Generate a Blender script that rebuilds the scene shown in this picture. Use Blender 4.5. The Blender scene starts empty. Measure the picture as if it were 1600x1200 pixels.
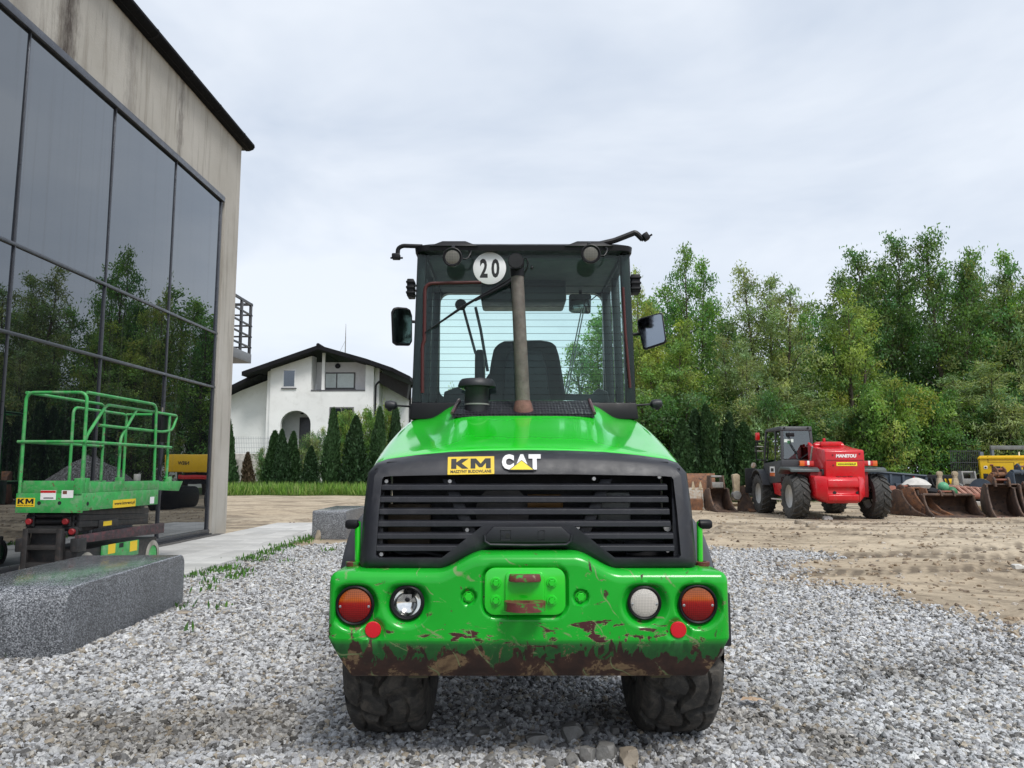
import bpy, bmesh, math, random
import numpy as np
from mathutils import Vector, Matrix, Euler, noise
V = Vector
PI = math.pi
sc = bpy.context.scene
COL = sc.collection
random.seed(7)

# ------------------------------------------------------------------ camera
CAM_H = 1.33
PITCH = math.radians(6.42)
YAW = math.atan(22 / 1200)
cam_data = bpy.data.cameras.new('camera')
cam = bpy.data.objects.new('camera', cam_data)
COL.objects.link(cam)
cam.location = (0, 0, CAM_H)
cam.rotation_euler = (PI / 2 + PITCH, 0, YAW)
cam_data.sensor_width = 36.0
cam_data.lens = 27.0
cam_data.clip_start = 0.05
cam_data.clip_end = 3000
sc.camera = cam

# ------------------------------------------------------------------ world: overcast sky
SUN_ELEV, SUN_AZ = math.radians(54), math.radians(152)     # azimuth clockwise from +Y
world = bpy.data.worlds.new('World')
sc.world = world
world.use_nodes = True
wn = world.node_tree
wn.nodes.clear()
w_out = wn.nodes.new('ShaderNodeOutputWorld')
w_sky = wn.nodes.new('ShaderNodeTexSky')
w_sky.sky_type = 'NISHITA'
w_sky.sun_disc = False
w_sky.sun_elevation = SUN_ELEV
w_sky.sun_rotation = SUN_AZ
w_bg1 = wn.nodes.new('ShaderNodeBackground')
w_bg1.inputs['Strength'].default_value = 0.1
wn.links.new(w_sky.outputs[0], w_bg1.inputs['Color'])
w_tc = wn.nodes.new('ShaderNodeTexCoord')
w_map = wn.nodes.new('ShaderNodeMapping')
w_map.inputs['Scale'].default_value = (1.0, 1.0, 2.6)
wn.links.new(w_tc.outputs['Generated'], w_map.inputs['Vector'])
w_n = wn.nodes.new('ShaderNodeTexNoise')
w_n.inputs['Scale'].default_value = 1.9
w_n.inputs['Detail'].default_value = 5
w_n.inputs['Roughness'].default_value = 0.56
w_n.inputs['Distortion'].default_value = 0.4
wn.links.new(w_map.outputs[0], w_n.inputs['Vector'])
w_r = wn.nodes.new('ShaderNodeValToRGB')
w_r.color_ramp.elements[0].position = 0.34
w_r.color_ramp.elements[0].color = (0.545, 0.61, 0.71, 1)
w_r.color_ramp.elements[1].position = 0.64
w_r.color_ramp.elements[1].color = (0.75, 0.795, 0.86, 1)
wn.links.new(w_n.outputs[0], w_r.inputs[0])
w_bg2 = wn.nodes.new('ShaderNodeBackground')
w_bg2.inputs['Strength'].default_value = 0.70
wn.links.new(w_r.outputs[0], w_bg2.inputs['Color'])
w_mix = wn.nodes.new('ShaderNodeMixShader')
w_mix.inputs[0].default_value = 0.92
wn.links.new(w_bg1.outputs[0], w_mix.inputs[1])
wn.links.new(w_bg2.outputs[0], w_mix.inputs[2])
wn.links.new(w_mix.outputs[0], w_out.inputs[0])

# ------------------------------------------------------------------ sun (soft, overcast)
sun_d = bpy.data.lights.new('sun', 'SUN')
sun_d.energy = 1.5
sun_d.angle = math.radians(18)
sun_d.color = (1.0, 0.97, 0.92)
sun_o = bpy.data.objects.new('sun', sun_d)
COL.objects.link(sun_o)
sd = V((math.sin(SUN_AZ) * math.cos(SUN_ELEV), math.cos(SUN_AZ) * math.cos(SUN_ELEV), math.sin(SUN_ELEV)))
sun_o.rotation_euler = sd.to_track_quat('Z', 'Y').to_euler()

vs = sc.view_settings
vs.view_transform = 'Standard'
vs.look = 'None'
vs.gamma = 1
vs.exposure = 0.8
vs.use_curve_mapping = False
sc.cycles.use_denoising = True
sc.cycles.max_bounces = 8
sc.cycles.transparent_max_bounces = 16
sc.cycles.caustics_reflective = False
sc.cycles.caustics_refractive = False

# ------------------------------------------------------------------ pixel -> world helpers (photo pixels, 1600x1200)
CO = V((0, 0, CAM_H))
RM = Euler((PI / 2 + PITCH, 0, YAW)).to_matrix()
def ray(px, py):
    return RM @ V(((px - 800) / 1200, (600 - py) / 1200, -1))
def P(px, py, Y):
    d = ray(px, py); return CO + d * (Y / d.y)
def PX(px, py, X):
    d = ray(px, py); return CO + d * (X / d.x)
def G(px, py, z=0.0):
    d = ray(px, py); return CO + d * ((z - CAM_H) / d.z)

# ------------------------------------------------------------------ mesh helpers
class MB:
    def __init__(s): s.v = []; s.f = []
    def add(s, vs_, fs_):
        n = len(s.v)
        s.v += [tuple(a) for a in vs_]
        s.f += [tuple(i + n for i in f) for f in fs_]
        return s
    def box(s, x0, x1, y0, y1, z0, z1, M=None):
        vv = [V((x, y, z)) for z in (z0, z1) for y in (y0, y1) for x in (x0, x1)]
        if M is not None: vv = [M @ a for a in vv]
        return s.add(vv, [(0, 2, 3, 1), (4, 5, 7, 6), (0, 1, 5, 4), (1, 3, 7, 5), (3, 2, 6, 7), (2, 0, 4, 6)])
    def cbox(s, c, d, M=None):
        """box centred at c, sizes d, rotated by M (3x3) about its centre"""
        c = V(c); R = (M.to_4x4() if M is not None else Matrix.Identity(4))
        return s.box(-d[0] / 2, d[0] / 2, -d[1] / 2, d[1] / 2, -d[2] / 2, d[2] / 2, Matrix.Translation(c) @ R)
    def prism(s, poly, axis, a, b):
        n = len(poly)
        mk = {'x': lambda p, t: (t, p[0], p[1]), 'y': lambda p, t: (p[0], t, p[1]), 'z': lambda p, t: (p[0], p[1], t)}[axis]
        vv = [mk(p, a) for p in poly] + [mk(p, b) for p in poly]
        ff = [tuple(range(n)), tuple(range(2 * n - 1, n - 1, -1))]
        ff += [(i, i + n, (i + 1) % n + n, (i + 1) % n) for i in range(n)]
        return s.add(vv, ff)
    def hull2(s, A, B):
        """loft between two equal loops with end caps"""
        n = len(A)
        ff = [tuple(range(n)), tuple(range(2 * n - 1, n - 1, -1))]
        ff += [(i, i + n, (i + 1) % n + n, (i + 1) % n) for i in range(n)]
        return s.add(list(A) + list(B), ff)
    def loft(s, loops, closed=True, caps=True):
        n = len(loops[0]); vv = [p for l in loops for p in l]; ff = []
        m = n if closed else n - 1
        for k in range(len(loops) - 1):
            for i in range(m):
                j = (i + 1) % n
                ff.append((k * n + i, k * n + j, (k + 1) * n + j, (k + 1) * n + i))
        if caps and closed:
            ff.append(tuple(range(n - 1, -1, -1)))
            ff.append(tuple((len(loops) - 1) * n + i for i in range(n)))
        return s.add(vv, ff)
    def tube(s, pts, r, n=8, closed=False):
        pts = [V(p) for p in pts]; m = len(pts)
        rr = r if isinstance(r, (list, tuple)) else [r] * m
        up = None; loops = []
        for i, p in enumerate(pts):
            if closed: t = pts[(i + 1) % m] - pts[i - 1]
            else: t = pts[min(i + 1, m - 1)] - pts[max(i - 1, 0)]
            t.normalize()
            if up is None:
                up = V((0, 0, 1)) if abs(t.z) < 0.9 else V((1, 0, 0))
            a = t.cross(up); a.normalize(); up = a.cross(t)
            loops.append([p + (a * math.cos(2 * PI * k / n) + up * math.sin(2 * PI * k / n)) * rr[i] for k in range(n)])
        if closed:
            loops.append(loops[0])
            return s.loft(loops, True, False)
        return s.loft(loops)
    def lathe(s, prof, n=24, M=None, close=True):
        M = M or Matrix.Identity(4)
        loops = []
        for (r, h) in prof:
            loops.append([M @ V((max(r, 1e-4) * math.cos(2 * PI * k / n), max(r, 1e-4) * math.sin(2 * PI * k / n), h)) for k in range(n)])
        return s.loft(loops, True, close)
    def quad(s, a, b, c, d): return s.add([a, b, c, d], [(0, 1, 2, 3)])

def frame(o, z, x=None):
    """4x4 matrix with local Z along z"""
    z = V(z).normalized()
    x = V(x) if x is not None else (V((1, 0, 0)) if abs(z.x) < 0.9 else V((0, 0, 1)))
    y = z.cross(x).normalized(); x = y.cross(z).normalized()
    M = Matrix((x, y, z)).transposed().to_4x4(); M.translation = V(o)
    return M

def fillet(pts, r, n=5):
    pts = [V(p) for p in pts]; out = [pts[0]]
    for i in range(1, len(pts) - 1):
        a, b, c = pts[i - 1], pts[i], pts[i + 1]
        d1, d2 = (a - b), (c - b)
        k = min(r, d1.length * .45, d2.length * .45)
        p0, p1 = b + d1.normalized() * k, b + d2.normalized() * k
        for t in range(n + 1):
            t /= n
            out.append(p0 * (1 - t) ** 2 + b * 2 * t * (1 - t) + p1 * t * t)
    out.append(pts[-1]); return out

def rrect(x0, x1, y0, y1, r, n=5):
    out = []
    for cx, cy, a in ((x1 - r, y0 + r, -90), (x1 - r, y1 - r, 0), (x0 + r, y1 - r, 90), (x0 + r, y0 + r, 180)):
        for k in range(n + 1):
            t = math.radians(a + 90 * k / n); out.append((cx + r * math.cos(t), cy + r * math.sin(t)))
    return out

def link(o, parent=None):
    COL.objects.link(o)
    if parent is not None:
        o.parent = parent
        if parent.get('_w'):
            o.matrix_parent_inverse = Matrix.Translation(-parent.location)
    return o

def mesh_of(mb, name, smooth=35, bevel=0, seg=2, fixn=True):
    me = bpy.data.meshes.new(name)
    me.from_pydata(mb.v, [], mb.f)
    bm = bmesh.new(); bm.from_mesh(me)
    if fixn: bmesh.ops.recalc_face_normals(bm, faces=bm.faces)
    if bevel:
        es = [e for e in bm.edges if len(e.link_faces) == 2 and e.calc_face_angle(0) > math.radians(28)]
        bmesh.ops.bevel(bm, geom=es, offset=bevel, segments=seg, affect='EDGES', profile=0.5, clamp_overlap=True)
    for f in bm.faces: f.smooth = bool(smooth)
    bm.to_mesh(me); bm.free()
    if smooth: me.set_sharp_from_angle(angle=math.radians(smooth))
    return me

def obj(name, mb, mat, parent=None, smooth=35, bevel=0, seg=2, fixn=True):
    me = mesh_of(mb, name, smooth, bevel, seg, fixn) if isinstance(mb, MB) else mb
    if mat is not None and not me.materials: me.materials.append(mat)
    return link(bpy.data.objects.new(name, me), parent)

def again(o, name=None, parent=None, loc=None):
    """another object that shares o's mesh"""
    c = bpy.data.objects.new(name or o.name.split('.')[0], o.data)
    link(c, parent if parent is not None else o.parent)
    if loc is not None: c.location = loc
    return c

def tag(o, label, cat, group=None):
    o['label'] = label; o['category'] = cat
    if group: o['group'] = group
    return o

def thing(name, label, cat, loc=(0, 0, 0), rz=0, group=None, world_coords=True):
    o = bpy.data.objects.new(name, None); o.empty_display_size = .2
    COL.objects.link(o); o.location = loc; o.rotation_euler = (0, 0, rz)
    if world_coords: o['_w'] = 1
    return tag(o, label, cat, group)

def kids(o): return [c for c in bpy.data.objects if c.parent == o]
def copy_tree(o, parent=None):
    c = o.copy(); COL.objects.link(c)
    if parent is not None: c.parent = parent
    for k in kids(o): copy_tree(k, c)
    return c

def text_mb(s, w, h, M, bold=0.0, depth=0.0006, spacing=1.0, shear=0.0, keep=False):
    """lettering s fitted in w x h, centred on the XY plane of M"""
    cu = bpy.data.curves.new('lettering', 'FONT')
    cu.body = s; cu.size = 1; cu.offset = bold; cu.space_character = spacing; cu.shear = shear
    cu.resolution_u = 3; cu.extrude = 0.0
    to = bpy.data.objects.new('lettering_tmp', cu)
    COL.objects.link(to)
    dg = bpy.context.evaluated_depsgraph_get()
    me = bpy.data.meshes.new_from_object(to.evaluated_get(dg))
    bpy.data.objects.remove(to); bpy.data.curves.remove(cu)
    vv = [v.co.copy() for v in me.vertices]
    ff = [tuple(p.vertices) for p in me.polygons]
    bpy.data.meshes.remove(me)
    x0 = min(v.x for v in vv); x1 = max(v.x for v in vv); y0 = min(v.y for v in vv); y1 = max(v.y for v in vv)
    sx, sy = w / (x1 - x0), h / (y1 - y0)
    mb = MB()
    mb.add([M @ V(((v.x - (x0 + x1) / 2) * sx, (v.y - (y0 + y1) / 2) * sy, depth)) for v in vv], ff)
    return mb

KPOLY = [(0, 0), (0, 1), (.30, 1), (.30, .64), (.60, 1), (1, 1), (.60, .53), (1, 0), (.63, 0), (.30, .42), (.30, 0)]
MPOLY = [(0, 0), (0, 1), (.27, 1), (.50, .48), (.73, 1), (1, 1), (1, 0), (.76, 0), (.76, .55), (.58, .12), (.42, .12), (.24, .55), (.24, 0)]
def block_km(w, h, M, depth=.0006):
    mb = MB(); 
    for poly, x0, ww in ((KPOLY, 0, .44), (MPOLY, .49, .51)):
        mb.add([M @ V(((x0 + x * ww - .5) * w, (y - .5) * h, depth)) for x, y in poly], [tuple(range(len(poly)))])
    return mb

# ------------------------------------------------------------------ materials
class NT:
    def __init__(s, name):
        s.m = bpy.data.materials.new(name); s.m.use_nodes = True
        s.t = s.m.node_tree; s.t.nodes.clear()
        s.out = s.n('ShaderNodeOutputMaterial')
    def n(s, typ, **kw):
        nd = s.t.nodes.new(typ)
        for k, v in kw.items():
            if k.startswith('_'): setattr(nd, k[1:], v)
            else: s.put(nd, k.replace('__', ' '), v)
        return nd
    def put(s, nd, key, v):
        sock = nd.inputs[int(key[1:])] if key[0] == 'i' and key[1:].isdigit() else nd.inputs[key]
        if isinstance(v, bpy.types.NodeSocket): s.t.links.new(v, sock)
        elif isinstance(v, bpy.types.Node): s.t.links.new(v.outputs[0], sock)
        else:
            if hasattr(sock.default_value, '__len__') and len(sock.default_value) == 4 and len(v) == 3: v = (*v, 1)
            sock.default_value = v
    def coord(s, kind='Object', scale=(1, 1, 1)):
        tc = s.n('ShaderNodeTexCoord'); mp = s.n('ShaderNodeMapping', Scale=scale)
        s.t.links.new(tc.outputs[kind], mp.inputs['Vector']); return mp.outputs[0]
    def noise(s, vec, scale, detail=4, rough=.55, dist=0):
        return s.n('ShaderNodeTexNoise', Vector=vec, Scale=scale, Detail=detail, Roughness=rough, Distortion=dist).outputs[0]
    def ramp(s, fac, stops, interp='LINEAR'):
        nd = s.n('ShaderNodeValToRGB', i0=fac); r = nd.color_ramp; r.interpolation = interp
        while len(r.elements) < len(stops): r.elements.new(.5)
        for e, (p, c) in zip(r.elements, stops):
            e.position = p
            e.color = (c, c, c, 1) if not hasattr(c, '__len__') else (*c, 1)
        return nd.outputs[0]
    def mix(s, fac, a, b, mode='MIX'):
        nd = s.t.nodes.new('ShaderNodeMix'); nd.data_type = 'RGBA'; nd.blend_type = mode
        for sock, v in ((nd.inputs[0], fac), (nd.inputs[6], a), (nd.inputs[7], b)):
            if isinstance(v, bpy.types.NodeSocket): s.t.links.new(v, sock)
            elif hasattr(v, '__len__'): sock.default_value = (*v[:3], 1)
            else: sock.default_value = v
        return nd.outputs[2]
    def math(s, op, a, b=0.0, c=None, clamp=False):
        nd = s.n('ShaderNodeMath', _operation=op, _use_clamp=clamp, i0=a, i1=b)
        if c is not None: s.put(nd, 'i2', c)
        return nd.outputs[0]
    def sep(s, vec): return s.n('ShaderNodeSeparateXYZ', i0=vec).outputs
    def bump(s, h, strength=.3, dist=.01):
        return s.n('ShaderNodeBump', Height=h, Strength=strength, Distance=dist).outputs[0]
    def bsdf(s, **kw):
        b = s.n('ShaderNodeBsdfPrincipled', **kw); s.t.links.new(b.outputs[0], s.out.inputs[0]); return b

MATS = {}
def pm(name, col, rough=.5, metal=0.0, var=.18, vs_=5, bump=.0, bs=60, coat=0.0, dirt=None, damt=.5, spec=.5, rvar=.1, flake=None):
    """painted / plastic / stone surface with tone variation, dirt, wear spots and fine relief"""
    if name in MATS: return MATS[name]
    t = NT(name); c = t.coord()
    n1 = t.noise(c, vs_, 6, .6)
    dark = tuple(x * (1 - var) for x in col); lite = tuple(min(1, x * (1 + var)) for x in col)
    color = t.ramp(n1, [(.32, dark), (.68, lite)])
    if dirt is not None:
        n2 = t.noise(c, vs_ * 2.3, 8, .68, .4)
        f = t.ramp(n2, [(.62 - .24 * damt, 0.0), (.80 - .2 * damt, 1.0)])
        color = t.mix(t.math('MULTIPLY', f, min(1, damt * 1.2)), color, dirt)
    if flake is not None:
        n4 = t.noise(c, flake[1], 7, .7)
        f4 = t.ramp(n4, [(flake[2], 0.0), (flake[2] + .02, 1.0)])
        color = t.mix(f4, color, flake[0])
    n3 = t.noise(c, vs_ * 3.1, 5, .6)
    rg = t.ramp(n3, [(.3, max(0.02, rough - rvar)), (.7, min(1, rough + rvar))])
    kw = dict(Base__Color=color, Roughness=rg, Metallic=metal, Specular__IOR__Level=spec)
    if coat: kw.update(Coat__Weight=coat, Coat__Roughness=.06)
    if bump: kw['Normal'] = t.bump(t.noise(c, bs, 5, .6), bump, .01)
    t.bsdf(**kw)
    MATS[name] = t.m
    return t.m

GREEN = (0.010, 0.62, 0.016)
m_green = pm('green_paint', GREEN, .2, var=.05, vs_=2, coat=1.0, dirt=(.05, .36, .05), damt=.12, rvar=.05, spec=.6)
m_greenlift = pm('lift_green_paint', (.045, .36, .085), .42, var=.2, vs_=5, dirt=(.24, .34, .22), damt=.6, flake=((.15, .09, .06), 10, .62))
m_blackpl = pm('black_plastic', (.020, .021, .026), .48, var=.2, vs_=7, bump=.10, bs=420, dirt=(.05, .05, .055), damt=.25)
m_frame = pm('grille_plastic', (.019, .020, .026), .42, var=.2, vs_=5, bump=.12, bs=500, dirt=(.07, .068, .075), damt=.35)
m_black = pm('black_metal', (.009, .009, .011), .45, var=.2, spec=.28)
m_dark = pm('dark_interior', (.010, .011, .013), .7, var=.3)
m_seat = pm('seat_fabric', (.018, .019, .022), .75, var=.25, bump=.2, bs=200)
m_rubber = pm('tyre_rubber', (.040, .038, .035), .8, var=.4, vs_=7, bump=.4, bs=60, dirt=(.12, .105, .088), damt=.65)
m_rubber2 = pm('old_tyre_rubber', (.035, .035, .034), .8, var=.3, vs_=6, bump=.3, bs=40, dirt=(.12, .115, .105), damt=.6)
m_rim = pm('rim_paint', (.55, .55, .53), .4, var=.1, dirt=(.25, .22, .18), damt=.35)
m_rimw = pm('loader_rim', (.5, .5, .48), .4, var=.1, dirt=(.2, .17, .13), damt=.4)
m_steel = pm('bright_steel', (.55, .55, .55), .3, 1.0, var=.15)
m_chrome = pm('chrome', (.8, .8, .8), .12, 1.0, var=.05)
m_white = pm('white_print', (.86, .86, .86), .4, var=.03)
m_yellow = pm('yellow_print', (.85, .58, .03), .4, var=.05)
m_yelp = pm('yellow_paint', (.80, .50, .012), .4, var=.06, vs_=2, dirt=(.4, .26, .04), damt=.2)
m_blackprint = pm('black_print', (.012, .012, .012), .5, var=.05)
m_redprint = pm('red_print', (.55, .02, .02), .45, var=.05)
m_redpaint = pm('red_paint', (.58, .008, .016), .32, var=.10, vs_=1.5, coat=.2, dirt=(.34, .08, .065), damt=.42)
m_rustplate = pm('rusty_plate', (.15, .075, .045), .82, var=.45, vs_=3, bump=.5, bs=35, dirt=(.29, .125, .05), damt=.7, flake=((.055, .032, .026), 5, .60))
m_rustdark = pm('dark_rusty_steel', (.085, .055, .042), .78, var=.45, vs_=2.5, bump=.5, bs=30, dirt=(.21, .115, .06), damt=.55, flake=((.035, .027, .025), 4, .60))
m_rustred = pm('red_oxide_steel', (.27, .10, .065), .75, var=.35, vs_=4, bump=.4, bs=30, dirt=(.15, .06, .04), damt=.5)
m_pinkrust = pm('worn_pink_steel', (.36, .19, .14), .75, var=.3, vs_=4, bump=.3, bs=30, dirt=(.2, .08, .05), damt=.5)
m_beigesteel = pm('worn_beige_steel', (.42, .34, .23), .7, var=.3, vs_=5, bump=.3, bs=30, dirt=(.2, .11, .06), damt=.5)
m_greysteel = pm('worn_grey_steel', (.26, .26, .25), .6, var=.25, vs_=5, dirt=(.2, .13, .08), damt=.5)
m_whiterust = pm('white_painted_rust', (.45, .42, .37), .7, var=.2, vs_=5, dirt=(.30, .15, .05), damt=.75)
m_bluegrey = pm('blue_grey_paint', (.045, .062, .085), .5, var=.2, vs_=2, dirt=(.10, .10, .10), damt=.35, flake=((.17, .12, .09), 6, .68))
m_wood = pm('weathered_wood', (.34, .25, .15), .8, var=.35, vs_=4, bump=.4, bs=25)
m_stucco = pm('white_render', (.80, .80, .79), .85, var=.05, vs_=.6, bump=.25, bs=30, dirt=(.60, .59, .57), damt=.42)
m_roof = pm('dark_roof', (.010, .010, .012), .7, var=.3, vs_=2, bump=.3, bs=8, spec=.15)
m_granite = None
m_exh = pm('rusty_exhaust', (.155, .135, .12), .65, .2, var=.3, vs_=16, bump=.5, bs=120, dirt=(.17, .11, .085), damt=.4)
m_exhb = pm('rusty_flange', (.20, .10, .08), .75, .1, var=.35, vs_=18, bump=.5, bs=120)

def glassy(name, tint, refl=.10, gl=(1, 1, 1), rough=.0):
    t = NT(name)
    tr = t.n('ShaderNodeBsdfTransparent', Color=tint)
    g = t.n('ShaderNodeBsdfGlossy', Color=gl, Roughness=rough)
    lw = t.n('ShaderNodeFresnel', IOR=1.5)
    f = t.math("MULTIPLY", lw, 1.0 + refl * 8, clamp=True)
    mx = t.n('ShaderNodeMixShader', i0=f, i1=tr.outputs[0], i2=g.outputs[0])
    t.t.links.new(mx.outputs[0], t.out.inputs[0]); return t.m
m_cabglass = glassy('tinted_cab_glass', (.885, .988, .962), -.078)
m_frontglass = glassy('front_cab_glass', (.97, 1.0, .995), -.085)
m_teleglass = glassy('cab_glass', (.34, .42, .42), .35)

def lens_mat(name, stops, axis=2, rough=.15, scale=160):
    t = NT(name); c = t.coord('Generated')
    z = t.sep(c)[axis]
    col = t.ramp(z, stops)
    ob = t.coord('Object', (scale, scale, scale))
    w1 = t.n('ShaderNodeTexChecker', Vector=t.n('ShaderNodeMapping', Vector=ob, Rotation=(0, .785, 0)).outputs[0], Scale=1.0).outputs[1]
    t.bsdf(Base__Color=t.mix(.35, col, t.mix(w1, (0, 0, 0), col)), Roughness=rough + .1, Specular__IOR__Level=.35, Coat__Weight=.4, Coat__Roughness=.05,
           Normal=t.bump(w1, .15, .003))
    return t.m
m_tail = lens_mat('tail_lens', [(.0, (.15, .002, .003)), (.50, (.30, .004, .004)), (.58, (.38, .012, .003)), (.66, (.50, .095, .006)), (.95, (.28, .07, .015))])
m_clear = lens_mat('clear_lens', [(.0, (.60, .56, .50)), (1, (.66, .62, .57))], scale=220)
m_redrefl = lens_mat('red_reflector', [(.0, (.75, .012, .025)), (1, (.78, .015, .03))], scale=400)
m_lampglass = pm('lamp_reflector', (.85, .85, .82), .10, 1.0, var=.05)
m_led = lens_mat('worklight_lens', [(.0, (.12, .11, .09)), (1, (.16, .15, .125))], scale=150)
m_orange = pm('orange_lens', (.70, .13, .01), .2, var=.05, coat=.6)
m_redlens = pm('red_lens', (.50, .012, .012), .2, var=.05, coat=.6)

# bumper paint: green, chipped, rusty along its lower lip
def bumper_mat():
    t = NT('worn_green_casting'); c = t.coord(); xyz = t.sep(c)
    base = t.ramp(t.noise(c, 3, 5), [(.3, (.008, .35, .020)), (.7, (.012, .44, .030))])
    z = xyz[2]
    low = t.n('ShaderNodeMapRange', i0=z, i1=.612, i2=.44, i3=0.0, i4=1.0).outputs[0]
    cs = t.coord('Object', (5, 5, 5)); cv = t.coord('Object', (11, 6, 4)); ch = t.coord('Object', (3.2, 6, 11))
    nA = t.noise(cs, 1.6, 9, .66, .3); nB = t.noise(cv, 1.5, 8, .65, .4); nC = t.noise(ch, 1.7, 9, .68, .5)
    nD = t.noise(t.coord('Object', (9, 9, 9)), 2.2, 9, .7, .3)
    # dirty, rubbed zone under the crease
    dz = t.math('MULTIPLY', t.ramp(low, [(.0, 0.0), (.16, 1.0)]), .92)
    col = t.mix(dz, base, t.ramp(nB, [(.34, (.016, .060, .022)), (.5, (.018, .13, .028)), (.66, (.055, .075, .042))]))
    # rust that climbs from the lower edge
    s1 = t.math('ADD', t.math('MULTIPLY', low, .42), t.math('MULTIPLY', nB, 1.08))
    rust_low = t.ramp(s1, [(.69, 0.0), (.715, 1.0)])
    # red primer chips: more near the crease, few elsewhere
    near = t.n('ShaderNodeMapRange', i0=t.math('ABSOLUTE', t.math('SUBTRACT', z, .618)), i1=.0, i2=.075, i3=.105, i4=0.0).outputs[0]
    s2 = t.math('ADD', nC, near)
    chips = t.ramp(s2, [(.642, 0.0), (.650, 1.0)])
    s3 = t.math('ADD', nD, t.math('MULTIPLY', near, .3))
    chips2 = t.ramp(s3, [(.655, 0.0), (.662, 1.0)])
    edge1 = t.ramp(s2, [(.622, 0.0), (.642, 1.0)])
    edge2 = t.ramp(s3, [(.636, 0.0), (.655, 1.0)])
    em = t.math('MULTIPLY', t.math('MAXIMUM', edge1, edge2), t.ramp(nB, [(.45, 0.0), (.55, 1.0)]))
    col = t.mix(em, col, (.30, .34, .16))
    chip_all = t.math('MAXIMUM', chips, chips2)
    col = t.mix(chip_all, col, t.ramp(nD, [(.4, (.050, .006, .010)), (.7, (.075, .014, .016))]))
    rcol = t.ramp(nA, [(.40, (.034, .016, .012)), (.53, (.062, .027, .018)), (.57, (.25, .165, .085)), (.66, (.14, .085, .045)), (.75, (.05, .022, .016))])
    col = t.mix(rust_low, col, rcol)
    # thin scratches
    sw = t.n('ShaderNodeTexWave', Vector=t.n('ShaderNodeMapping', Vector=c, Rotation=(0, .7, 0)).outputs[0], Scale=2.2, Distortion=9, Detail=3).outputs[1]
    sc_ = t.math('MULTIPLY', t.ramp(sw, [(.993, 0.0), (.998, 1.0)]), t.ramp(nA, [(.48, 0.0), (.55, .9)]))
    col = t.mix(sc_, col, (.22, .30, .13))
    rg = t.mix(t.math('MAXIMUM', t.math('MAXIMUM', rust_low, chip_all), dz), (.22, .22, .22), (.72, .72, .72))
    h = t.math('SUBTRACT', t.math('MULTIPLY', t.noise(c, 60, 4), .15), t.math('MULTIPLY', t.math('MAXIMUM', chip_all, rust_low), .6))
    t.bsdf(Base__Color=col, Roughness=rg, Specular__IOR__Level=.5, Normal=t.bump(h, .35, .004))
    return t.m
m_bumper = bumper_mat()
def hitch_mat():
    t = NT('rusty_green_hitch'); c = t.coord()
    n = t.noise(c, 14, 8, .7, .3)
    col = t.ramp(n, [(.36, (.012, .40, .03)), (.42, (.05, .22, .03)), (.45, (.16, .035, .03)), (.62, (.12, .03, .03)), (.66, (.30, .24, .14)), (.72, (.12, .03, .03))])
    t.bsdf(Base__Color=col, Roughness=.55, Normal=t.bump(n, .5, .01)); return t.m
m_hitch = hitch_mat()

def granite_mat():
    t = NT('speckled_granite'); c = t.coord()
    v = t.n('ShaderNodeTexVoronoi', Vector=c, Scale=150).outputs['Color']
    g = t.n('ShaderNodeSeparateColor', i0=v).outputs[0]
    n = t.noise(c, 190, 4, .7)
    s = t.math('ADD', t.math('MULTIPLY', g, .6), t.math('MULTIPLY', n, .5))
    col = t.ramp(s, [(.28, (.026, .028, .033)), (.46, (.11, .118, .132)), (.64, (.20, .21, .23)), (.84, (.46, .48, .51))])
    st = t.ramp(t.noise(t.coord('Object', (3, 3, .8)), 2, 4), [(.4, .8), (.65, 1.06)])
    col = t.mix(1.0, col, st, 'MULTIPLY')
    up = t.sep(t.n('ShaderNodeNewGeometry').outputs['Normal'])[2]
    rg = t.ramp(up, [(.5, .42), (.98, .16)])      # the seat is polished, the sides are flamed
    t.bsdf(Base__Color=col, Roughness=rg, Specular__IOR__Level=.55); return t.m
m_granite = granite_mat()

def concrete_mat():
    t = NT('streaked_concrete'); c = t.coord()
    a = t.noise(t.coord('Object', (5, 5, .35)), 1.2, 9, .65)
    a2 = t.noise(t.coord('Object', (9, 9, .45)), 1.3, 8, .7)
    b = t.noise(c, .8, 6)
    col = t.ramp(b, [(.3, (.40, .375, .33)), (.7, (.51, .485, .44))])
    col = t.mix(t.ramp(a, [(.52, 0.0), (.74, .75)]), col, (.19, .165, .13))
    col = t.mix(t.ramp(a2, [(.60, 0.0), (.70, .5)]), col, (.13, .115, .10))
    xx, yy2, zz = t.sep(c)
    wig = t.math('MULTIPLY', t.math('SUBTRACT', t.noise(t.coord('Object', (4, 9, 2.5)), 1.5, 8, .7), .5), .55)
    for px_, y_w, dk in ((101, .10, .95), (286, .05, .55), (22, .16, .35), (205, .07, .35)):
        y0 = PX(px_, 100, -6.45).y
        dd_ = t.math('ABSOLUTE', t.math('SUBTRACT', t.math('ADD', yy2, wig), y0 + .02))
        col = t.mix(t.math('MULTIPLY', t.ramp(t.math('DIVIDE', dd_, y_w * 3), [(.0, 1.0), (1.0, 0.0)]), dk), col, (.05, .035, .028))
    spot = t.ramp(t.noise(t.coord('Object', (3, 3, .9)), 1.1, 5, .7), [(.74, 0.0), (.78, .9)])
    col = t.mix(spot, col, (.07, .035, .025))
    t.bsdf(Base__Color=col, Roughness=.88, Normal=t.bump(t.noise(c, 25, 8, .7), .35, .02)); return t.m
m_concrete = concrete_mat()

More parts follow.
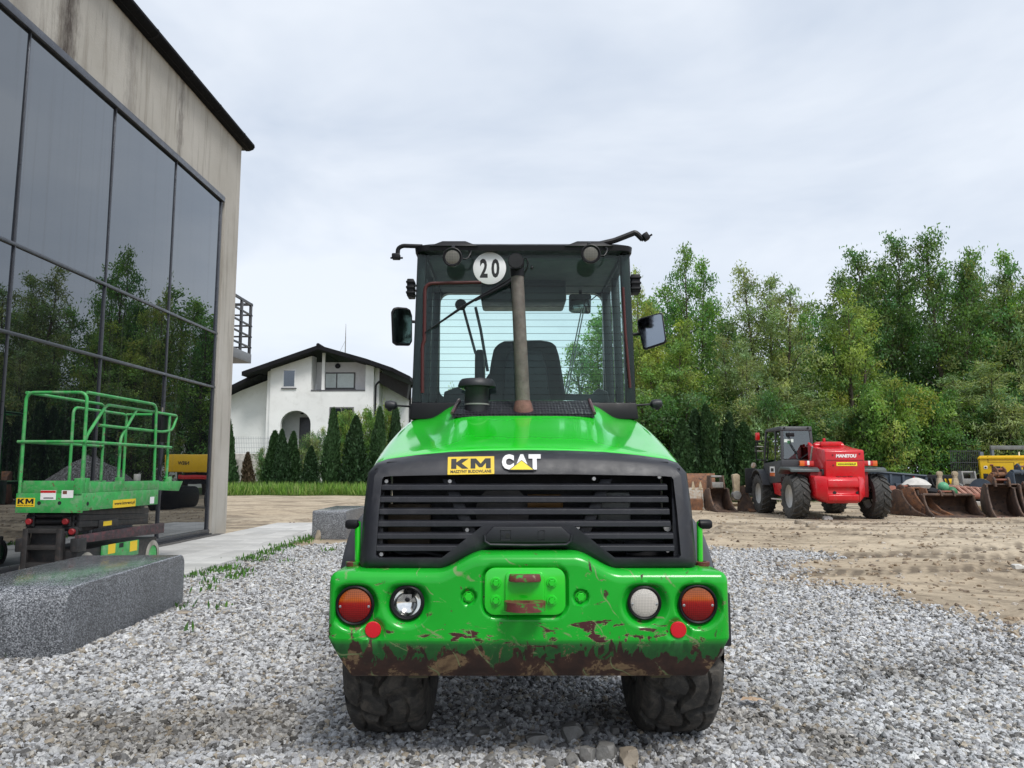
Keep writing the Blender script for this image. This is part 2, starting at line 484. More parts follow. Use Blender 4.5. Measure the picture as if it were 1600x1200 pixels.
def facade_glass():
    t = NT('dark_facade_glass'); c = t.coord()
    st = t.noise(t.coord('Object', (6, 6, .12)), 1.6, 7, .65)
    dirt = t.ramp(st, [(.54, 0.0), (.72, .20)])
    rp = t.bump(t.noise(c, 1.1, 2, .4), .07, .02)
    g = t.n('ShaderNodeBsdfGlossy', Color=(.80, .84, .88), Roughness=.004, Normal=rp)
    d = t.n('ShaderNodeBsdfDiffuse', Color=t.mix(dirt, (.006, .007, .009), (.16, .16, .16)))
    fr = t.n('ShaderNodeFresnel', IOR=2.1, Normal=rp)
    f = t.math('MULTIPLY', fr, 1.65, clamp=True)
    f2 = t.math('SUBTRACT', f, t.math('MULTIPLY', dirt, .25), clamp=True)
    mx = t.n('ShaderNodeMixShader', i0=f2, i1=d.outputs[0], i2=g.outputs[0])
    t.t.links.new(mx.outputs[0], t.out.inputs[0]); return t.m
m_facade = facade_glass()
m_alu = pm('anodised_mullion', (.10, .105, .12), .35, .6, var=.1)

def paving_mat():
    t = NT('concrete_paving'); c = t.coord()
    n = t.noise(c, 2.2, 7, .6); f = t.noise(c, 60, 5, .7)
    oi = t.n('ShaderNodeObjectInfo').outputs['Random']
    col = t.ramp(n, [(.3, (.46, .455, .44)), (.7, (.60, .59, .565))])
    col = t.mix(1.0, col, t.ramp(oi, [(0, .82), (1, 1.08)]), 'MULTIPLY')
    col = t.mix(t.ramp(f, [(.58, 0.0), (.7, .35)]), col, (.22, .21, .19))
    t.bsdf(Base__Color=col, Roughness=.85, Normal=t.bump(f, .25, .004)); return t.m
m_paving = paving_mat()

TRACKS = [(10.6, .16, .5), (12.5, .16, .5), (15.6, -.05, 1.4), (17.5, -.05, 1.4), (19.9, .07, 2.2), (13.9, .30, 3.0)]
def ground_mat():
    t = NT('earth_and_gravel'); c = t.coord(); x, y, z = t.sep(c)
    # compacted sandy earth with wheel tracks
    big = t.noise(c, .16, 6, .6, .5)
    tr = t.noise(t.coord('Object', (.42, .60, 1)), 1.0, 9, .68, 1.6)
    tr2 = t.noise(t.coord('Object', (1.6, 1.9, 1)), 1.1, 8, .72, 1.0)
    fine = t.noise(c, 9, 8, .72)
    grit = t.n('ShaderNodeTexVoronoi', Vector=c, Scale=26).outputs['Distance']
    earth = t.ramp(big, [(.3, (.40, .32, .225)), (.52, (.49, .405, .295)), (.72, (.57, .49, .375))])
    earth = t.mix(t.ramp(tr, [(.47, 0.0), (.62, .72)]), earth, (.15, .118, .085))
    earth = t.mix(t.ramp(tr2, [(.51, 0.0), (.64, .55)]), earth, (.165, .13, .095))
    lug = t.n('ShaderNodeTexWave', Vector=t.n('ShaderNodeMapping', Vector=c, Rotation=(0, 0, .5)).outputs[0], Scale=1.5, Distortion=1.2, Detail=2).outputs[1]
    wv = t.math('MULTIPLY', t.math('SUBTRACT', t.noise(c, .9, 5), .5), .9)
    for y0, sl, ph in TRACKS:
        ln = t.math('ADD', t.math('MULTIPLY', t.math('SUBTRACT', x, 8.0), sl), t.math('MULTIPLY', t.math('SINE', t.math('ADD', t.math('MULTIPLY', x, .32), ph)), .35))
        dd_ = t.math('ABSOLUTE', t.math('ADD', t.math('SUBTRACT', t.math('SUBTRACT', y, y0), ln), wv))
        band = t.math('MULTIPLY', t.ramp(dd_, [(.20, 1.0), (.42, 0.0)]), t.ramp(t.math('ADD', t.math('MULTIPLY', lug, .5), fine), [(.42, .0), (.85, .72)]))
        earth = t.mix(band, earth, (.085, .065, .047))
    earth = t.mix(t.ramp(fine, [(.5, 0.0), (.75, .55)]), earth, (.13, .10, .072))
    earth = t.mix(t.ramp(fine, [(.22, .6), (.38, 0.0)]), earth, (.60, .53, .42))
    # gravel: cells of grey stone
    vor = t.n('ShaderNodeTexVoronoi', Vector=c, Scale=27)
    vc = t.n('ShaderNodeSeparateColor', i0=vor.outputs['Color']).outputs[0]
    gcol = t.ramp(vc, [(.0, (.06, .057, .054)), (.30, (.17, .165, .155)), (.65, (.32, .315, .31)), (1.0, (.50, .505, .51))])
    gcol = t.mix(t.ramp(vor.outputs['Distance'], [(.45, 0.0), (.75, .85)]), gcol, (.045, .04, .035))  # shade in the gaps between stones, painted into the gravel colour
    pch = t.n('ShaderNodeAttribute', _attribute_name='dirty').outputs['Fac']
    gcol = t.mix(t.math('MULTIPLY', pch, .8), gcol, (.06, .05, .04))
    # where the gravel lies: pad between the paving and the yard, ragged edge
    w1 = t.noise(c, .55, 6, .65)
    ga = t.n('ShaderNodeAttribute', _attribute_name='gravel').outputs['Fac']
    msk = t.ramp(t.math('ADD', ga, t.math('MULTIPLY', t.math('SUBTRACT', fine, .5), .9)), [(.32, 0.0), (.62, 1.0)])
    col = t.mix(msk, earth, gcol)
    # far meadow
    far = t.ramp(t.math('ADD', t.math('MULTIPLY', y, .01), t.math('MULTIPLY', t.math('SUBTRACT', w1, .5), .05)), [(.405, 0.0), (.43, 1.0)])
    gr = t.ramp(t.noise(c, 1.3, 6), [(.3, (.045, .085, .02)), (.7, (.10, .15, .04))])
    col = t.mix(far, col, gr)
    hh = t.mix(msk, t.math('ADD', t.math('MULTIPLY', fine, .6), t.math('MULTIPLY', tr2, .8)), t.math('SUBTRACT', 1.0, vor.outputs['Distance']))
    t.bsdf(Base__Color=col, Roughness=.92, Specular__IOR__Level=.2, Normal=t.bump(hh, .8, .03)); return t.m
m_ground = ground_mat()

def stone_mat():
    t = NT('crushed_stone')
    a = t.n('ShaderNodeAttribute', _attribute_name='tint', _attribute_type='INSTANCER')
    c = t.coord('Object')
    n = t.noise(c, 3.0, 5, .65)
    col = t.mix(1.0, a.outputs['Color'], t.ramp(n, [(.3, .72), (.7, 1.15)]), 'MULTIPLY')
    t.bsdf(Base__Color=col, Roughness=.72, Specular__IOR__Level=.4); return t.m
m_stone = stone_mat()
m_rock = pm('field_stone', (.23, .225, .215), .85, var=.35, vs_=7, bump=.6, bs=30, dirt=(.15, .13, .11), damt=.5)
m_rockb = pm('pale_sandstone', (.33, .28, .22), .85, var=.3, vs_=7, bump=.6, bs=30)

def leaf_mat(name, gain=1.0, trans=.35):
    t = NT(name)
    a = t.n('ShaderNodeAttribute', _attribute_name='tint')
    col = t.mix(1.0, a.outputs['Color'], (gain, gain, gain), 'MULTIPLY')
    b = t.n('ShaderNodeBsdfPrincipled', Base__Color=col, Roughness=.55, Specular__IOR__Level=.35)
    tr = t.n('ShaderNodeBsdfTranslucent', Color=t.mix(1.0, col, (1.25, 1.3, .6), 'MULTIPLY'))
    mx = t.n('ShaderNodeMixShader', i0=trans, i1=b.outputs[0], i2=tr.outputs[0])
    t.t.links.new(mx.outputs[0], t.out.inputs[0]); return t.m
m_leaf = leaf_mat('leaves', 1.0, .45)
m_needle = leaf_mat('conifer_sprays', 1.0, .15)
m_blade = leaf_mat('grass_blades', 1.0, .3)
m_bark = pm('bark', (.075, .060, .046), .9, var=.4, vs_=6, bump=.6, bs=18)

# ================================================================== GROUND (setting)
def track_d(x, y):
    return min(abs(y - (y0 + sl * (x - 8) + .35 * math.sin(x * .32 + ph))) for y0, sl, ph in TRACKS)
def axis_lines(a, b, step, far):
    inner = list(np.arange(a, b + 1e-6, step))
    out = [-far, -150, -80, -45, -28]
    return [v for v in out if v < a - 2] + inner + [v for v in (b + 6, b + 16, b + 40, b + 100, far) if v > b]
def ground_h(x, y):
    """slight ruts on the yard, none under the machines or on the gravel pad"""
    k = min(1, max(0, (x - 4.2) / 1.5)) if y < 14 else 1.0
    k = max(k, min(1, max(0, (y - 15.5) / 1.5)))
    k *= min(1, max(0, (y - 3) / 3))
    for cx, cy, rx, ry in ((8.9, 23.2, 3.0, 3.6), (-4.9, 16, 2.6, 4.0)):
        d = math.hypot((x - cx) / rx, (y - cy) / ry)
        k *= min(1, max(0, d - .8) / .5)
    if y > 25 and x > 3: k *= max(0, 1 - (y - 25) / 2)
    n1 = noise.noise(V((x * .16, y * .42, 3.1)))
    n2 = noise.noise(V((x * .5, y * 1.0, 7.7)))
    td = track_d(x, y)
    if x > 3: n2 += (-.8 if td < .26 else (.5 if td < .5 else 0)) * min(1, (x - 3) / 2)
    return k * (.085 * n1 + .05 * n2)
def nz(x, y, s, k=0.0, oct=4):
    return noise.fractal(V((x * s, y * s, k)), 1.0, 2.0, oct)
def gravel_mask(x, y):
    """1 on the gravel pad, 0 on bare earth; the edge runs ragged"""
    wob = nz(x, y, .35, 2.2) * .9 + nz(x, y, 1.1, 5.1) * .45
    edge = 3.7 if y < 9.5 else 3.7 - (y - 9.5) * .22
    m = min(edge + wob - x, x + 8.5, 13.9 + wob * 1.3 - y)
    # a tongue of gravel further out, beyond the ragged edge
    q = 1.0 - math.hypot((x - 3.2) / 1.3, (y - 12.4) / .7) + wob * .4
    m = max(m, q * .9)
    return min(1, max(0, .5 + m * .75))
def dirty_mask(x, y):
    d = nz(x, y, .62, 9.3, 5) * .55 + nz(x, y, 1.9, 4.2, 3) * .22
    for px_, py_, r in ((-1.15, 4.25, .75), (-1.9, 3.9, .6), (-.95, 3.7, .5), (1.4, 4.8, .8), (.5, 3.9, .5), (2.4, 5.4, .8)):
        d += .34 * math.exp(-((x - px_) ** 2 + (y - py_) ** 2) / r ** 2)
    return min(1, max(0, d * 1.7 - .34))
def build_ground():
    xs = axis_lines(-12, 24, .22, 900); ys = axis_lines(0, 34, .22, 900)
    vv = [(x, y, ground_h(x, y) if -12 <= x <= 24 and 0 <= y <= 34 else 0.0) for y in ys for x in xs]
    nx = len(xs)
    ff = [(j * nx + i, j * nx + i + 1, (j + 1) * nx + i + 1, (j + 1) * nx + i) for j in range(len(ys) - 1) for i in range(nx - 1)]
    mb = MB(); mb.add(vv, ff)
    o = obj('ground', mb, m_ground, fixn=False, smooth=60)
    for nm, fn in (('gravel', gravel_mask), ('dirty', dirty_mask)):
        at = o.data.attributes.new(nm, 'FLOAT', 'POINT')
        at.data.foreach_set('value', [fn(x, y) if -13 <= x <= 10 and 0 <= y <= 18 else 0.0 for x, y, z in vv])
    o['kind'] = 'structure'
    return o
build_ground()

# ================================================================== WHEEL LOADER
L0 = P(826.5, 900, 3.4); L0.z = 0
LA = math.radians(1.2)
LRi = Matrix.Rotation(-LA, 3, 'Z')
LRm = Matrix.Rotation(LA, 3, 'Z')
def L(px, py, ly):
    """photo pixel -> loader coordinates on the loader's plane y = ly"""
    o = LRi @ (CO - L0); d = LRi @ ray(px, py)
    return o + d * ((ly - o.y) / d.y)
loader = thing('wheel_loader', 'green compact wheel loader seen from behind with chipped rusty rear counterweight', 'wheel loader', L0, LA, world_coords=False)

# lamps, bolts and recesses on the rear face
tailL, tailR = L(553, 947, 0), L(1092, 945, 0)
revL, revR = L(635, 943, 0), L(1008, 943, 0)
refL, refR = L(582, 985, 0), L(1061, 985, 0)
boltL, boltR = L(732, 933, 0), L(908, 933, 0)
pA, pB = L(757, 961, 0), L(883, 887, 0)          # hitch plate corners
def sstep(a, b, x):
    t = min(1, max(0, (x - a) / (b - a))); return t * t * (3 - 2 * t)
def dish(x, z):
    d = 0
    for c, r0, r1, dep in ((tailL, .082, .112, .034), (tailR, .082, .112, .034), (revL, .066, .112, .034), (revR, .070, .112, .034),
                           (refL, .036, .062, .018), (refR, .036, .062, .018), (boltL, .030, .036, .022), (boltR, .030, .036, .022)):
        q = math.hypot(x - c.x, z - c.z)
        d = max(d, dep * (1 - sstep(r0, r1, q)))
    q = math.hypot(x - revL.x, z - revL.z); d = max(d, .066 * (1 - sstep(.055, .062, q)))
    # rounded rectangle around hitch plate
    cx, cz = (pA.x + pB.x) / 2, (pA.z + pB.z) / 2
    hx, hz = abs(pB.x - pA.x) / 2 + .012, abs(pB.z - pA.z) / 2 + .012
    qx, qz = abs(x - cx) - hx + .06, abs(z - cz) - hz + .06
    q = math.hypot(max(qx, 0), max(qz, 0)) + min(max(qx, qz), 0) - .06
    d = max(d, .022 * (1 - sstep(-.006, .004, q)))
    return d
XM = .868
def bz_top(x):
    return .893 + .075 * (1 - sstep(.20, .40, abs(x)))
ZC, ZB = .600, .425
def bumper():
    R = .035
    path = []
    for y in (.50, .40, .30, .22, .16, .10): path.append((-XM, y, -1, 0))
    for k in range(0, 9):
        a = PI / 2 * k / 8; path.append((-XM + R - R * math.cos(a), R - R * math.sin(a), -math.cos(a), -math.sin(a)))
    for x in np.linspace(-XM + R + .012, XM - R - .012, 270): path.append((x, 0, 0, -1))
    for k in range(0, 9):
        a = PI / 2 * (1 - k / 8); path.append((XM - R + R * math.cos(a), R - R * math.sin(a), math.cos(a), -math.sin(a)))
    for y in (.10, .16, .22, .30, .40, .50): path.append((XM, y, 1, 0))
    loops = []
    for (x, y, nx, ny) in path:
        zt = bz_top(x); col = []
        side = abs(nx) > .5
        zc = ZC + .035 * max(0, abs(x) - .55)
        col.append(V((max(-.70, min(.70, x)), .52, ZB + .03)))
        col.append(V((max(-.765, min(.765, x)), max(y, .13), ZB)))
        for t in (0.0, .25, .5, .75):
            ins = .092 * (1 - t) + .0
            qx, qy = (x - nx * ins, y - ny * ins) if ins <= R else (max(-(XM - ins), min(XM - ins, x)), max(y, ins))
            col.append(V((qx, qy, ZB + .012 + (zc - ZB - .012) * t)))
        for t in np.linspace(0, 1, 40):
            z = zc + (zt - .045 - zc) * t
            dy = dish(x, z) * sstep(0, .035, zt - .040 - z) if ny < -.99 else 0
            wob = .0016 * noise.noise(V((x * 7, z * 7, 1)))
            col.append(V((x, y + dy + (wob if ny < -.99 else 0), z)))
        col.append(V((x - nx * .004, y - ny * .004, zt - .025)))
        col.append(V((x - nx * .016, y - ny * .016, zt - .008)))
        col.append(V((max(-(XM - .036), min(XM - .036, x)), max(y, .036), zt)))
        col.append(V((max(-(XM - .09), min(XM - .09, x)), max(y, .09), zt + .004)))
        col.append(V((max(-.78, min(.78, x)), .52, zt + .012)))
        loops.append(col)
    mb = MB(); mb.loft(loops, closed=False)
    return obj('counterweight', mb, m_bumper, loader, smooth=50)
cw = bumper()
mb = MB(); mb.box(-.70, .70, .521, .56, ZB + .03, .89); obj('counterweight_back', mb, m_black, loader, smooth=0)
# lifting eyes on the shelf ends
for s in (-1, 1):
    c = V((s * .80, .20, bz_top(.8) + .012))
    mb = MB(); mb.lathe([(.012, -.01), (.034, -.01), (.036, .008), (.020, .010), (.016, -.01)], 20, Matrix.Translation(c), False)
    obj('lifting_eye', mb, m_hitch, loader)

def yfacing(c): return frame(c, (0, -1, 0), (1, 0, 0))     # local Z towards the camera side
def round_lamp(name, c, r, mat, dep=.030, ring=.011):
    M = yfacing(V((c.x, dep, c.z)))
    h = obj(name, MB().lathe([(r - .002, 0), (r + ring, .0), (r + ring + .001, .016), (r + ring * .5, .021), (r, .016), (r - .001, .004)], 36, M, False), m_black, loader)
    prof = [(r, .008), (r * .96, .015), (r * .8, .020), (r * .5, .023), (.001, .024)]
    obj('lens', MB().lathe(prof, 36, M), mat, h)
    for s in (-1, 1):
        obj('screw', MB().lathe([(.001, .021), (.006, .020), (.006, .012)], 8, M @ Matrix.Translation((s * r * .84, -.004, 0)), False), m_steel, h)
    return h
tl = round_lamp('tail_light', tailL, .073, m_tail); round_lamp('tail_light', tailR, .073, m_tail)
# reversing lamp with open reflector, and the frosted one
h = round_lamp('reversing_light', revR, .062, m_clear)
M = yfacing(V((revL.x, .034, revL.z)))
h = obj('work_lamp', MB().lathe([(.062, 0), (.075, 0), (.076, .016), (.068, .022), (.062, .016), (.058, .004)], 36, M, False), m_black, loader)
h['label'] = 'open lamp with bright reflector bowl'
obj('reflector_bowl', MB().lathe([(.064, .012), (.050, -.006), (.030, -.020), (.012, -.026), (.001, -.026)], 36, M, False), m_lampglass, h)
obj('bulb', MB().lathe([(.011, -.02), (.012, .0), (.009, .010), (.001, .013)], 14, M @ Matrix.Translation((0, .012, 0))), m_black, h)
obj('bulb_shield', MB().box(-.018, .018, .012, .034, .0, .004, M), m_chrome, h, smooth=0)
for c in (refL, refR):
    M = yfacing(V((c.x, .018, c.z)))
    obj('round_reflector', MB().lathe([(.035, 0), (.035, .006), (.032, .009), (.001, .010)], 28, M), m_redrefl, loader)
def hexbolt(c, r, y, mat, parent, washer=1.5, name='bolt'):
    M = yfacing(V((c.x, y, c.z)))
    mb = MB().lathe([(r * washer, 0), (r * washer, .004), (r * washer * .93, .006), (r * 1.0, .006)], 20, M, False)
    o = obj(name, mb, mat, parent)
    obj('bolt_head', MB().lathe([(r, .004), (r, .016), (r * .86, .0185), (.001, .0185)], 6, M), mat, o, smooth=20)
    return o
hexbolt(boltL, .019, .020, m_green, loader, 1.25); hexbolt(boltR, .019, .020, m_green, loader, 1.25)
# hitch plate
x0, x1, z0, z1 = pA.x, pB.x, pA.z, pB.z
mb = MB().prism(rrect(x0, x1, z0, z1, .045), 'y', -.004, .020)
hp = obj('hitch_plate', mb, m_green, loader, bevel=.004)
for px, py in ((775, 910), (775, 938), (862, 910), (862, 938)):
    hexbolt(L(px, py, 0), .0145, -.004, m_green, hp, 1.6)
# boss behind the jaws, upper jaw, lower jaw with pin hole
c = L(820, 925, 0)
jaw = MB()
mb = MB().prism(rrect(c.x - .085, c.x + .085, c.z - .06, c.z + .085, .02), 'y', -.018, -.003)
obj('hitch_boss', mb, m_green, hp, bevel=.006)
def jaw_loop(w, dep, z):
    pts = [(-w, 0), (-w * .96, -dep * .55), (-w * .6, -dep * .93), (0, -dep), (w * .6, -dep * .93), (w * .96, -dep * .55), (w, 0)]
    return [(c.x + a, b - .014, z) for a, b in pts]
zu = L(818, 903, -.04).z
mb = MB().hull2(jaw_loop(.072, .050, zu - .016), jaw_loop(.066, .045, zu + .014))
obj('upper_jaw', mb, m_hitch, hp, bevel=.005)
zl = L(820, 946, -.06).z
ring_o, ring_i = [], []
for k in range(28):
    a = 2 * PI * k / 28
    ring_o.append((c.x + .088 * math.cos(a), -.050 + .066 * math.sin(a)))
    ring_i.append((c.x + .022 * math.cos(a), -.058 + .018 * math.sin(a)))
vv = [(x, y, zl + .016) for x, y in ring_o] + [(x, y, zl + .014) for x, y in ring_i] + [(x, y, zl - .018) for x, y in ring_i] + [(x, y, zl - .022) for x, y in ring_o]
ff = []
for k in range(28):
    j = (k + 1) % 28
    for q in range(4):
        ff.append((q * 28 + k, q * 28 + j, ((q + 1) % 4) * 28 + j, ((q + 1) % 4) * 28 + k))
obj('lower_jaw', MB().add(vv, ff), m_hitch, hp, smooth=40)

# ---- grille frame
outer = [(826, 703), (760, 704), (705, 706), (650, 711), (606, 717), (589, 723), (575, 739), (568, 800), (562, 880), (568, 889), (630, 890), (694, 890), (768, 856), (826, 856)]
inner = [(826, 741), (760, 741), (705, 742), (650, 743), (610, 744), (600, 745), (597, 749), (592, 800), (587, 868), (591, 872), (630, 872), (690, 872), (757, 819), (826, 819)]
def yp(py): return .085 + (872 - py) * .00070
back_add = [.13, .13, .13, .125, .12, .11, .085, .06, .05, .04, .03, .03, .02, .02]
mid_t = [.60, .60, .60, .60, .60, .58, .55, .5, .5, .5, .5, .55, .6, .6]
mid_add = [.022, .022, .022, .022, .02, .014, .004, 0, 0, 0, 0, 0, 0, 0]
def half_loop(fn):
    pts = [fn(i) for i in range(len(outer))]
    left = [V((-abs(p.x) if i not in (0, len(outer) - 1) else 0.0, p.y, p.z)) for i, p in enumerate(pts)]
    right = [V((-p.x, p.y, p.z)) for p in left[1:-1]]
    return left + right[::-1]
lp_in_back = half_loop(lambda i: L(*inner[i], yp(inner[i][1])) + V((0, .055, 0)))
lp_in = half_loop(lambda i: L(*inner[i], yp(inner[i][1])))
def midp(i):
    a, b = inner[i], outer[i]; t = mid_t[i]
    px, py = a[0] + (b[0] - a[0]) * t, a[1] + (b[1] - a[1]) * t
    return L(px, py, yp(inner[i][1]) + mid_add[i])
lp_mid = half_loop(midp)
def mid2p(i):
    a, b = inner[i], outer[i]; t = mid_t[i] + (1 - mid_t[i]) * .62
    px, py = a[0] + (b[0] - a[0]) * t, a[1] + (b[1] - a[1]) * t
    return L(px, py, yp(inner[i][1]) + mid_add[i] + (back_add[i] - mid_add[i]) * .35)
lp_mid2 = half_loop(mid2p)
lp_out = half_loop(lambda i: L(*outer[i], yp(inner[i][1]) + back_add[i]))
def deep(i):
    p = L(*outer[i], yp(inner[i][1]) + back_add[i])
    return V((p.x, p.y + (.03 if i < 6 else .22), p.z - (.012 if i < 6 else 0)))
lp_deep = half_loop(deep)
mb = MB().loft([lp_in_back, lp_in, lp_mid, lp_mid2, lp_out, lp_deep], True, False)
gf = obj('grille_frame', mb, m_frame, loader, smooth=38, bevel=.0)
# slats
def slat(py, h=5.4):
    f = lambda px, y: L(px, py, y)
    py_a = py
    def ends():
        pxl = 594 - (py - 745) * .055
        if py > 822:
            pxe = 693 + (872 - py) / 53 * 67 + 4
            return [(pxl, pxe), (2 * 824 - pxe, 1054 + (py - 860) * .08)]
        return [(pxl, 1046 + (py - 800) * .09)]
    out = []
    for a, b in ends():
        y = yp(py) + .016
        A, B = L(a, py, y), L(b, py, y)
        hz = h * 3.55 / 1200
        sec = lambda p: [V((p.x, p.y, p.z - hz)), V((p.x, p.y - .010, p.z - hz * .85)), V((p.x, p.y - .008, p.z + hz * .55)), V((p.x, p.y + .022, p.z + hz)), V((p.x, p.y + .030, p.z + hz * .6)), V((p.x, p.y + .012, p.z - hz))]
        out.append(obj('slat', MB().hull2(sec(A), sec(B)), m_frame, gf, smooth=20, bevel=.002, seg=1))
    return out
for py in (761, 780, 799, 818, 837, 856): slat(py)
# uprights behind the slats, perforated backing bars with rounded slots
for pts in (((700, 748), (736, 835)), ((948, 748), (912, 835))):
    (ax, ay), (bx, by) = pts
    A, B = L(ax, ay, yp(ay) + .05), L(bx, by, yp(by) + .05)
    w = .028
    mb = MB().hull2([A + V((-w, 0, 0)), A + V((w, 0, 0)), A + V((w, .02, 0)), A + V((-w, .02, 0))], [B + V((-w, 0, 0)), B + V((w, 0, 0)), B + V((w, .02, 0)), B + V((-w, .02, 0))])
    obj('upright', mb, m_frame, gf, bevel=.004)
for s in (594, 1056):
    A, B = L(s, 746, yp(746) + .05), L(s - (s > 800) * -0 + (4 if s > 800 else -4), 870, yp(870) + .05)
    w = .022
    mb = MB().hull2([A + V((-w, 0, 0)), A + V((w, 0, 0)), A + V((w, .02, 0)), A + V((-w, .02, 0))], [B + V((-w, 0, 0)), B + V((w, 0, 0)), B + V((w, .02, 0)), B + V((-w, .02, 0))])
    obj('upright', mb, m_frame, gf, bevel=.004)
A = L(826, 752, yp(752) + .045)
for px, py in ((604, 752), (703, 752), (928, 748), (1030, 745), (596, 866), (730, 828), (903, 824), (1043, 860)):
    p = L(px, py, yp(py) + .030)
    M = yfacing(p)
    s = obj('screw', MB().lathe([(.010, -.03), (.010, .0), (.0085, .004), (.005, .004), (.0045, .001), (.001, .001)], 14, M), m_steel, gf)
# behind the slats: radiator, fan housing, service parts, added dark liners
mb = MB().box(-.66, .66, .42, .46, .93, 1.38); obj('radiator', mb, m_dark, loader, smooth=0)
for s in (-1, 1): obj('dark_liner', MB().box(s * .69 - .02, s * .69 + .02, .20, .42, .93, 1.34), m_dark, loader, smooth=0)  # dark plates added to hide the green hood inside behind the slats
obj('dark_liner', MB().box(-.66, .66, .22, .42, 1.345, 1.37), m_dark, loader, smooth=0)
obj('dark_liner', MB().box(-.66, .66, .16, .42, .90, .925), m_dark, loader, smooth=0)
p = L(785, 800, .36); obj('fan_housing', MB().lathe([(.13, 0), (.13, .03), (.05, .045), (.001, .045)], 28, yfacing(V((p.x, .40, p.z)))), pm('fan_grey', (.09, .085, .08), .6), loader)
p = L(640, 820, .36); q = L(700, 860, .36); obj('oil_cooler', MB().box(p.x - .12, p.x + .10, .36, .41, q.z - .03, p.z + .10), pm('brown_cooler', (.10, .075, .045), .7, dirt=(.03, .025, .02), damt=.5), loader, bevel=.01)
p = L(850, 785, .36); obj('filter_canister', MB().lathe([(.04, 0), (.04, .16), (.03, .17), (.001, .17)], 20, frame(V((p.x - .08, .36, p.z)), (1, 0, 0))), pm('ochre_filter', (.22, .12, .04), .5), loader)
p = L(955, 788, .36); obj('coolant_bottle', MB().box(p.x - .07, p.x + .09, .33, .40, p.z - .09, p.z + .06), pm('milky_plastic', (.20, .21, .20), .4), loader, bevel=.015)
p = L(1037, 822, .3); obj('relay_cap', MB().lathe([(.018, 0), (.018, .03), (.001, .034)], 16, yfacing(V((p.x, .24, p.z)))), pm('pale_cap', (.5, .5, .5), .4), loader)
p = L(600, 862, .3)
obj('hose', MB().tube(fillet([L(600, 850, .3), L(625, 868, .28), L(660, 862, .3), L(700, 872, .3)], .05), .014), m_black, loader)
obj('hose', MB().tube(fillet([L(940, 840, .3), L(985, 862, .28), L(1040, 850, .3)], .05), .014), m_black, loader)

# latch panel in the arch
pts = [(771, 823), (877, 823), (893, 838), (890, 848), (760, 848), (757, 838)]
yy = yp(840) - .001
mb = MB().hull2([L(a, b, yy) for a, b in pts], [L(a, b, yy) + V((0, .03, 0)) for a, b in pts])
lpn = obj('latch_panel', mb, pm('latch_plastic', (.016, .017, .021), .4, var=.15), loader, bevel=.004)
mb = MB().tube([L(a, b, yy) for a, b in ((757, 836), (758, 846), (766, 851), (826, 852), (885, 851), (892, 846), (893, 836))], .006, 8)
obj('panel_lip', mb, m_frame, lpn)
for (a, b) in ((790, 836), (846, 836)):
    w = 8 if a < 820 else 5; hh = 8 if a < 820 else 7
    obj('switch_surround', MB().tube([L(a - w, b - hh, yy - .001), L(a + w, b - hh, yy - .001), L(a + w, b + hh, yy - .001), L(a - w, b + hh, yy - .001)], .0016, 6, True), m_frame, lpn)
p = L(793, 837, yy - .0012); obj('keyhole', MB().lathe([(.011, 0), (.011, .001), (.001, .001)], 16, yfacing(p)), m_blackprint, lpn)
p = L(785, 837, yy - .0012); obj('keyhole', MB().lathe([(.004, 0), (.004, .001), (.001, .001)], 10, yfacing(p)), m_blackprint, lpn)

# lettering on the band above the grille
def band_frame(px, py, roll=0.0):
    t = (py - 741) / (703 - 741)
    y = yp(741) + .022 * min(1, t / .6) if t < .6 else yp(741) + .022 + (t - .6) / .4 * .11
    p = L(px, py, y)
    z = V((0, -1, .42)).normalized()
    M = frame(p + z * .006, z, (1, 0, math.tan(roll)))
    return M
M = band_frame(736, 728, .02)
px2m = 3.55 / 1200
mb = MB().prism(rrect(-36.5 * px2m, 36.5 * px2m, -15 * px2m, 15 * px2m, .002, 2), 'z', -.003, .0006)
mb.v = [tuple(M @ V(v)) for v in mb.v]
stk = obj('dealer_sticker', mb, m_yellow, loader, smooth=0)
obj('lettering', block_km(62 * px2m, 17 * px2m, M @ Matrix.Translation((0, 3.0 * px2m, .001))), m_blackprint, stk, smooth=0)
obj('lettering', text_mb('MASZYNY BUDOWLANE', 64 * px2m, 5.2 * px2m, M @ Matrix.Translation((0, -10.3 * px2m, .001)), bold=.03), m_blackprint, stk, smooth=0)
M = band_frame(815, 722.5, 0)
cat = obj('lettering', text_mb('C', 19 * px2m, 26 * px2m, M @ Matrix.Translation((-21.5 * px2m, 0, .0)), bold=.075), m_white, loader, smooth=0)
obj('lettering', text_mb('A', 24 * px2m, 26 * px2m, M @ Matrix.Translation((.5 * px2m, 0, .0)), bold=.075), m_white, loader, smooth=0)
obj('lettering', text_mb('T', 19 * px2m, 26 * px2m, M @ Matrix.Translation((20.5 * px2m, 0, .0)), bold=.075), m_white, loader, smooth=0)
tri = lambda s, z: [M @ V((a * s * px2m, b * s * px2m - 6.2 * px2m, z)) for a, b in ((-18, -7), (18, -7), (0, 8))]
obj('emblem_outline', MB().hull2(tri(1.16, .0), tri(1.16, .0012)), m_blackprint, loader, smooth=0)
obj('emblem_triangle', MB().hull2(tri(1.0, .0005), tri(1.0, .002)), pm('bright_yellow', (.90, .70, .01), .4, var=.03), loader, smooth=0)

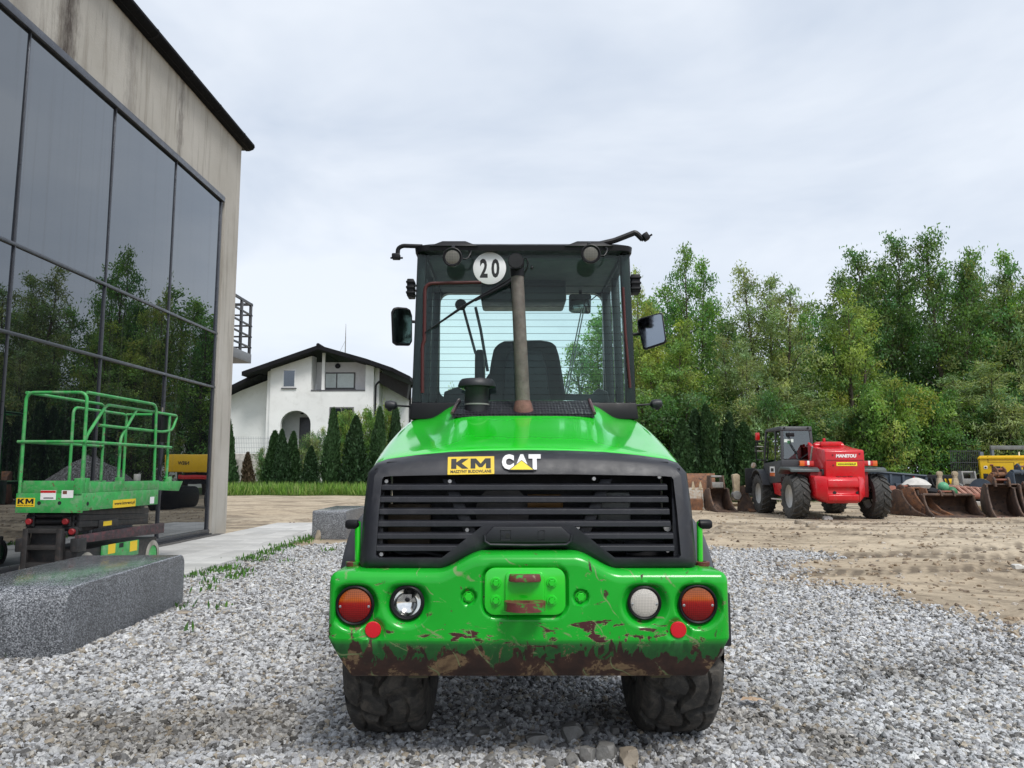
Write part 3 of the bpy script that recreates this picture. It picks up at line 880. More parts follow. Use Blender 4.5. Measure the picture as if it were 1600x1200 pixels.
# ---- hood
def hsec(ly, pts):
    lft = [L(a, b, ly) for a, b in pts]
    lft = [V((-abs(p.x) if i else 0.0, ly, p.z)) for i, p in enumerate(lft)]
    return [V((-p.x, p.y, p.z)) for p in lft[:0:-1]] + lft
secs = [
    [p + V((0, -.012, -.035)) for p in hsec(.31, [(826, 701), (760, 702), (705, 704), (650, 709), (606, 715.5), (590, 721), (577, 736), (571, 780), (565, 880)])],
    hsec(.31, [(826, 701), (760, 702), (705, 704), (650, 709), (606, 715.5), (590, 721), (577, 736), (571, 780), (565, 880)]),
    hsec(.46, [(826, 685), (760, 686), (709, 688), (664, 697), (612, 703), (595, 709), (582, 726), (575, 780), (568, 880)]),
    hsec(.66, [(826, 668), (760, 668), (706, 670), (680, 682), (622, 687), (605, 693), (592, 712), (584, 780), (575, 880)]),
    hsec(.88, [(826, 650), (760, 650), (706, 652), (694, 670), (640, 667.5), (622, 673), (607, 694), (598, 780), (590, 880)]),
    hsec(1.10, [(826, 629), (760, 628), (704, 629), (680, 655), (655, 652), (638, 657), (622, 680), (612, 780), (604, 880)]),
    hsec(1.22, [(826, 626), (760, 625), (704, 626), (676, 655), (654, 654), (638, 660), (624, 690), (614, 780), (606, 880)]),
]
mb = MB().loft(secs, closed=False)
hood = obj('engine_hood', mb, m_green, loader, smooth=32)
# refined with a subdivision so the pressed shoulders read soft
md = hood.modifiers.new('soft', 'SUBSURF'); md.levels = 2; md.render_levels = 2
# louvre panel between hood and cab
def hz(px, ly, dz=0):
    """height of the hood's ridge at ly"""
    ks = [(.31, 701), (.46, 685), (.66, 668), (.88, 650), (1.10, 629)]
    for (a, pa), (b, pb) in zip(ks, ks[1:]):
        if ly <= b: break
    za, zb = L(826, pa, a).z, L(826, pb, b).z
    return za + (zb - za) * (ly - a) / (b - a) + dz
q = [L(706, 652.5, .87), L(929, 650.5, .87), L(921, 624, 1.13), L(717, 625, 1.13)]
q = [V((p.x, p.y, hz(0, min(p.y, 1.1), .014))) for p in q]
def mesh_panel():
    t = NT('perforated_panel'); c = t.coord()
    v = t.n('ShaderNodeTexVoronoi', Vector=t.n('ShaderNodeMapping', Vector=c, Scale=(1, .55, 1)).outputs[0], Scale=55, Randomness=.25).outputs['Distance']
    col = t.ramp(v, [(.30, (.004, .004, .005)), (.42, (.022, .02, .028))])
    t.bsdf(Base__Color=col, Roughness=.5, Specular__IOR__Level=.2, Normal=t.bump(v, .6, .01)); return t.m
lv = obj('louvre_panel', MB().hull2(q, [p - V((0, 0, .02)) for p in q]), mesh_panel(), loader, smooth=0)
m_seal = pm('pink_grey_seal', (.10, .055, .065), .5)
for a, b in ((q[0], q[3]), (q[1], q[2])):
    obj('panel_seal', MB().tube([a + V((0, 0, .004)), b + V((0, 0, .004))], .010, 8), m_seal, lv)
p = L(744, 641.5, .95); pz = hz(0, p.y, .017)
M = frame(V((p.x, p.y, pz)), (0, -.62, .78), (1, 0, 0))
mb = MB(); mb.add([M @ V(v) for v in ((-.032, -.026, 0), (.032, -.026, 0), (.032, .026, 0), (-.032, .026, 0), (-.032, -.026, .003), (.032, -.026, .003), (.032, .026, .003), (-.032, .026, .003))], [(0, 1, 2, 3), (4, 5, 6, 7), (0, 1, 5, 4), (1, 2, 6, 5), (2, 3, 7, 6), (3, 0, 4, 7)])
ws = obj('warning_sticker', mb, pm('amber_print', (.75, .38, .02), .4), lv, smooth=0)
for dx in (-.015, .015):
    t3 = [M @ V((dx + a, b, .0036)) for a, b in ((-.012, -.010), (.012, -.010), (0, .012))]
    ws.data = ws.data
    mbt = MB().tube(t3, .0014, 5, True); o = obj('hazard_mark', mbt, m_blackprint, loader, smooth=0)

# ---- exhaust stack
b0, b1 = L(817.5, 640, .95), L(808, 425, .95)
d = (b1 - b0).normalized()
ex = obj('exhaust_pipe', MB().tube([b0 - d * .02, b0 + d * .06, b0 + (b1 - b0) * .5, b1], [.042, .041, .0385, .037], 24), m_exh, loader)
obj('exhaust_flange', MB().lathe([(.058, -.04), (.058, -.005), (.050, .03), (.043, .05), (.040, .05)], 24, frame(b0, d), False), m_exhb, ex)
top = L(806, 413, .90)
c0 = b1 + d * .002
obj('exhaust_tip', MB().tube([b1 - d * .03, b1 + d * .02, b1 + d * .045 + V((0, -.012, 0)), top + V((0, -.03, .012))], [.039, .041, .043, .046], 24), m_black, ex)
obj('tip_opening', MB().lathe([(.041, 0), (.041, .002), (.001, .002)], 24, frame(top + V((0, -.031, .0125)), (top + V((0, -.03, .012))) - (b1 + d * .045 + V((0, -.012, 0))))), m_dark, ex)
# ---- air pre-cleaner
pc = L(745, 630, .98)
zt_, zm_ = L(745, 593, .98).z, L(745, 604, .98).z
M = Matrix.Translation((pc.x, .98, 0))
s = 4.45 / 1200
prc = obj('air_precleaner', MB().lathe([(18.5 * s, pc.z - .06), (18.5 * s, zm_ - .02), (20 * s, zm_ - .012), (20 * s, zm_)], 28, M), m_blackpl, loader)
obj('rain_cap', MB().lathe([(21 * s, zm_ - .006), (29 * s, zm_ - .004), (29.5 * s, zm_ + .004), (27 * s, zt_ - .012), (24 * s, zt_), (.001, zt_ + .003)], 32, M), m_blackpl, prc)
obj('clamp_band', MB().lathe([(19 * s, pc.z - .012), (19.3 * s, pc.z - .012), (19.3 * s, pc.z - .004), (19 * s, pc.z - .004)], 28, M, False), m_greysteel, prc)

# ---- cab
YR, YF = 1.14, 2.12
hb = (abs(L(644, 640, YR).x) + abs(L(997, 640, YR).x)) / 2
ht = (abs(L(651, 388, YR).x) + abs(L(983, 388, YR).x)) / 2
zb, zt = L(820, 640, YR).z, L(818, 388, YR).z
zroof = L(818, 379, YR - .04).z
def cx(z): return hb + (ht - hb) * (z - zb) / (zt - zb)
def post(name, s, y, w, d, z0, z1, mat=m_black, inset=0, par=None):
    A, B = cx(z0) - inset, cx(z1) - inset
    lo = [V((s * A, y, z0)), V((s * (A - w), y, z0)), V((s * (A - w), y + d, z0)), V((s * A, y + d, z0))]
    hi = [V((s * B, y, z1)), V((s * (B - w), y, z1)), V((s * (B - w), y + d, z1)), V((s * B, y + d, z1))]
    return obj(name, MB().hull2(lo, hi), mat, par or loader, bevel=.008)
m_cabin = pm('cab_frame_paint', (.016, .021, .024), .4, var=.15)
for s in (-1, 1):
    post('rear_post', s, YR + .012, .055, .07, zb - .02, zt)
    post('door_post', s, 1.62, .05, .06, zb - .1, zt, m_cabin)
    post('front_post', s, YF - .06, .06, .06, zb - .3, zt, m_cabin)
# front window surround with rounded corners
zf0, zf1 = L(820, 622, YF).z, L(820, 458, YF).z
xf = (abs(L(694, 520, YF).x) + abs(L(950, 520, YF).x)) / 2
ring_i = rrect(-xf, xf, zf0, zf1, .07, 6)
ring_o = rrect(-cx(zb) + .0, cx(zb) - .0, zf0 - .35, zt, .02, 6)
vv = [V((x, YF, z)) for x, z in ring_i] + [V((max(-cx(z), min(cx(z), x)), YF, z)) for x, z in ring_o] + [V((max(-cx(z), min(cx(z), x)), YF + .06, z)) for x, z in ring_o] + [V((x, YF + .06, z)) for x, z in ring_i]
n = len(ring_i); ff = []
for k in range(n):
    j = (k + 1) % n
    for r in range(4): ff.append((r * n + k, r * n + j, ((r + 1) % 4) * n + j, ((r + 1) % 4) * n + k))
fs = obj('front_surround', MB().add(vv, ff), m_cabin, loader, smooth=30)
obj('front_window', MB().box(-xf - .02, xf + .02, YF + .025, YF + .031, zf0 - .02, zf1 + .02), m_frontglass, fs, smooth=0)
# roof and headliner
rl = [V((x, y, zroof - .052)) for x, y in rrect(-ht - .012, ht + .012, YR - .05, YF + .065, .07, 5)]
rm = [V((x, y, zroof - .02)) for x, y in rrect(-ht - .016, ht + .016, YR - .055, YF + .07, .075, 5)]
rt = [V((x, y, zroof)) for x, y in rrect(-ht + .03, ht - .03, YR - .01, YF + .03, .07, 5)]
roof = obj('cab_roof', MB().loft([rl, rm, rt]), m_black, loader, smooth=50)
obj('headliner', MB().box(-ht + .06, ht - .06, YR + .10, YF - .002, zt - .05, zt - .012), pm('headliner_cloth', (.10, .11, .115), .8, var=.15), loader, bevel=.012)
obj('roof_console', MB().box(-.28, .30, YF - .42, YF - .1, L(780, 472, YF - .42).z, zt - .055), m_cabin, loader, bevel=.02)
# belt line and lower body
obj('rear_sill', MB().hull2([V((-hb - .006, YR - .03, zb - .06)), V((hb + .006, YR - .03, zb - .06)), V((hb + .006, YR + .12, zb - .06)), V((-hb - .006, YR + .12, zb - .06))],
                            [V((-hb + .002, YR - .012, L(820, 629, YR).z)), V((hb - .002, YR - .012, L(820, 629, YR).z)), V((hb - .002, YR + .12, L(820, 629, YR).z)), V((-hb + .002, YR + .12, L(820, 629, YR).z))]), m_black, loader, bevel=.01)
obj('cab_body', MB().box(-hb + .02, hb - .02, YR + .125, YF + .045, .75, zb + .02), m_black, loader, bevel=.02)
# rear window, one bonded sheet
gl = [V((-cx(zb + .03) + .006, YR, zb + .045)), V((cx(zb + .03) - .006, YR, zb + .045)), V((cx(zt) - .006, YR, zt + .012)), V((-cx(zt) + .006, YR, zt + .012))]
rw = obj('rear_window', MB().hull2(gl, [p + V((0, .006, 0)) for p in gl]), m_cabglass, loader, smooth=0)
for k in range(17):
    z = L(820, 447 + 10.6 * k, YR).z
    w = cx(z) - .075
    o = obj('heating_wire', MB().box(-w, w, YR - .0015, YR - .0003, z - .0011, z + .0011), m_black, rw, smooth=0) if k == 0 else obj('heating_wire', MB().box(-w, w, YR - .0015, YR - .0003, z - .0011, z + .0011), m_black, rw, smooth=0)
for s in (-1, 1):     # side glazing
    z0_, z1_ = zb + .05, zt - .06
    for ya, yb in ((YR + .09, 1.61), (1.69, YF - .07)):
        a = [V((s * (cx(z0_) - .012), ya, z0_)), V((s * (cx(z0_) - .012), yb, z0_)), V((s * (cx(z1_) - .012), yb, z1_)), V((s * (cx(z1_) - .012), ya, z1_))]
        obj('side_window', MB().hull2(a, [p - V((s * .006, 0, 0)) for p in a]), m_frontglass, loader, smooth=0)
    obj('roof_rail', MB().box(s * ht - (.055 if s > 0 else 0), s * ht + (0 if s > 0 else .055), YR + .09, YF - .061, zt - .06, zt + .004), m_cabin, loader, bevel=.006)
m_redseal = pm('red_brown_seal', (.075, .012, .012), .5, var=.1)
pts = fillet([L(660, 614, YR - .004), L(660, 540, YR - .004), L(663, 532, YR - .004), L(664, 443, YR - .004), L(752, 441, YR - .004)], .05, 6)
obj('window_seal', MB().tube(pts, .0105, 8), m_redseal, rw)
obj('window_seal', MB().tube([L(973.5, 449, YR - .004), L(977, 520, YR - .004), L(984.5, 606, YR - .004)], .0085, 8), m_redseal, rw)
# interior: seat, console, dash, mirror, pale strip
ys = 1.62
pts = [(762, 640), (762, 600), (767, 565), (771, 546), (777, 537), (788, 532), (845, 531), (862, 533), (869, 540), (874, 556), (880, 590), (887, 640)]
A = [L(a, b, ys) for a, b in pts]
seat = obj('seat_backrest', MB().hull2(A, [p + V((0, .13, 0)) for p in A]), m_seat, loader, smooth=60, bevel=.025, seg=3)
A = [L(a, b, ys - .012) for a, b in ((786, 640), (788, 575), (796, 548), (846, 548), (854, 575), (862, 640))]
obj('backrest_shell', MB().hull2(A, [p + V((0, .05, 0)) for p in A]), m_blackpl, seat, bevel=.012)
A = [L(a, b, 1.9) for a, b in ((741, 640), (742, 552), (745, 546), (754, 546), (756, 552), (757, 640))]
obj('side_console', MB().hull2(A, [p + V((0, .3, 0)) for p in A]), m_cabin, loader, bevel=.008)
A = [L(a, b, 1.84) for a, b in ((690, 640), (694, 612), (715, 604), (730, 612), (925, 616), (935, 606), (950, 612), (955, 640))]
obj('dashboard', MB().hull2(A, [p + V((0, .2, 0)) for p in A]), m_cabin, loader, bevel=.008)
c = L(800, 596, 1.80)
obj('steering_wheel', MB().tube([c + V((.17 * math.cos(a), .08 * math.sin(a), .10 * math.sin(a))) for a in [2 * PI * k / 28 for k in range(28)]], .013, 8, True), m_black, loader)
A = [L(a, b, 2.00) for a, b in ((889, 462), (893, 459), (922, 459), (924, 463), (923, 488), (920, 490), (893, 488), (889, 485))]
im = obj('interior_mirror', MB().hull2(A, [p + V((0, .02, 0)) for p in A]), pm('dim_mirror', (.18, .20, .20), .12, .9, var=.3, vs_=14), loader, bevel=.004)
obj('mirror_stem', MB().tube([L(907, 460, 2.01), L(907, 448, 2.04)], .012), m_black, im)
obj('mirror_bracket', MB().tube([L(922, 470, 2.02), L(932, 462, 2.04), L(938, 460, 2.06)], .004), m_black, im)
for a, b in (((913, 480), (885, 622)), ((909, 482), (881, 622))):
    obj('pale_strip', MB().tube([L(*a, 1.96), L(*b, 1.96)], .0045, 8), pm('pale_strip_paint', (.45, .5, .5), .4), loader)  # two thin pale tubes along a diagonal white strip
p = L(720, 476, 1.95)
obj('front_wiper_motor', MB().lathe([(.001, -.02), (.035, -.015), (.042, .0), (.035, .03), (.001, .035)], 18, yfacing(p)), m_black, loader)
obj('front_wiper_arm', MB().tube([L(724, 482, YF + .06), L(743, 552, YF + .06)], .010), m_black, loader)
obj('front_wiper_arm', MB().tube([L(743, 480, YF + .06), L(751, 515, YF + .06), L(762, 580, YF + .06)], .011), m_black, loader)
# rear wiper
pv = L(813, 428, YR - .03)
wp = obj('rear_wiper', MB().tube([L(815, 428, YR - .03), L(790, 445, YR - .035), L(742, 470, YR - .03)], [.012, .010, .006]), m_black, loader)
obj('wiper_blade', MB().tube([L(800, 434, YR - .018), L(722, 480, YR - .018), L(664, 520, YR - .018)], [.005, .009, .004]), m_black, wp)
obj('wiper_pivot', MB().lathe([(.026, -.04), (.026, .0), (.018, .012), (.001, .014)], 18, yfacing(pv)), m_black, wp)
obj('washer_hose', MB().tube(fillet([L(820, 425, YR - .02), L(826, 412, YR - .03), L(822, 402, YR - .02), L(814, 410, YR - .02)], .02), .004), m_black, wp)
obj('wiper_cap', MB().lathe([(.009, -.02), (.009, .004), (.001, .006)], 12, yfacing(L(831, 418, YR - .01))), m_black, wp)
# speed disc
M = yfacing(L(765, 419, YR - .012)); r_ = 26.2 * 4.55 / 1200
sp = obj('speed_disc', MB().lathe([(r_, -.004), (r_, .0), (r_ - .002, .001), (.001, .001)], 48, M), m_white, loader)
u_ = 4.52 / 1200
obj('digit', text_mb('2', 12.5 * u_, 31 * u_, M @ Matrix.Translation((-9.3 * u_, -.3 * u_, .001)), bold=.035), m_blackprint, sp, smooth=0)
obj('digit', text_mb('0', 13 * u_, 31 * u_, M @ Matrix.Translation((9.3 * u_, -.3 * u_, .001)), bold=.035), m_blackprint, sp, smooth=0)
# work lights under the roof edge
for px, py in ((707, 402), (923, 397)):
    c = L(px, py, YR - .15); M = yfacing(c)
    h = obj('work_light', MB().lathe([(.030, -.055), (.052, -.03), (.058, -.004), (.058, .010), (.052, .012), (.046, .004)], 28, M), m_black, loader)
    obj('lens', MB().lathe([(.046, .003), (.030, .007), (.001, .009)], 28, M), m_led, h)
    obj('bracket', MB().tube(fillet([c + V((0, .03, .03)), c + V((0, .06, .085)), c + V((0, .16, .085))], .02), .012), m_black, h)
    obj('lamp_base', MB().hull2([V((c.x - .15, YR - .07, zroof - .03)), V((c.x + .15, YR - .07, zroof - .03)), V((c.x + .15, YR + .05, zroof - .03)), V((c.x - .15, YR + .05, zroof - .03))],
                                 [V((c.x - .07, YR - .05, zroof + .008)), V((c.x + .07, YR - .05, zroof + .008)), V((c.x + .05, YR + .03, zroof + .008)), V((c.x - .05, YR + .03, zroof + .008))]), m_black, h, bevel=.008)
    obj('cable', MB().tube(fillet([c + V((.045, .02, 0)), c + V((.085, .03, -.004)), c + V((.11, .05, .05)), c + V((.09, .1, .07))], .03), .0045), m_black, h)
# roof arms with sockets
for a_, blk in ((((660, 385), (629, 384), (622, 388), (621, 401)), (619, 401)), (((925, 384), (960, 376), (992, 363.5), (996, 366), (1004, 374)), (1009, 370))):
    o = obj('roof_arm', MB().tube(fillet([L(x, y, YR - .02) for x, y in a_], .02), .0135 if a_[0][0] < 700 else .0175), m_black, loader)
    p = L(*blk, YR - .02)
    Mx = Matrix.Rotation(math.radians(0 if a_[0][0] < 700 else -32), 3, 'Y')
    obj('arm_socket', MB().cbox(p, (.048, .05, .034) if a_[0][0] < 700 else (.036, .05, .045), Mx), m_black, o, bevel=.006)
    obj('socket_pin', MB().tube([p + Mx @ V((-.034, 0, -.008)), p + Mx @ V((.040, 0, -.008))], .006), m_black, o)
# hinges on cab sides
for s, (pa, pb, zz) in ((-1, (638, 649, (440, 467))), (1, (984, 997, (433, 461)))):
    A, B = L(pa, zz[1], YR + .1), L(pb, zz[0], YR + .1)
    hg = obj('window_hinge', MB().box(A.x, B.x, YR + .02, YR + .12, A.z, B.z), m_black, loader, bevel=.006)
    for k in range(3):
        z = A.z + (B.z - A.z) * (.2 + .3 * k)
        obj('hinge_rib', MB().box(A.x - .004, B.x + .004, YR + .01, YR + .125, z - .006, z + .006), m_black, hg, bevel=.002)
# mirrors
def mirror(px0, px1, poly, ly, yawm, label, mt):
    A = [L(a, b, ly) for a, b in poly]
    c = sum(A, V()) / len(A)
    R = Matrix.Rotation(math.radians(yawm), 3, 'Z')
    A = [c + R @ (p - c) for p in A]; nrm = R @ V((0, -1, 0))
    h = obj('mirror_housing', MB().loft([[c + (p - c) * .8 - nrm * .06 for p in A], [p - nrm * .03 for p in A], [p for p in A]]), m_black, loader, smooth=40, bevel=.006)
    h['label'] = label
    B = [c + (p - c) * .90 + nrm * .0015 for p in A]
    obj('mirror_glass', MB().hull2(B, [p - nrm * .004 for p in B]), mt, h, smooth=0)
    return h, c
mirror_dark = pm('mirror_shaded', (.16, .20, .19), .03, 1.0, var=.05)
mirror_sky = pm('mirror_silver', (.30, .33, .37), .02, 1.0, var=.03)
hL, cL = mirror(0, 0, [(612, 488), (615, 482), (621, 480), (636, 480), (642, 483), (645, 492), (645, 532), (641, 539), (620, 540), (614, 536)], 1.95, 24, 'black cab mirror with dark green reflection', mirror_dark)
obj('mirror_arm', MB().tube([cL + V((.05, .04, .02)), cL + V((.14, .06, .02)), V((-cx(cL.z) + .02, 2.0, cL.z + .02))], .011), m_black, hL)
hR, cR = mirror(0, 0, [(996, 500), (1000, 496), (1031, 489), (1035, 490), (1041, 533), (1039, 537), (1009, 546), (1005, 545), (996, 505)], 1.75, -14, 'grey cab mirror tilted towards the sky', mirror_sky)
obj('mirror_arm', MB().tube([cR + V((-.05, .04, -.02)), cR + V((-.12, .06, -.02)), V((cx(cR.z) - .02, 1.8, cR.z - .02))], .011), m_black, hR)
# side marker lamps on stalks
for s, (px, py) in ((-1, (609, 633)), (1, (1027, 631))):
    p = L(px, py, 1.3)
    st = obj('marker_stalk', MB().tube([p, V((s * (hb - .03), 1.3, p.z - .012))], .006), m_black, loader)
    obj('marker_lamp', MB().lathe([(.010, -.045), (.026, -.03), (.030, .0), (.022, .025), (.012, .03), (.001, .03)], 16, frame(p, (s * 1, -.1, .1))), m_blackpl, st)
    obj('lamp_boss', MB().lathe([(.013, -.02), (.013, .012), (.001, .014)], 10, frame(p + V((0, 0, -.026)), (0, -1, 0))), m_black, st)

# ---- rear fenders, rods, mud flaps
wx = (abs(L(597, 1100, .25).x) + abs(L(1059, 1100, .25).x)) / 2
WR, WY = .52, .78
for s in (-1, 1):
    loops = []
    for k in range(15):
        a = math.radians(28 + 84 * k / 14)
        cy, cz = WY - math.cos(a) * .60, WR + math.sin(a) * .585
        xi, xo = s * (wx - .20), s * (wx + .215)
        dn = V((0, -math.cos(a), math.sin(a))) * .022
        pc_ = V((0, cy, cz))
        loops.append([V((xi, 0, 0)) + pc_, V((xo - s * .03, 0, 0)) + pc_, V((xo, 0, 0)) + pc_ - dn * 1.6, V((xo - s * .006, 0, 0)) + pc_ - dn * 1.9, V((xo - s * .05, 0, 0)) + pc_ - dn, V((xi, 0, 0)) + pc_ - dn])
    obj('rear_fender', MB().loft(loops), pm('fender_plastic', (.055, .056, .066), .42, var=.15, bump=.1, bs=300), loader, smooth=50)
    px = 559 if s < 0 else 1094
    lo, hi = L(px, 889, .20), L(px - (0 if s < 0 else 1), 815, .20)
    rod = obj('stay_rod', MB().tube(fillet([lo + V((-s * .06, 0, 0)), lo, hi], .012, 4), .0135, 10), m_green, loader)
    obj('rubber_buffer', MB().lathe([(.012, -.01), (.022, 0), (.022, .045), (.016, .055), (.001, .055)], 14, frame(hi + V((0, 0, -.012)), (s, 0, 0))), m_black, rod)
    if s > 0:
        A, B = L(1141, 1008, .56), L(1137, 925, .56)
        obj('mud_flap', MB().box(A.x - .05, A.x, .53, .60, A.z, B.z), m_blackpl, loader, bevel=.008)

# ---- wheels
def tyre_tread(R, W, nt, nu, N, depth):
    vv, ff = [], []
    us = np.linspace(-1, 1, nu)
    for i in range(nt):
        th = 2 * PI * i / nt
        ph = th * N / (2 * PI)
        for u in us:
            a = abs(u)
            base = R - .014 * a ** 2 - .10 * max(0, a - .80) ** 1.6 * 6
            w = W / 2 * (u if a < .8 else math.copysign(.8 + (a - .8) * .95, u))
            zig = .16 * math.sin(2 * PI * ph)
            g = 1 - sstep(.045, .085, abs(u - zig))
            off = .5 if u > zig else 0
            fr = (ph + off + .34 * a + .05 * math.sin(5 * u)) % 1
            g = max(g, 1 - sstep(.075, .125, abs(fr - .5)))
            g = max(g, .35 * (1 - sstep(.02, .05, abs(a - .55 - .05 * math.sin(2 * PI * ph)))))
            r = base - depth * g
            vv.append((w, r * math.cos(th), r * math.sin(th)))
    for i in range(nt):
        j = (i + 1) % nt
        for k in range(nu - 1):
            ff.append((i * nu + k, i * nu + k + 1, j * nu + k + 1, j * nu + k))
    base = len(vv)
    # side walls
    for s, k in ((-1, 0), (1, nu - 1)):
        rings = [(R * .90, .49), (R * .78, .52), (R * .62, .50), (R * .56, .44)]
        idx_prev = [i * nu + k for i in range(nt)]
        for rr, ww in rings:
            st = len(vv)
            for i in range(nt):
                th = 2 * PI * i / nt
                vv.append((s * W * ww, rr * math.cos(th), rr * math.sin(th)))
            cur = [st + i for i in range(nt)]
            for i in range(nt):
                j = (i + 1) % nt
                ff.append((idx_prev[i], idx_prev[j], cur[j], cur[i]))
            idx_prev = cur
    return MB().add(vv, ff)
tyre_me = mesh_of(tyre_tread(WR, .385, 520, 67, 13, .034), 'tyre', 40)
tyre_me.materials.append(m_rubber)
rim_me = mesh_of(MB().lathe([(.31, -.18), (.30, -.15), (.24, -.12), (.22, -.02), (.12, .0), (.10, .05), (.001, .05)], 32, frame((0, 0, 0), (1, 0, 0), (0, 1, 0)), False).lathe([(.295, .17), (.29, .14), (.21, .0)], 32, frame((0, 0, 0), (1, 0, 0), (0, 1, 0)), False), 'rim')
rim_me.materials.append(m_rimw)
for y in (WY, WY + 2.1):
    for s in (-1, 1):
        w = bpy.data.objects.new('wheel', None); w.empty_display_size = .1
        link(w, loader); w.location = (s * (wx + .030) + .028, y, WR)
        t_ = bpy.data.objects.new('tyre', tyre_me); link(t_, w); t_.rotation_euler = (.35 * (s + 1) + y, 0, 0)
        r_o = bpy.data.objects.new('rim', rim_me); link(r_o, w); r_o.rotation_euler = (0, 0, 0 if s > 0 else PI)
for y in (WY, WY + 2.1):
    obj('axle', MB().tube([(-wx, y, WR), (-.2, y, WR), (.2, y, WR), (wx, y, WR)], [.08, .11, .11, .08], 16), m_black, loader)
obj('chassis', MB().box(-.32, .32, .57, 3.0, .50, .95), m_black, loader, bevel=.03)
for s in (-1, 1):
    obj('lift_arm', MB().prism([(2.3, .95), (2.9, 1.25), (4.0, .55), (4.1, .40), (3.9, .40), (2.9, .95)], 'x', s * .30 - .04, s * .30 + .04), m_green, loader, bevel=.01)
obj('loader_bucket', MB().prism([(4.0, .30), (4.15, .75), (4.25, .75), (4.2, .35), (4.35, .08), (4.95, .06), (4.95, .03), (4.3, .03)], 'x', -.9, .9), m_black, loader, bevel=.01)
for px in (655, 1030):
    p = L(px, 1063, .2)
    obj('tow_lug', MB().box(p.x - .045, p.x + .045, .16, .30, ZB - .018, ZB + .02), pm('mud_steel', (.10, .09, .05), .8), loader, bevel=.006)

# ================================================================== GLASS-FRONTED BUILDING (its long wall is the plane x = XW)
XW = -6.45
cor = PX(364, 560, XW).y
YB0 = -6.0
ze = PX(374, 226, XW).z                       # wall head
r0 = 0.0
r1, r2, r3 = PX(344, 607, XW).z, PX(345, 523, XW).z, PX(348, 313, XW).z
yg = PX(349, 313, XW).y
bld = thing('glass_fronted_building', 'streaked concrete building with a tall dark mirror glass wall and black eaves', 'building', (XW, cor, 0))
mb = MB()
mb.box(XW - 9, XW - .30, YB0, cor - .001, 0, ze)
obj('core', mb, m_dark, bld, smooth=0)
obj('concrete_band', MB().box(XW - .299, XW, YB0, yg + .11, r3 + .10, ze), m_concrete, bld, smooth=0)
obj('concrete_pier', MB().box(XW - .299, XW, yg + .111, cor, 0, ze), m_concrete, bld, smooth=0)
obj('end_wall', MB().box(XW - 9, XW - .30, cor, cor + .02, 0, ze + .3), m_concrete, bld, smooth=0)
pw = 2.12
ygs = [yg - pw * k for k in range(0, 9)]
rows = [r0 + .10, r1, r2, r3]
rnd = random.Random(4)
pane_i = 0
for k in range(8):
    for j in range(3):
        a, b = ygs[k + 1] + .018, ygs[k] - .018
        z0, z1 = rows[j] + .02, rows[j + 1] - .02
        tx = [rnd.uniform(-.011, .011) for _ in range(4)]
        A = [V((XW - .05 + tx[0], a, z0)), V((XW - .05 + tx[1], b, z0)), V((XW - .05 + tx[2], b, z1)), V((XW - .05 + tx[0] + tx[2] - tx[1], a, z1))]
        # flat panes, each set a hair off true
        obj('pane', MB().hull2(A, [p - V((.02, 0, 0)) for p in A]), m_facade, bld, smooth=0)
for k in range(9):
    w = .05 if k == 0 else .016
    obj('mullion', MB().box(XW - .10, XW - .022, ygs[k] - w / 2, ygs[k] + w / 2, .06, r3 + .04), m_alu, bld, bevel=.003)
for z, w in ((rows[0], .08), (r1, .045), (r2, .045), (r3 + .05, .11)):
    obj('transom', MB().box(XW - .09, XW - .018 + (.03 if z > r2 + .1 else 0), YB0, yg + .06, z - w / 2, z + w / 2), m_alu, bld, bevel=.003)
obj('sill_flashing', MB().box(XW - .1, XW + .02, YB0, yg + .1, 0.0, .055), m_alu, bld, smooth=0)
# eaves: soffit, fascia and gutter with joints
eave = PX(392, 222, XW + .34)
obj('soffit', MB().box(XW - .6, XW + .12, YB0, cor + .20, ze + .001, ze + .05), m_black, bld, smooth=0)
gp = [(XW + .02, ze + .051), (XW + .02, ze + .14), (XW + .21, ze + .15), (XW + .225, ze + .09), (XW + .19, ze + .03), (XW + .10, ze - .005), (XW + .02, ze - .005)]
gut = obj('gutter', MB().prism(gp, 'y', YB0, cor + .22), pm('gutter_black', (.006, .006, .007), .75, var=.2, spec=.12), bld, smooth=40)
for k in range(9):
    y = cor - .4 - 1.35 * k
    gpp = [(XW + .12 + (x - XW - .12) * 1.05, ze + .07 + (z - ze - .07) * 1.06) for x, z in gp]
    obj('gutter_joint', MB().prism(gpp, 'y', y, y + .05), m_roof, gut, smooth=40)
obj('roof_slab', MB().prism([(XW + .20, ze + .161), (XW - 4.5, ze + 1.1), (XW - 9, ze + .161)], 'y', YB0, cor + .22), m_roof, bld, smooth=0)
# strip drain along the foot of the glass
dr = obj('drain_strip', MB().box(XW + .03, XW + .26, 4, cor - .6, .0, .035), pm('dark_grit', (.10, .095, .09), .9, var=.4, vs_=20, bump=.8, bs=90), bld, smooth=0)
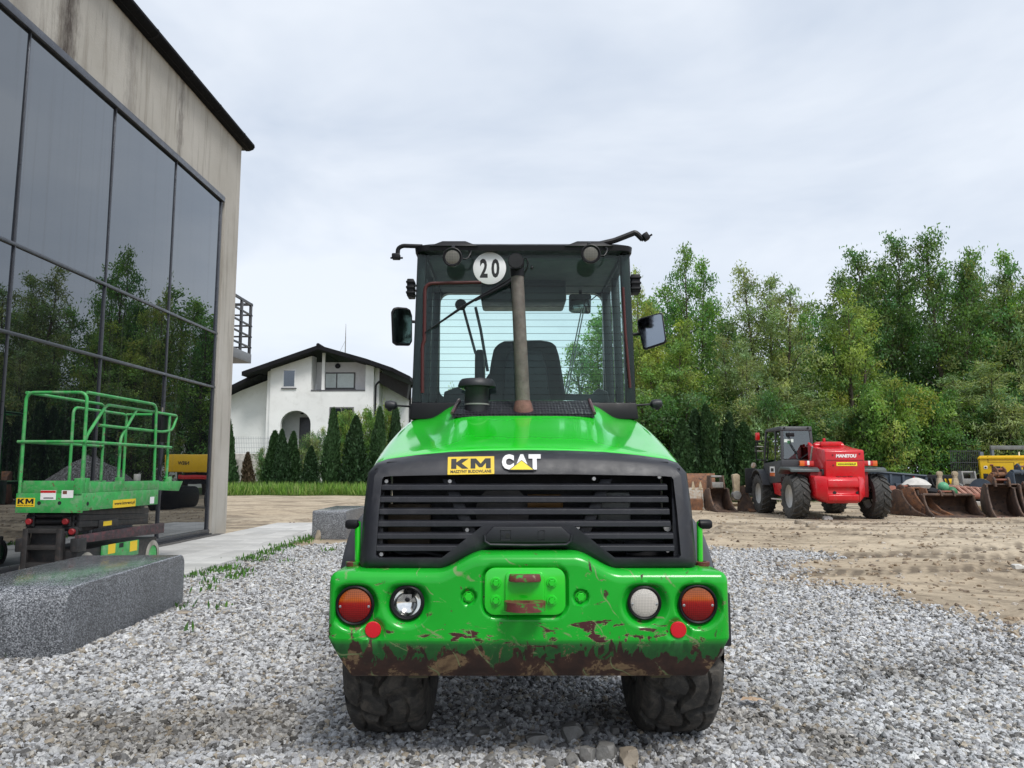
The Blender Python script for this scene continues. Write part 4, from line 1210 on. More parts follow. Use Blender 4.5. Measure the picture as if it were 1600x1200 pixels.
# balcony on the end wall
by0, by1 = cor + .021, PX(389, 555, XW - .12).y
zf = PX(385, 560, XW - .12).z
zt2 = PX(366, 458, XW - .05).z
balc = obj('balcony_slab', MB().box(XW - 2.2, XW - .06, by0, by1, zf - .10, zf + .12), pm('balcony_grey', (.20, .21, .225), .6, var=.1), bld, bevel=.01)
m_rail = pm('railing_grey', (.065, .068, .075), .45, var=.1)
for x, y in ((XW - .10, by1 - .05), (XW - .10, (by0 + by1) / 2), (XW - 1.1, by1 - .05), (XW - 2.1, by1 - .05)):
    obj('rail_post', MB().box(x - .03, x + .03, y - .03, y + .03, zf - .08, zt2), m_rail, balc, bevel=.004)
for k in range(5):
    z = zf + .28 + (zt2 - zf - .28) * k / 4
    h = .03 if k == 4 else .018
    obj('rail_bar', MB().box(XW - .12, XW - .08, by0, by1 + .04, z - h, z + h), m_rail, balc, smooth=0)
    obj('rail_bar', MB().box(XW - 2.1, XW - .07, by1 - .07, by1 - .03, z - h, z + h), m_rail, balc, smooth=0)

# ================================================================== PAVED WALK (setting)
pe = G(300, 899).x
walk = obj('walkway', MB().box(XW + .27, pe + .0, 3.0, 18.9, -.03, .004), m_ground, None, smooth=0)
walk['kind'] = 'structure'
cols_ = 4
wx0 = XW + .28; cw_ = (pe - wx0) / cols_
cache = {}
for i in range(cols_):
    y = 3.0 + (i % 2) * .0
    while y < 18.8:
        ln = .60
        key = 'slab'
        if key not in cache:
            cache[key] = mesh_of(MB().box(-cw_ / 2 + .005, cw_ / 2 - .005, -ln / 2 + .005, ln / 2 - .005, .0045, .045), 'paving_slab', 30, .006, 1)
            cache[key].materials.append(m_paving)
        o = bpy.data.objects.new('paving_slab', cache[key]); link(o, walk)
        o.location = (wx0 + cw_ * (i + .5), y + ln / 2, rnd.uniform(-.004, .003))
        o.rotation_euler = (rnd.uniform(-.003, .003), rnd.uniform(-.003, .003), rnd.uniform(-.004, .004))
        y += ln

# ================================================================== GRANITE BENCHES
def bench(name, label, x0, x1, y0, y1, h, r, rz=0):
    """a long block with rounded upper ends, its profile seen from the side"""
    n = 7; prof = [(y0, 0), (y1, 0)]
    for k in range(n + 1):
        a = PI / 2 * k / n; prof.append((y1 - r * .7 + r * .7 * math.cos(a), h - r * .7 + r * .7 * math.sin(a)))
    for k in range(n + 1):
        a = PI / 2 * (1 + k / n); prof.append((y0 + r + r * math.cos(a), h - r + r * math.sin(a)))
    cx_, cy_ = (x0 + x1) / 2, (y0 + y1) / 2
    mb = MB().prism([(y - cy_, z) for y, z in prof], 'x', x0 - cx_, x1 - cx_)
    o = obj(name, mb, m_granite, None, smooth=40, bevel=.012, seg=3)
    o.location = (cx_, cy_, -.01); o.rotation_euler = (0, 0, rz)
    return tag(o, label, 'bench', 'granite bench blocks beside the paved walk')
bn, bf = G(92, 1030), G(284, 942)
hb_ = PX(284, 868, bf.x).z
ang = math.atan2(bf.x - bn.x, bf.y - bn.y)
xm_ = (bn.x + bf.x) / 2
bench('granite_bench', 'big speckled grey granite bench block in front of the green scissor lift', xm_ - .96, xm_, bn.y, bf.y, hb_ + .02, .16, -ang)
bq = G(537, 843)
bench('granite_bench', 'small speckled granite bench block at the far end of the paved walk', bq.x - .66, bq.x, bq.y, bq.y + 2.2, .56, .05, math.radians(2.0))

# ================================================================== SCISSOR LIFT
SX, SY = -5.06, 8.75
lift = thing('scissor_lift', 'green scissor lift with railed platform parked by the dark glass wall', 'scissor lift', (SX - .4, SY + .9, 0))
def S(px, py, x=SX): return PX(px, py, x)
def SN(px, py, y=SY): return P(px, py, y)
zs0, zs1 = S(131, 801).z, S(131, 754).z          # platform skirt
xl = SN(24, 790).x
ye = S(247, 780).y; yx = S(288, 752).y
zr_top, zr_mid = S(145, 614).z, S(131, 690).z
m_gl = m_greenlift
obj('platform_floor', MB().box(xl + .03, SX - .03, SY + .03, ye, zs0 + .05, zs0 + .12), m_black, lift, smooth=0)
ns = MB().box(xl, SX, SY, SY + .03, zs0, zs0 + .22)
near = obj('near_skirt', ns, m_gl, lift, bevel=.004)
obj('side_skirt', MB().box(SX - .03, SX, SY + .031, ye, zs0 + .02, zs1 - .12), m_gl, lift, bevel=.004)
obj('toe_board', MB().box(SX - .035, SX - .006, SY + .031, ye + .02, zs1 - .118, zs1), m_gl, lift, bevel=.004)
obj('side_skirt', MB().box(xl, xl + .03, SY + .031, ye, zs0 + .02, zs1), m_gl, lift, bevel=.004)
obj('toe_board', MB().box(xl + .04, SX - .04, SY + .05, SY + .07, zs0 + .20, zs1 + .02), m_gl, lift, bevel=.004)
# hinged deck extension
ext = obj('deck_extension', MB().prism([(ye + .02, zs1 - .13), (yx - .12, zs1 - .16), (yx, zs1 - .02), (ye + .02, zs1 - .02)], 'x', SX - .06, SX - .02), m_gl, lift, bevel=.004)
obj('extension_floor', MB().box(xl + .08, SX - .07, ye, yx, zs1 - .06, zs1 - .02), m_gl, ext, smooth=0)
rr = .019
def rail(pts, r=rr, fil=.10, name='guard_rail', par=None):
    return obj(name, MB().tube(fillet(pts, fil, 6), r, 10), m_gl, par or lift, smooth=60)
xi = SX - .025; xo = xl + .025; yn = SY + .02
# near end: hoop, mid bar
rail([V((xo, yn, zs0 + .15)), V((xo, yn, zr_top)), V((xi, yn, zr_top)), V((xi, yn, zs0 + .15))])
rail([V((xo - .05, yn - .02, zr_mid)), V((xi + .03, yn - .02, zr_mid))])
# camera-side long rail: fixed half, brace and sliding half
ya, yb, yc, yd, ye2 = S(150, 640).y, S(196, 700).y, S(247, 640).y, S(273, 640).y, S(287, 640).y
rail([V((xi, yn, zr_top)), V((xi, yc, zr_top - .0)), V((xi, yc + .04, zs1 - .05))], fil=.12)
rail([V((xi, yn, zr_mid)), V((xi, yc + .5, zr_mid))])
rail([V((xi - .045, ya - .06, zs1 - .02)), V((xi - .045, ya - .06, zr_mid + .05)), V((xi - .045, ya + .35, zr_top - .10)), V((xi - .045, yd + .25, zr_top - .10)), V((xi - .045, yd + .1, zr_top - .32)), V((xi - .045, yd - .2, zr_top - .36)), V((xi - .045, ya + .2, zr_top - .36))], fil=.08)
rail([V((xi - .045, yb, zs1 - .02)), V((xi - .045, yb, zr_mid + .08)), V((xi - .045, yb + .35, zr_top - .12))], fil=.08)
rail([V((xi - .045, yd, zs1 - .02)), V((xi - .045, yd, zr_top - .12))])
# far-side rail
rail([V((xo, yn, zr_top)), V((xo, yc, zr_top)), V((xo, yc, zs1))], fil=.12)
rail([V((xo, yn, zr_mid)), V((xo, yc, zr_mid))])
rail([V((xo + .045, yb, zs1)), V((xo + .045, yb, zr_top - .1)), V((xo + .045, yd, zr_top - .1)), V((xo + .045, yd, zs1))], fil=.1)
rail([V((xo + .045, yd, zr_top - .1)), V((xi - .045, yd + .02, zr_top - .1))])
for y in (yn, ya - .06, yb, yd):
    obj('post_socket', MB().box(xi - .07, xi + .02, y - .035, y + .035, zs1 - .13, zs1 + .05), m_gl, lift, bevel=.006)
# control box with cable
p = S(258, 664, xi - .1)
cb = obj('control_box', MB().box(xi - .22, xi - .08, p.y - .16, p.y + .16, S(258, 690).z, S(258, 642).z), m_black, lift, bevel=.012)
obj('joystick', MB().tube([V((xi - .15, p.y, S(258, 642).z)), V((xi - .15, p.y, S(258, 634).z))], .012), m_greysteel, cb)
obj('cable', MB().tube(fillet([V((xi - .1, p.y, S(258, 690).z)), V((xi - .04, p.y - .15, S(236, 720).z)), V((xi - .06, p.y - .2, S(230, 745).z)), V((xi - .04, p.y + .05, S(240, 750).z))], .1), .007), m_black, cb)
p = S(215, 745, xi - .02)
obj('latch', MB().box(xi - .05, xi, p.y - .05, p.y + .05, zs1, zs1 + .09), m_greysteel, lift, bevel=.008)
# stickers on the skirts
def plate(x0, x1, z0, z1, y, mat, par, name='sticker', off=.002):
    return obj(name, MB().box(x0, x1, y - off, y - .0003, z0, z1), mat, par, smooth=0)
def np_(px, py): return SN(px, py)
a, b = np_(25, 792), np_(55, 778)
st = plate(a.x, b.x, a.z, b.z, SY, m_yellow, near)
obj('lettering', block_km((b.x - a.x) * .86, (b.z - a.z) * .58, frame(V(((a.x + b.x) / 2, SY - .0022, a.z + (b.z - a.z) * .62)), (0, -1, 0), (1, 0, 0))), m_blackprint, st, smooth=0)
obj('lettering', text_mb('MASZYNY BUDOWLANE', (b.x - a.x) * .86, (b.z - a.z) * .15, frame(V(((a.x + b.x) / 2, SY - .0022, a.z + (b.z - a.z) * .16)), (0, -1, 0), (1, 0, 0)), bold=.03), m_blackprint, st, smooth=0)
a, b = np_(63, 781), np_(88, 766); st = plate(a.x, b.x, a.z, b.z, SY, m_white, near)
a, b = np_(63.5, 770), np_(87.5, 766.5); plate(a.x, b.x, a.z, b.z, SY - .002, m_redprint, near)
a, b = np_(68, 779), np_(84, 773); obj('print', MB().box(a.x, b.x, SY - .0032, SY - .0022, a.z, a.z + .012), m_blackprint, st, smooth=0)
a, b = np_(96, 778), np_(115, 766); st2 = plate(a.x, b.x, a.z, b.z, SY, m_white, near)
a, b = np_(98, 772), np_(105, 767); obj('print', MB().box(a.x, b.x, SY - .0032, SY - .0022, a.z, b.z), pm('brown_print', (.2, .08, .05), .5), st2, smooth=0)
for px, py in ((61, 786), (93, 786)):
    p = np_(px, py); obj('hole', MB().lathe([(.022, 0), (.022, .001), (.001, .001)], 16, yfacing(V((p.x, SY - .0005, p.z)))), m_dark, near)
p = S(137, 787); obj('hole', MB().lathe([(.024, 0), (.024, .001), (.001, .001)], 16, frame(V((SX + .0005, p.y, p.z)), (1, 0, 0))), m_dark, near)
a, b = S(176, 794), S(212, 779)
st = obj('web_sticker', MB().box(SX + .0003, SX + .002, a.y, b.y, a.z, b.z), m_yellow, lift, smooth=0)
obj('lettering', text_mb('www.kmrent.pl', (b.y - a.y) * .9, (b.z - a.z) * .5, frame(V((SX + .0024, (a.y + b.y) / 2, (a.z + b.z) / 2)), (1, 0, 0), (0, 1, 0)), bold=.03), m_blackprint, st, smooth=0)
a, b = S(234, 787), S(241, 776); obj('sticker', MB().box(SX + .0003, SX + .002, a.y, b.y, a.z, b.z), m_white, lift, smooth=0)
# folded scissor stack: crossed arms between platform and chassis
zc1 = S(131, 835).z
m_arm = pm('black_lift_steel', (.022, .022, .024), .5, var=.3, vs_=6, dirt=(.09, .06, .05), damt=.45)
for k in range(3):
    z0 = zc1 + (zs0 - .03 - zc1) * k / 3; z1 = zc1 + (zs0 - .03 - zc1) * (k + 1) / 3
    for x in (SX - .12, xl + .12):
        for flip in (0, 1):
            ax, bx = (z0, z1) if not flip else (z1, z0)
            xx = x + (.03 if flip else -.03)
            obj('scissor_arm', MB().prism([(SY + .10, ax + .005), (ye - .1, bx + .005), (ye - .1, bx + .075), (SY + .10, ax + .075)], 'x', xx - .02, xx + .02), m_arm, lift, bevel=.006)
    obj('cross_tube', MB().tube([V((xl + .08, SY + .14, (z0 + z1) / 2 + .03)), V((SX - .08, SY + .14, (z0 + z1) / 2 + .03))], .035, 14), m_arm, lift)
for px, py in ((45, 815), (102, 815), (112, 831)):
    p = SN(px, py, SY + .06)
    obj('roller_cap', MB().lathe([(.036, 0), (.036, .03), (.028, .036), (.001, .036)], 18, yfacing(V((p.x, SY + .08, p.z)))), pm('dull_red', (.30, .02, .025), .5, var=.3), lift)
    obj('bracket', MB().box(p.x - .05, p.x + .05, SY + .081, SY + .11, p.z - .055, p.z + .055), m_arm, lift, bevel=.006)
p = S(178, 817)
obj('lock_plate', MB().box(SX - .085, SX - .06, p.y - .22, p.y + .22, p.z - .05, p.z + .045), m_arm, lift, bevel=.006)
obj('sticker', MB().box(SX - .0598, SX - .058, p.y - .13, p.y + .06, p.z - .03, p.z + .025), m_yellow, lift, smooth=0)
# chassis: rail, ladder end, battery tray door, wheels
zt3 = S(131, 838).z
ch = obj('chassis_frame', MB().box(xl + .06, SX - .05, SY + .05, ye + .12, .20, zt3 - .16), m_arm, lift, bevel=.01)
a, b = S(128, 848), S(248, 820)
obj('chassis_rail', MB().prism([(SY + .02, S(131, 848).z), (ye + .25, S(250, 834).z), (ye + .25, S(250, 818).z), (SY + .02, S(131, 836).z)], 'x', SX - .07, SX - .01), pm('scuffed_rail', (.05, .035, .04), .6, var=.4, vs_=8, dirt=(.25, .06, .07), damt=.5, flake=((.2, .2, .2), 14, .66)), lift, bevel=.006)
for s, t in ((32, 36), (85, 95)):
    a, b = SN(s, 900, SY - .10), SN(t, 826, SY - .10)
    obj('ladder_side', MB().box(a.x, a.x + .06, SY - .12, SY - .06, .05, b.z), pm('worn_black_step', (.024, .022, .022), .55, var=.4, vs_=8, dirt=(.12, .075, .06), damt=.35), lift, bevel=.006)
aL_, aR_ = SN(32, 850, SY - .10).x, SN(91, 850, SY - .10).x + .06
for py in (829, 855, 882):
    z = SN(60, py, SY - .1).z
    obj('ladder_step', MB().box(aL_ + .061, aR_ - .061, SY - .115, SY - .03, z - .03, z + .02), pm('worn_black_step', (0, 0, 0)), lift, bevel=.006)
obj('ladder_back', MB().box(aL_ + .061, aR_ - .061, SY - .02, SY + .04, .08, SN(60, 832, SY).z), m_arm, lift, bevel=.006)
for s in (-1, 1):
    x = (aL_ - .10) if s < 0 else (aR_ + .04)
    z = SN(20, 848, SY).z
    obj('outrigger_bracket', MB().box(x, x + .10, SY - .05, SY + .12, z - .10, z + .05), m_arm, lift, bevel=.012)
a, b = S(162, 878), S(219, 843)
dr = obj('battery_door', MB().box(SX - .045, SX - .012, a.y, b.y, a.z, b.z), m_gl, lift, bevel=.006)
for q0, q1 in (((170, 866), (182, 849)), ((204, 862), (216, 844)), ((170, 876), (180, 868))):
    c, d_ = S(*q0), S(*q1); obj('sticker', MB().box(SX - .0118, SX - .010, c.y, d_.y, min(c.z, d_.z), max(c.z, d_.z)), m_yellow, dr, smooth=0)
c = S(191, 852); obj('latch_hole', MB().box(SX - .0118, SX - .0095, c.y - .05, c.y + .05, c.z - .025, c.z + .03), m_dark, dr, smooth=0)
m_lw = pm('dusty_solid_tyre', (.32, .30, .26), .85, var=.25, vs_=8, dirt=(.15, .13, .1), damt=.5)
for x, nx_ in ((SX - .10, 1), (xl + .10, -1)):
    for y in (SY + .25, ye + .02):
        w = obj('wheel', MB().lathe([(.11, -.06), (.19, -.05), (.195, 0), (.19, .05), (.165, .062), (.12, .058)], 28, frame(V((x, y, .195)), (nx_, 0, 0)), False), m_lw, lift)
        obj('hub', MB().lathe([(.12, .05), (.08, .03), (.03, .04), (.001, .04)], 20, frame(V((x, y, .195)), (nx_, 0, 0))), m_gl, w)

# ================================================================== WHITE HOUSE
HY = 56.0
def H(px, py, y=HY): return P(px, py, y)
house = thing('white_house', 'white rendered house with dark gable roof, loggia and arched porch', 'house', (H(501, 740).x, HY, 0))
def hx(px, y=HY): return P(px, 640, y).x
def hz_(py, y=HY): return P(500, py, y).z
m_hwin = glassy('house_window', (.02, .025, .03), .0, (.5, .55, .6), .02)
xa, xb = hx(421), hx(583)
zr = hz_(548); 
# main gable wall with loggia and porch openings: a front skin cut into strips
lx0, lx1, lz0, lz1 = hx(485), hx(570), hz_(609), hz_(557)
ax0, ax1, az1 = hx(439), hx(486), hz_(641)
def roof_z(x):
    """underside of the roof over the front wall"""
    ridge = hx(500.5)
    if x < ridge: return hz_(550) - (ridge - x) * (hz_(550) - hz_(588)) / (ridge - hx(384))
    return hz_(550) - (x - ridge) * (hz_(550) - hz_(581)) / (hx(616) - ridge)
def wall_piece(poly, y0=HY, y1=HY + .35, name='front_wall', mat=m_stucco):
    return obj(name, MB().prism(poly, 'y', y0, y1), mat, house, smooth=0)
ridge = hx(500.5)
wall_piece([(xa, az1 + .02), (lx0, az1 + .02), (lx0, roof_z(lx0) - .05), (xa, roof_z(xa) - .05)])
wall_piece([(lx0 + .002, az1 + .02), (xb, az1 + .02), (xb, lz0), (lx0 + .002, lz0)])
wall_piece([(lx1, lz0 + .002), (xb, lz0 + .002), (xb, roof_z(xb) - .05), (lx1, roof_z(lx1) - .05)])
wall_piece([(xa, 0), (ax0, 0), (ax0, az1 + .018), (xa, az1 + .018)])
wall_piece([(ax1, 0), (xb, 0), (xb, az1 + .018), (ax1, az1 + .018)])
arch = [(ax0 + .002, az1 + .016), (ax1 - .002, az1 + .016)]
zsp = hz_(662)
for k in range(13):
    a = PI * k / 12
    cxm, rxm = (ax0 + ax1) / 2, (ax1 - ax0) / 2 - .004
    arch.append((cxm + rxm * math.cos(a), zsp + (az1 - .02 - zsp) * math.sin(a)))
wall_piece(arch, name='porch_arch')
# recesses
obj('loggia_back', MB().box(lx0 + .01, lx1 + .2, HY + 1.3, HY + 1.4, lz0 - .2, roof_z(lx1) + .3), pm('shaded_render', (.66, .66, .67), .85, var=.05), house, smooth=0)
obj('loggia_side', MB().box(lx0 - .3, lx0 - .002, HY + .351, HY + 1.3, lz0 - .2, roof_z(lx0)), m_stucco, house, smooth=0)
obj('loggia_side', MB().box(lx1 + .2, lx1 + .3, HY + .351, HY + 1.3, lz0 - .2, roof_z(lx1)), m_stucco, house, smooth=0)
obj('loggia_floor', MB().box(lx0, lx1, HY - .04, HY + 1.29, lz0 - .10, lz0 - .002), pm('slate_sill', (.10, .10, .11), .6), house, smooth=0)
obj('loggia_column', MB().box(hx(501), hx(505.5), HY + .05, HY + .25, lz0, roof_z(hx(503)) - .02), m_stucco, house, smooth=0)
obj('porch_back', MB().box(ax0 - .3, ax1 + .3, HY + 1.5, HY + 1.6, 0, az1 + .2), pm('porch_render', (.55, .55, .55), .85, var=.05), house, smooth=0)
dd = obj('front_door', MB().box(hx(459.5), hx(486), HY + 1.44, HY + 1.498, 0, hz_(650)), pm('dark_door', (.03, .03, .033), .4), house, bevel=.02)
obj('door_handle', MB().tube([V((hx(463), HY + 1.40, 1.9)), V((hx(463), HY + 1.40, 2.9))], .03), m_steel, dd)
def hwindow(px0, px1, py0, py1, y=HY, frame_m=m_white, mull=0, gl=m_hwin):
    x0, x1, z0, z1 = hx(px0, y), hx(px1, y), hz_(py1, y), hz_(py0, y)
    o = obj('window', MB().box(x0, x1, y - .05, y - .002, z0, z1), frame_m, house, bevel=.015)
    f = .10
    xs_ = [x0 + f, x1 - f] if not mull else [x0 + f, x0 + (x1 - x0) * mull - f / 2, x0 + (x1 - x0) * mull + f / 2, x1 - f]
    for i in range(0, len(xs_), 2):
        obj('pane', MB().box(xs_[i], xs_[i + 1], y - .056, y - .051, z0 + f, z1 - f), gl, o, smooth=0)
    obj('sill', MB().box(x0 - .06, x1 + .06, y - .12, y - .0, z0 - .07, z0 - .002), pm('slate_sill', (0, 0, 0)), o, smooth=0)
    return o
w1_ = hwindow(440, 461, 577, 606, gl=glassy('curtained_glass', (.12, .15, .20), .5, (.8, .85, .9)))
obj('backing', MB().box(hx(441), hx(460), HY - .0015, HY - .0005, hz_(605), hz_(578)), pm('blue_blind', (.13, .17, .24), .6, var=.3, vs_=2), w1_, smooth=0)
m_pale = pm('pale_blind', (.55, .62, .60), .3, var=.05, coat=.5)
hwindow(506, 554, 582, 608, HY + 1.3, pm('dark_sash', (.10, .10, .10), .5), .40, m_pale)
hwindow(515, 553, 636, 690, HY, pm('dark_sash', (.10, .10, .10), .5), .5, m_hwin)
obj('loggia_lamp', MB().lathe([(.14, 0), (.20, .08), (.12, .16), (.001, .18)], 16, yfacing(H(528, 572, HY + 1.29))), m_black, house)
obj('porch_lamp', MB().lathe([(.10, 0), (.14, .08), (.001, .12)], 12, frame(H(472, 645, HY + .6), (0, 0, -1))), m_black, house)
# wings set back, side wall behind
xw0, xw1 = hx(330, HY + 2), hx(650, HY + 2)
wall_piece([(xw0, 0), (xa - .001, 0), (xa - .001, hz_(584)), (hx(362), hz_(607)), (xw0, hz_(632))], HY + 1.6, HY + 1.9, 'wing_wall')
wall_piece([(xb + .001, 0), (hx(655), 0), (hx(655), hz_(628)), (xb + .001, hz_(590))], HY + 1.6, HY + 1.9, 'wing_wall')
obj('side_wall', MB().box(xa - .34, xa - .001, HY + .351, HY + 1.599, 0, roof_z(xa) - .1), m_stucco, house, smooth=0)
obj('side_wall', MB().box(xb + .001, xb + .34, HY + .351, HY + 1.599, 0, roof_z(xb) - .1), m_stucco, house, smooth=0)
obj('rear_block', MB().box(xw0 + .1, xw1 - .1, HY + 1.91, HY + 11, 0, hz_(632)), m_stucco, house, smooth=0)
# roof: two tiled slopes with a shallow break, deep verge
def slope(pts, th, y0, y1, name='roof_slope'):
    lo = [(x, z) for x, z in pts]; hi = [(x, z + th) for x, z in pts]
    return obj(name, MB().prism(lo + hi[::-1], 'y', y0, y1), m_roof, house, smooth=0)
zrt = hz_(549)
slope([(ridge, zrt), (hx(384), hz_(589.5))], .30, HY - 1.1, HY + 11)
slope([(hx(402), hz_(585)), (hx(362), hz_(605)), (hx(325), hz_(622))], .28, HY + .2, HY + 11)
slope([(ridge + .002, zrt), (hx(575), hz_(570)), (hx(616), hz_(584)), (hx(643), hz_(597))], .30, HY - 1.1, HY + 11)
obj('ridge_cap', MB().tube([V((ridge, HY - 1.12, zrt + .30)), V((ridge, HY + 11.02, zrt + .30))], .14, 10), m_roof, house)
obj('verge_soffit', MB().prism([(xb + .345, hz_(580)), (hx(637), hz_(600)), (hx(634), hz_(622)), (xb + .345, hz_(598))], 'y', HY + .35, HY + 1.59), pm('brown_soffit', (.022, .019, .018), .7, var=.2), house, smooth=0)
for (px, y0) in ((586.5, HY - .08), (636, HY + 1.5)):
    obj('drainpipe', MB().tube(fillet([V((hx(px + 6), y0, hz_(596))), V((hx(px), y0, hz_(602))), V((hx(px), y0, 0))], .3), .075, 10), m_black, house)
an = obj('antenna', MB().tube([V((hx(517), HY + 4, zrt - .2)), V((hx(517), HY + 4, hz_(528, HY + 4))), V((hx(517), HY + 4, hz_(506, HY + 4)))], [.045, .035, .012], 8), m_greysteel, house)
obj('stay_wire', MB().tube([V((hx(517), HY + 4, hz_(532, HY + 4))), V((hx(503), HY + 4, zrt + .1))], .012, 5), m_greysteel, an)

# wire fence on a stone plinth in front of the house
FY = 50.0
fx0, fx1 = P(340, 700, FY).x, P(430, 700, FY).x
zt_f, zb_f = P(400, 684, FY).z, P(400, 709, FY).z
fence = thing('mesh_fence', 'pale wire panel fence on a stone plinth beside the white house', 'fence', ((fx0 + fx1) / 2, FY, 0))
m_wire = pm('galvanised_wire', (.48, .49, .50), .5, .2, var=.1)
obj('stone_plinth', MB().box(fx0, fx1, FY - .12, FY + .12, 0, zb_f), pm('plinth_stone', (.36, .34, .31), .85, var=.45, vs_=3, bump=.9, bs=5), fence, bevel=.03)
nx_ = int((fx1 - fx0) / .11)
for k in range(nx_ + 1):
    x = fx0 + (fx1 - fx0) * k / nx_
    obj('wire', MB().box(x - .011, x + .011, FY - .011, FY + .011, zb_f + .02, zt_f + .08), m_wire, fence, smooth=0)
for k in range(4):
    z = zb_f + .1 + (zt_f - zb_f - .15) * k / 3
    obj('cross_wire', MB().box(fx0, fx1, FY - .028, FY - .012, z - .013, z + .013), m_wire, fence, smooth=0)

# ================================================================== VEGETATION
NPR = np.random.default_rng(11)
def quads_mesh(name, cen, d, nrm, ln, wd, tint, mat, bend=0.0):
    """one leaf-shaped quad per centre"""
    n = len(cen)
    d = d / np.linalg.norm(d, axis=1, keepdims=True)
    s = np.cross(d, nrm); s /= np.maximum(np.linalg.norm(s, axis=1, keepdims=True), 1e-6)
    v = np.empty((n, 4, 3), np.float32)
    ln = ln[:, None]; wd = wd[:, None]
    v[:, 0] = cen - d * ln * .5
    v[:, 1] = cen + s * wd * .5 + d * ln * .05
    v[:, 2] = cen + d * ln * .5
    v[:, 3] = cen - s * wd * .5 + d * ln * .05
    me = bpy.data.meshes.new(name)
    me.vertices.add(n * 4); me.vertices.foreach_set('co', v.ravel())
    me.loops.add(n * 4); me.loops.foreach_set('vertex_index', np.arange(n * 4, dtype=np.int32))
    me.polygons.add(n); me.polygons.foreach_set('loop_start', np.arange(0, n * 4, 4, dtype=np.int32))
    me.polygons.foreach_set('loop_total', np.full(n, 4, np.int32))
    me.update(calc_edges=True)
    a = me.attributes.new('tint', 'FLOAT_COLOR', 'FACE')
    c4 = np.ones((n, 4), np.float32); c4[:, :3] = np.clip(tint * 1.45 * (2.05 if mat.name.startswith('leaves') else (.8 if name == 'weeds' else 1.0)), 0, 1)
    a.data.foreach_set('color', c4.ravel())
    me.materials.append(mat)
    return me
def unit(n):
    a = NPR.normal(size=(n, 3)); return a / np.linalg.norm(a, axis=1, keepdims=True)

def tree_proto(H, R, n_lead, n_br, per, cols, leaf=(.20, .085), droop=.25, low=.10, name='tree', sig=.20):
    """trunk with leaders, limbs and twigs; leaves sit in clumps round the twig ends"""
    mb = MB(); ends = []; 
    lead = []
    for i in range(n_lead):
        az = 2 * PI * i / n_lead + NPR.uniform(-.4, .4)
        sp = R * NPR.uniform(.30, .62) if n_lead > 1 else 0
        hh = H * (1 if i == 0 else NPR.uniform(.74, .97))
        pts = [V((0, 0, -.2))]
        for k in range(1, 9):
            t = k / 8
            pts.append(V((math.cos(az) * sp * t ** .7 + NPR.normal() * .05 * H * .05, math.sin(az) * sp * t ** .7 + NPR.normal() * .05 * H * .05, hh * t)))
        lead.append(pts)
        mb.tube(pts, [max(.015, .017 * H * (1 - .93 * k / 8)) for k in range(9)], 7)
    cen, col = [], []
    for b in range(n_br):
        pts = lead[b % n_lead]
        t = low + (1 - low) * ((b + NPR.uniform()) / n_br) ** .9
        f = t * 8; i = min(7, int(f)); base = pts[i].lerp(pts[i + 1], f - i)
        prof = (.75 + .25 * min(1, t / .3)) * (1 - max(0, t - .58) / .46) ** .62
        Ln = R * max(.16, prof) * NPR.uniform(.60, 1.15)
        az = b * 2.399 + NPR.uniform(-.5, .5); el = math.radians(NPR.uniform(18, 55) + 15 * t)
        dv = V((math.cos(az) * math.cos(el), math.sin(az) * math.cos(el), math.sin(el)))
        tip = base + dv * Ln + V((0, 0, -droop * Ln * .5))
        mid = base.lerp(tip, .5) + V((0, 0, Ln * .10))
        mb.tube([base, mid, tip], [.035 * (1.25 - t), .02, .006], 5)
        shade = NPR.uniform(.75, 1.25); ci = NPR.integers(len(cols)); yel = NPR.uniform(-.15, .2)
        m = max(4, int(Ln * 3.4))
        for k in range(m):
            s = .22 + .78 * (k + NPR.uniform()) / m
            p = (base.lerp(mid, s * 2) if s < .5 else mid.lerp(tip, s * 2 - 1))
            off = V(unit(1)[0]) * Ln * .26 * NPR.uniform(.3, 1.1)
            p2 = p + V((off.x, off.y, off.z * .8 - droop * .25))
            if k % 2 == 0: mb.tube([p, p2], [.010, .004], 3)
            cc = np.array(p2)[None] + NPR.normal(size=(per, 3)) * np.array([[sig, sig, sig * .85]])
            cen.append(cc)
            base_c = np.array(cols[ci]) * shade * NPR.uniform(.8, 1.2)
            base_c = base_c * np.array([1 + yel, 1.0, 1 - yel])
            col.append(base_c[None] * NPR.uniform(.7, 1.35, size=(per, 1)))
    cen = np.concatenate(cen); col = np.concatenate(col); n = len(cen)
    d = unit(n) * .8 + np.array([[0, 0, -.35]]); nr = unit(n) + np.array([[0, 0, .8]])
    me = quads_mesh('crown', cen, d, nr, leaf[0] * NPR.uniform(.6, 1.35, n), leaf[1] * NPR.uniform(.7, 1.3, n), col, m_leaf)
    tm = mesh_of(mb, 'trunk', 50); tm.materials.append(m_bark)
    return me, tm, H, R
GR1 = [(.050, .100, .026), (.066, .118, .030), (.040, .085, .026)]
GR2 = [(.085, .125, .034), (.105, .135, .040), (.066, .108, .032)]
GR3 = [(.030, .066, .022), (.042, .082, .026), (.050, .075, .030)]
GR4 = [(.085, .115, .055), (.070, .100, .046), (.100, .125, .060)]
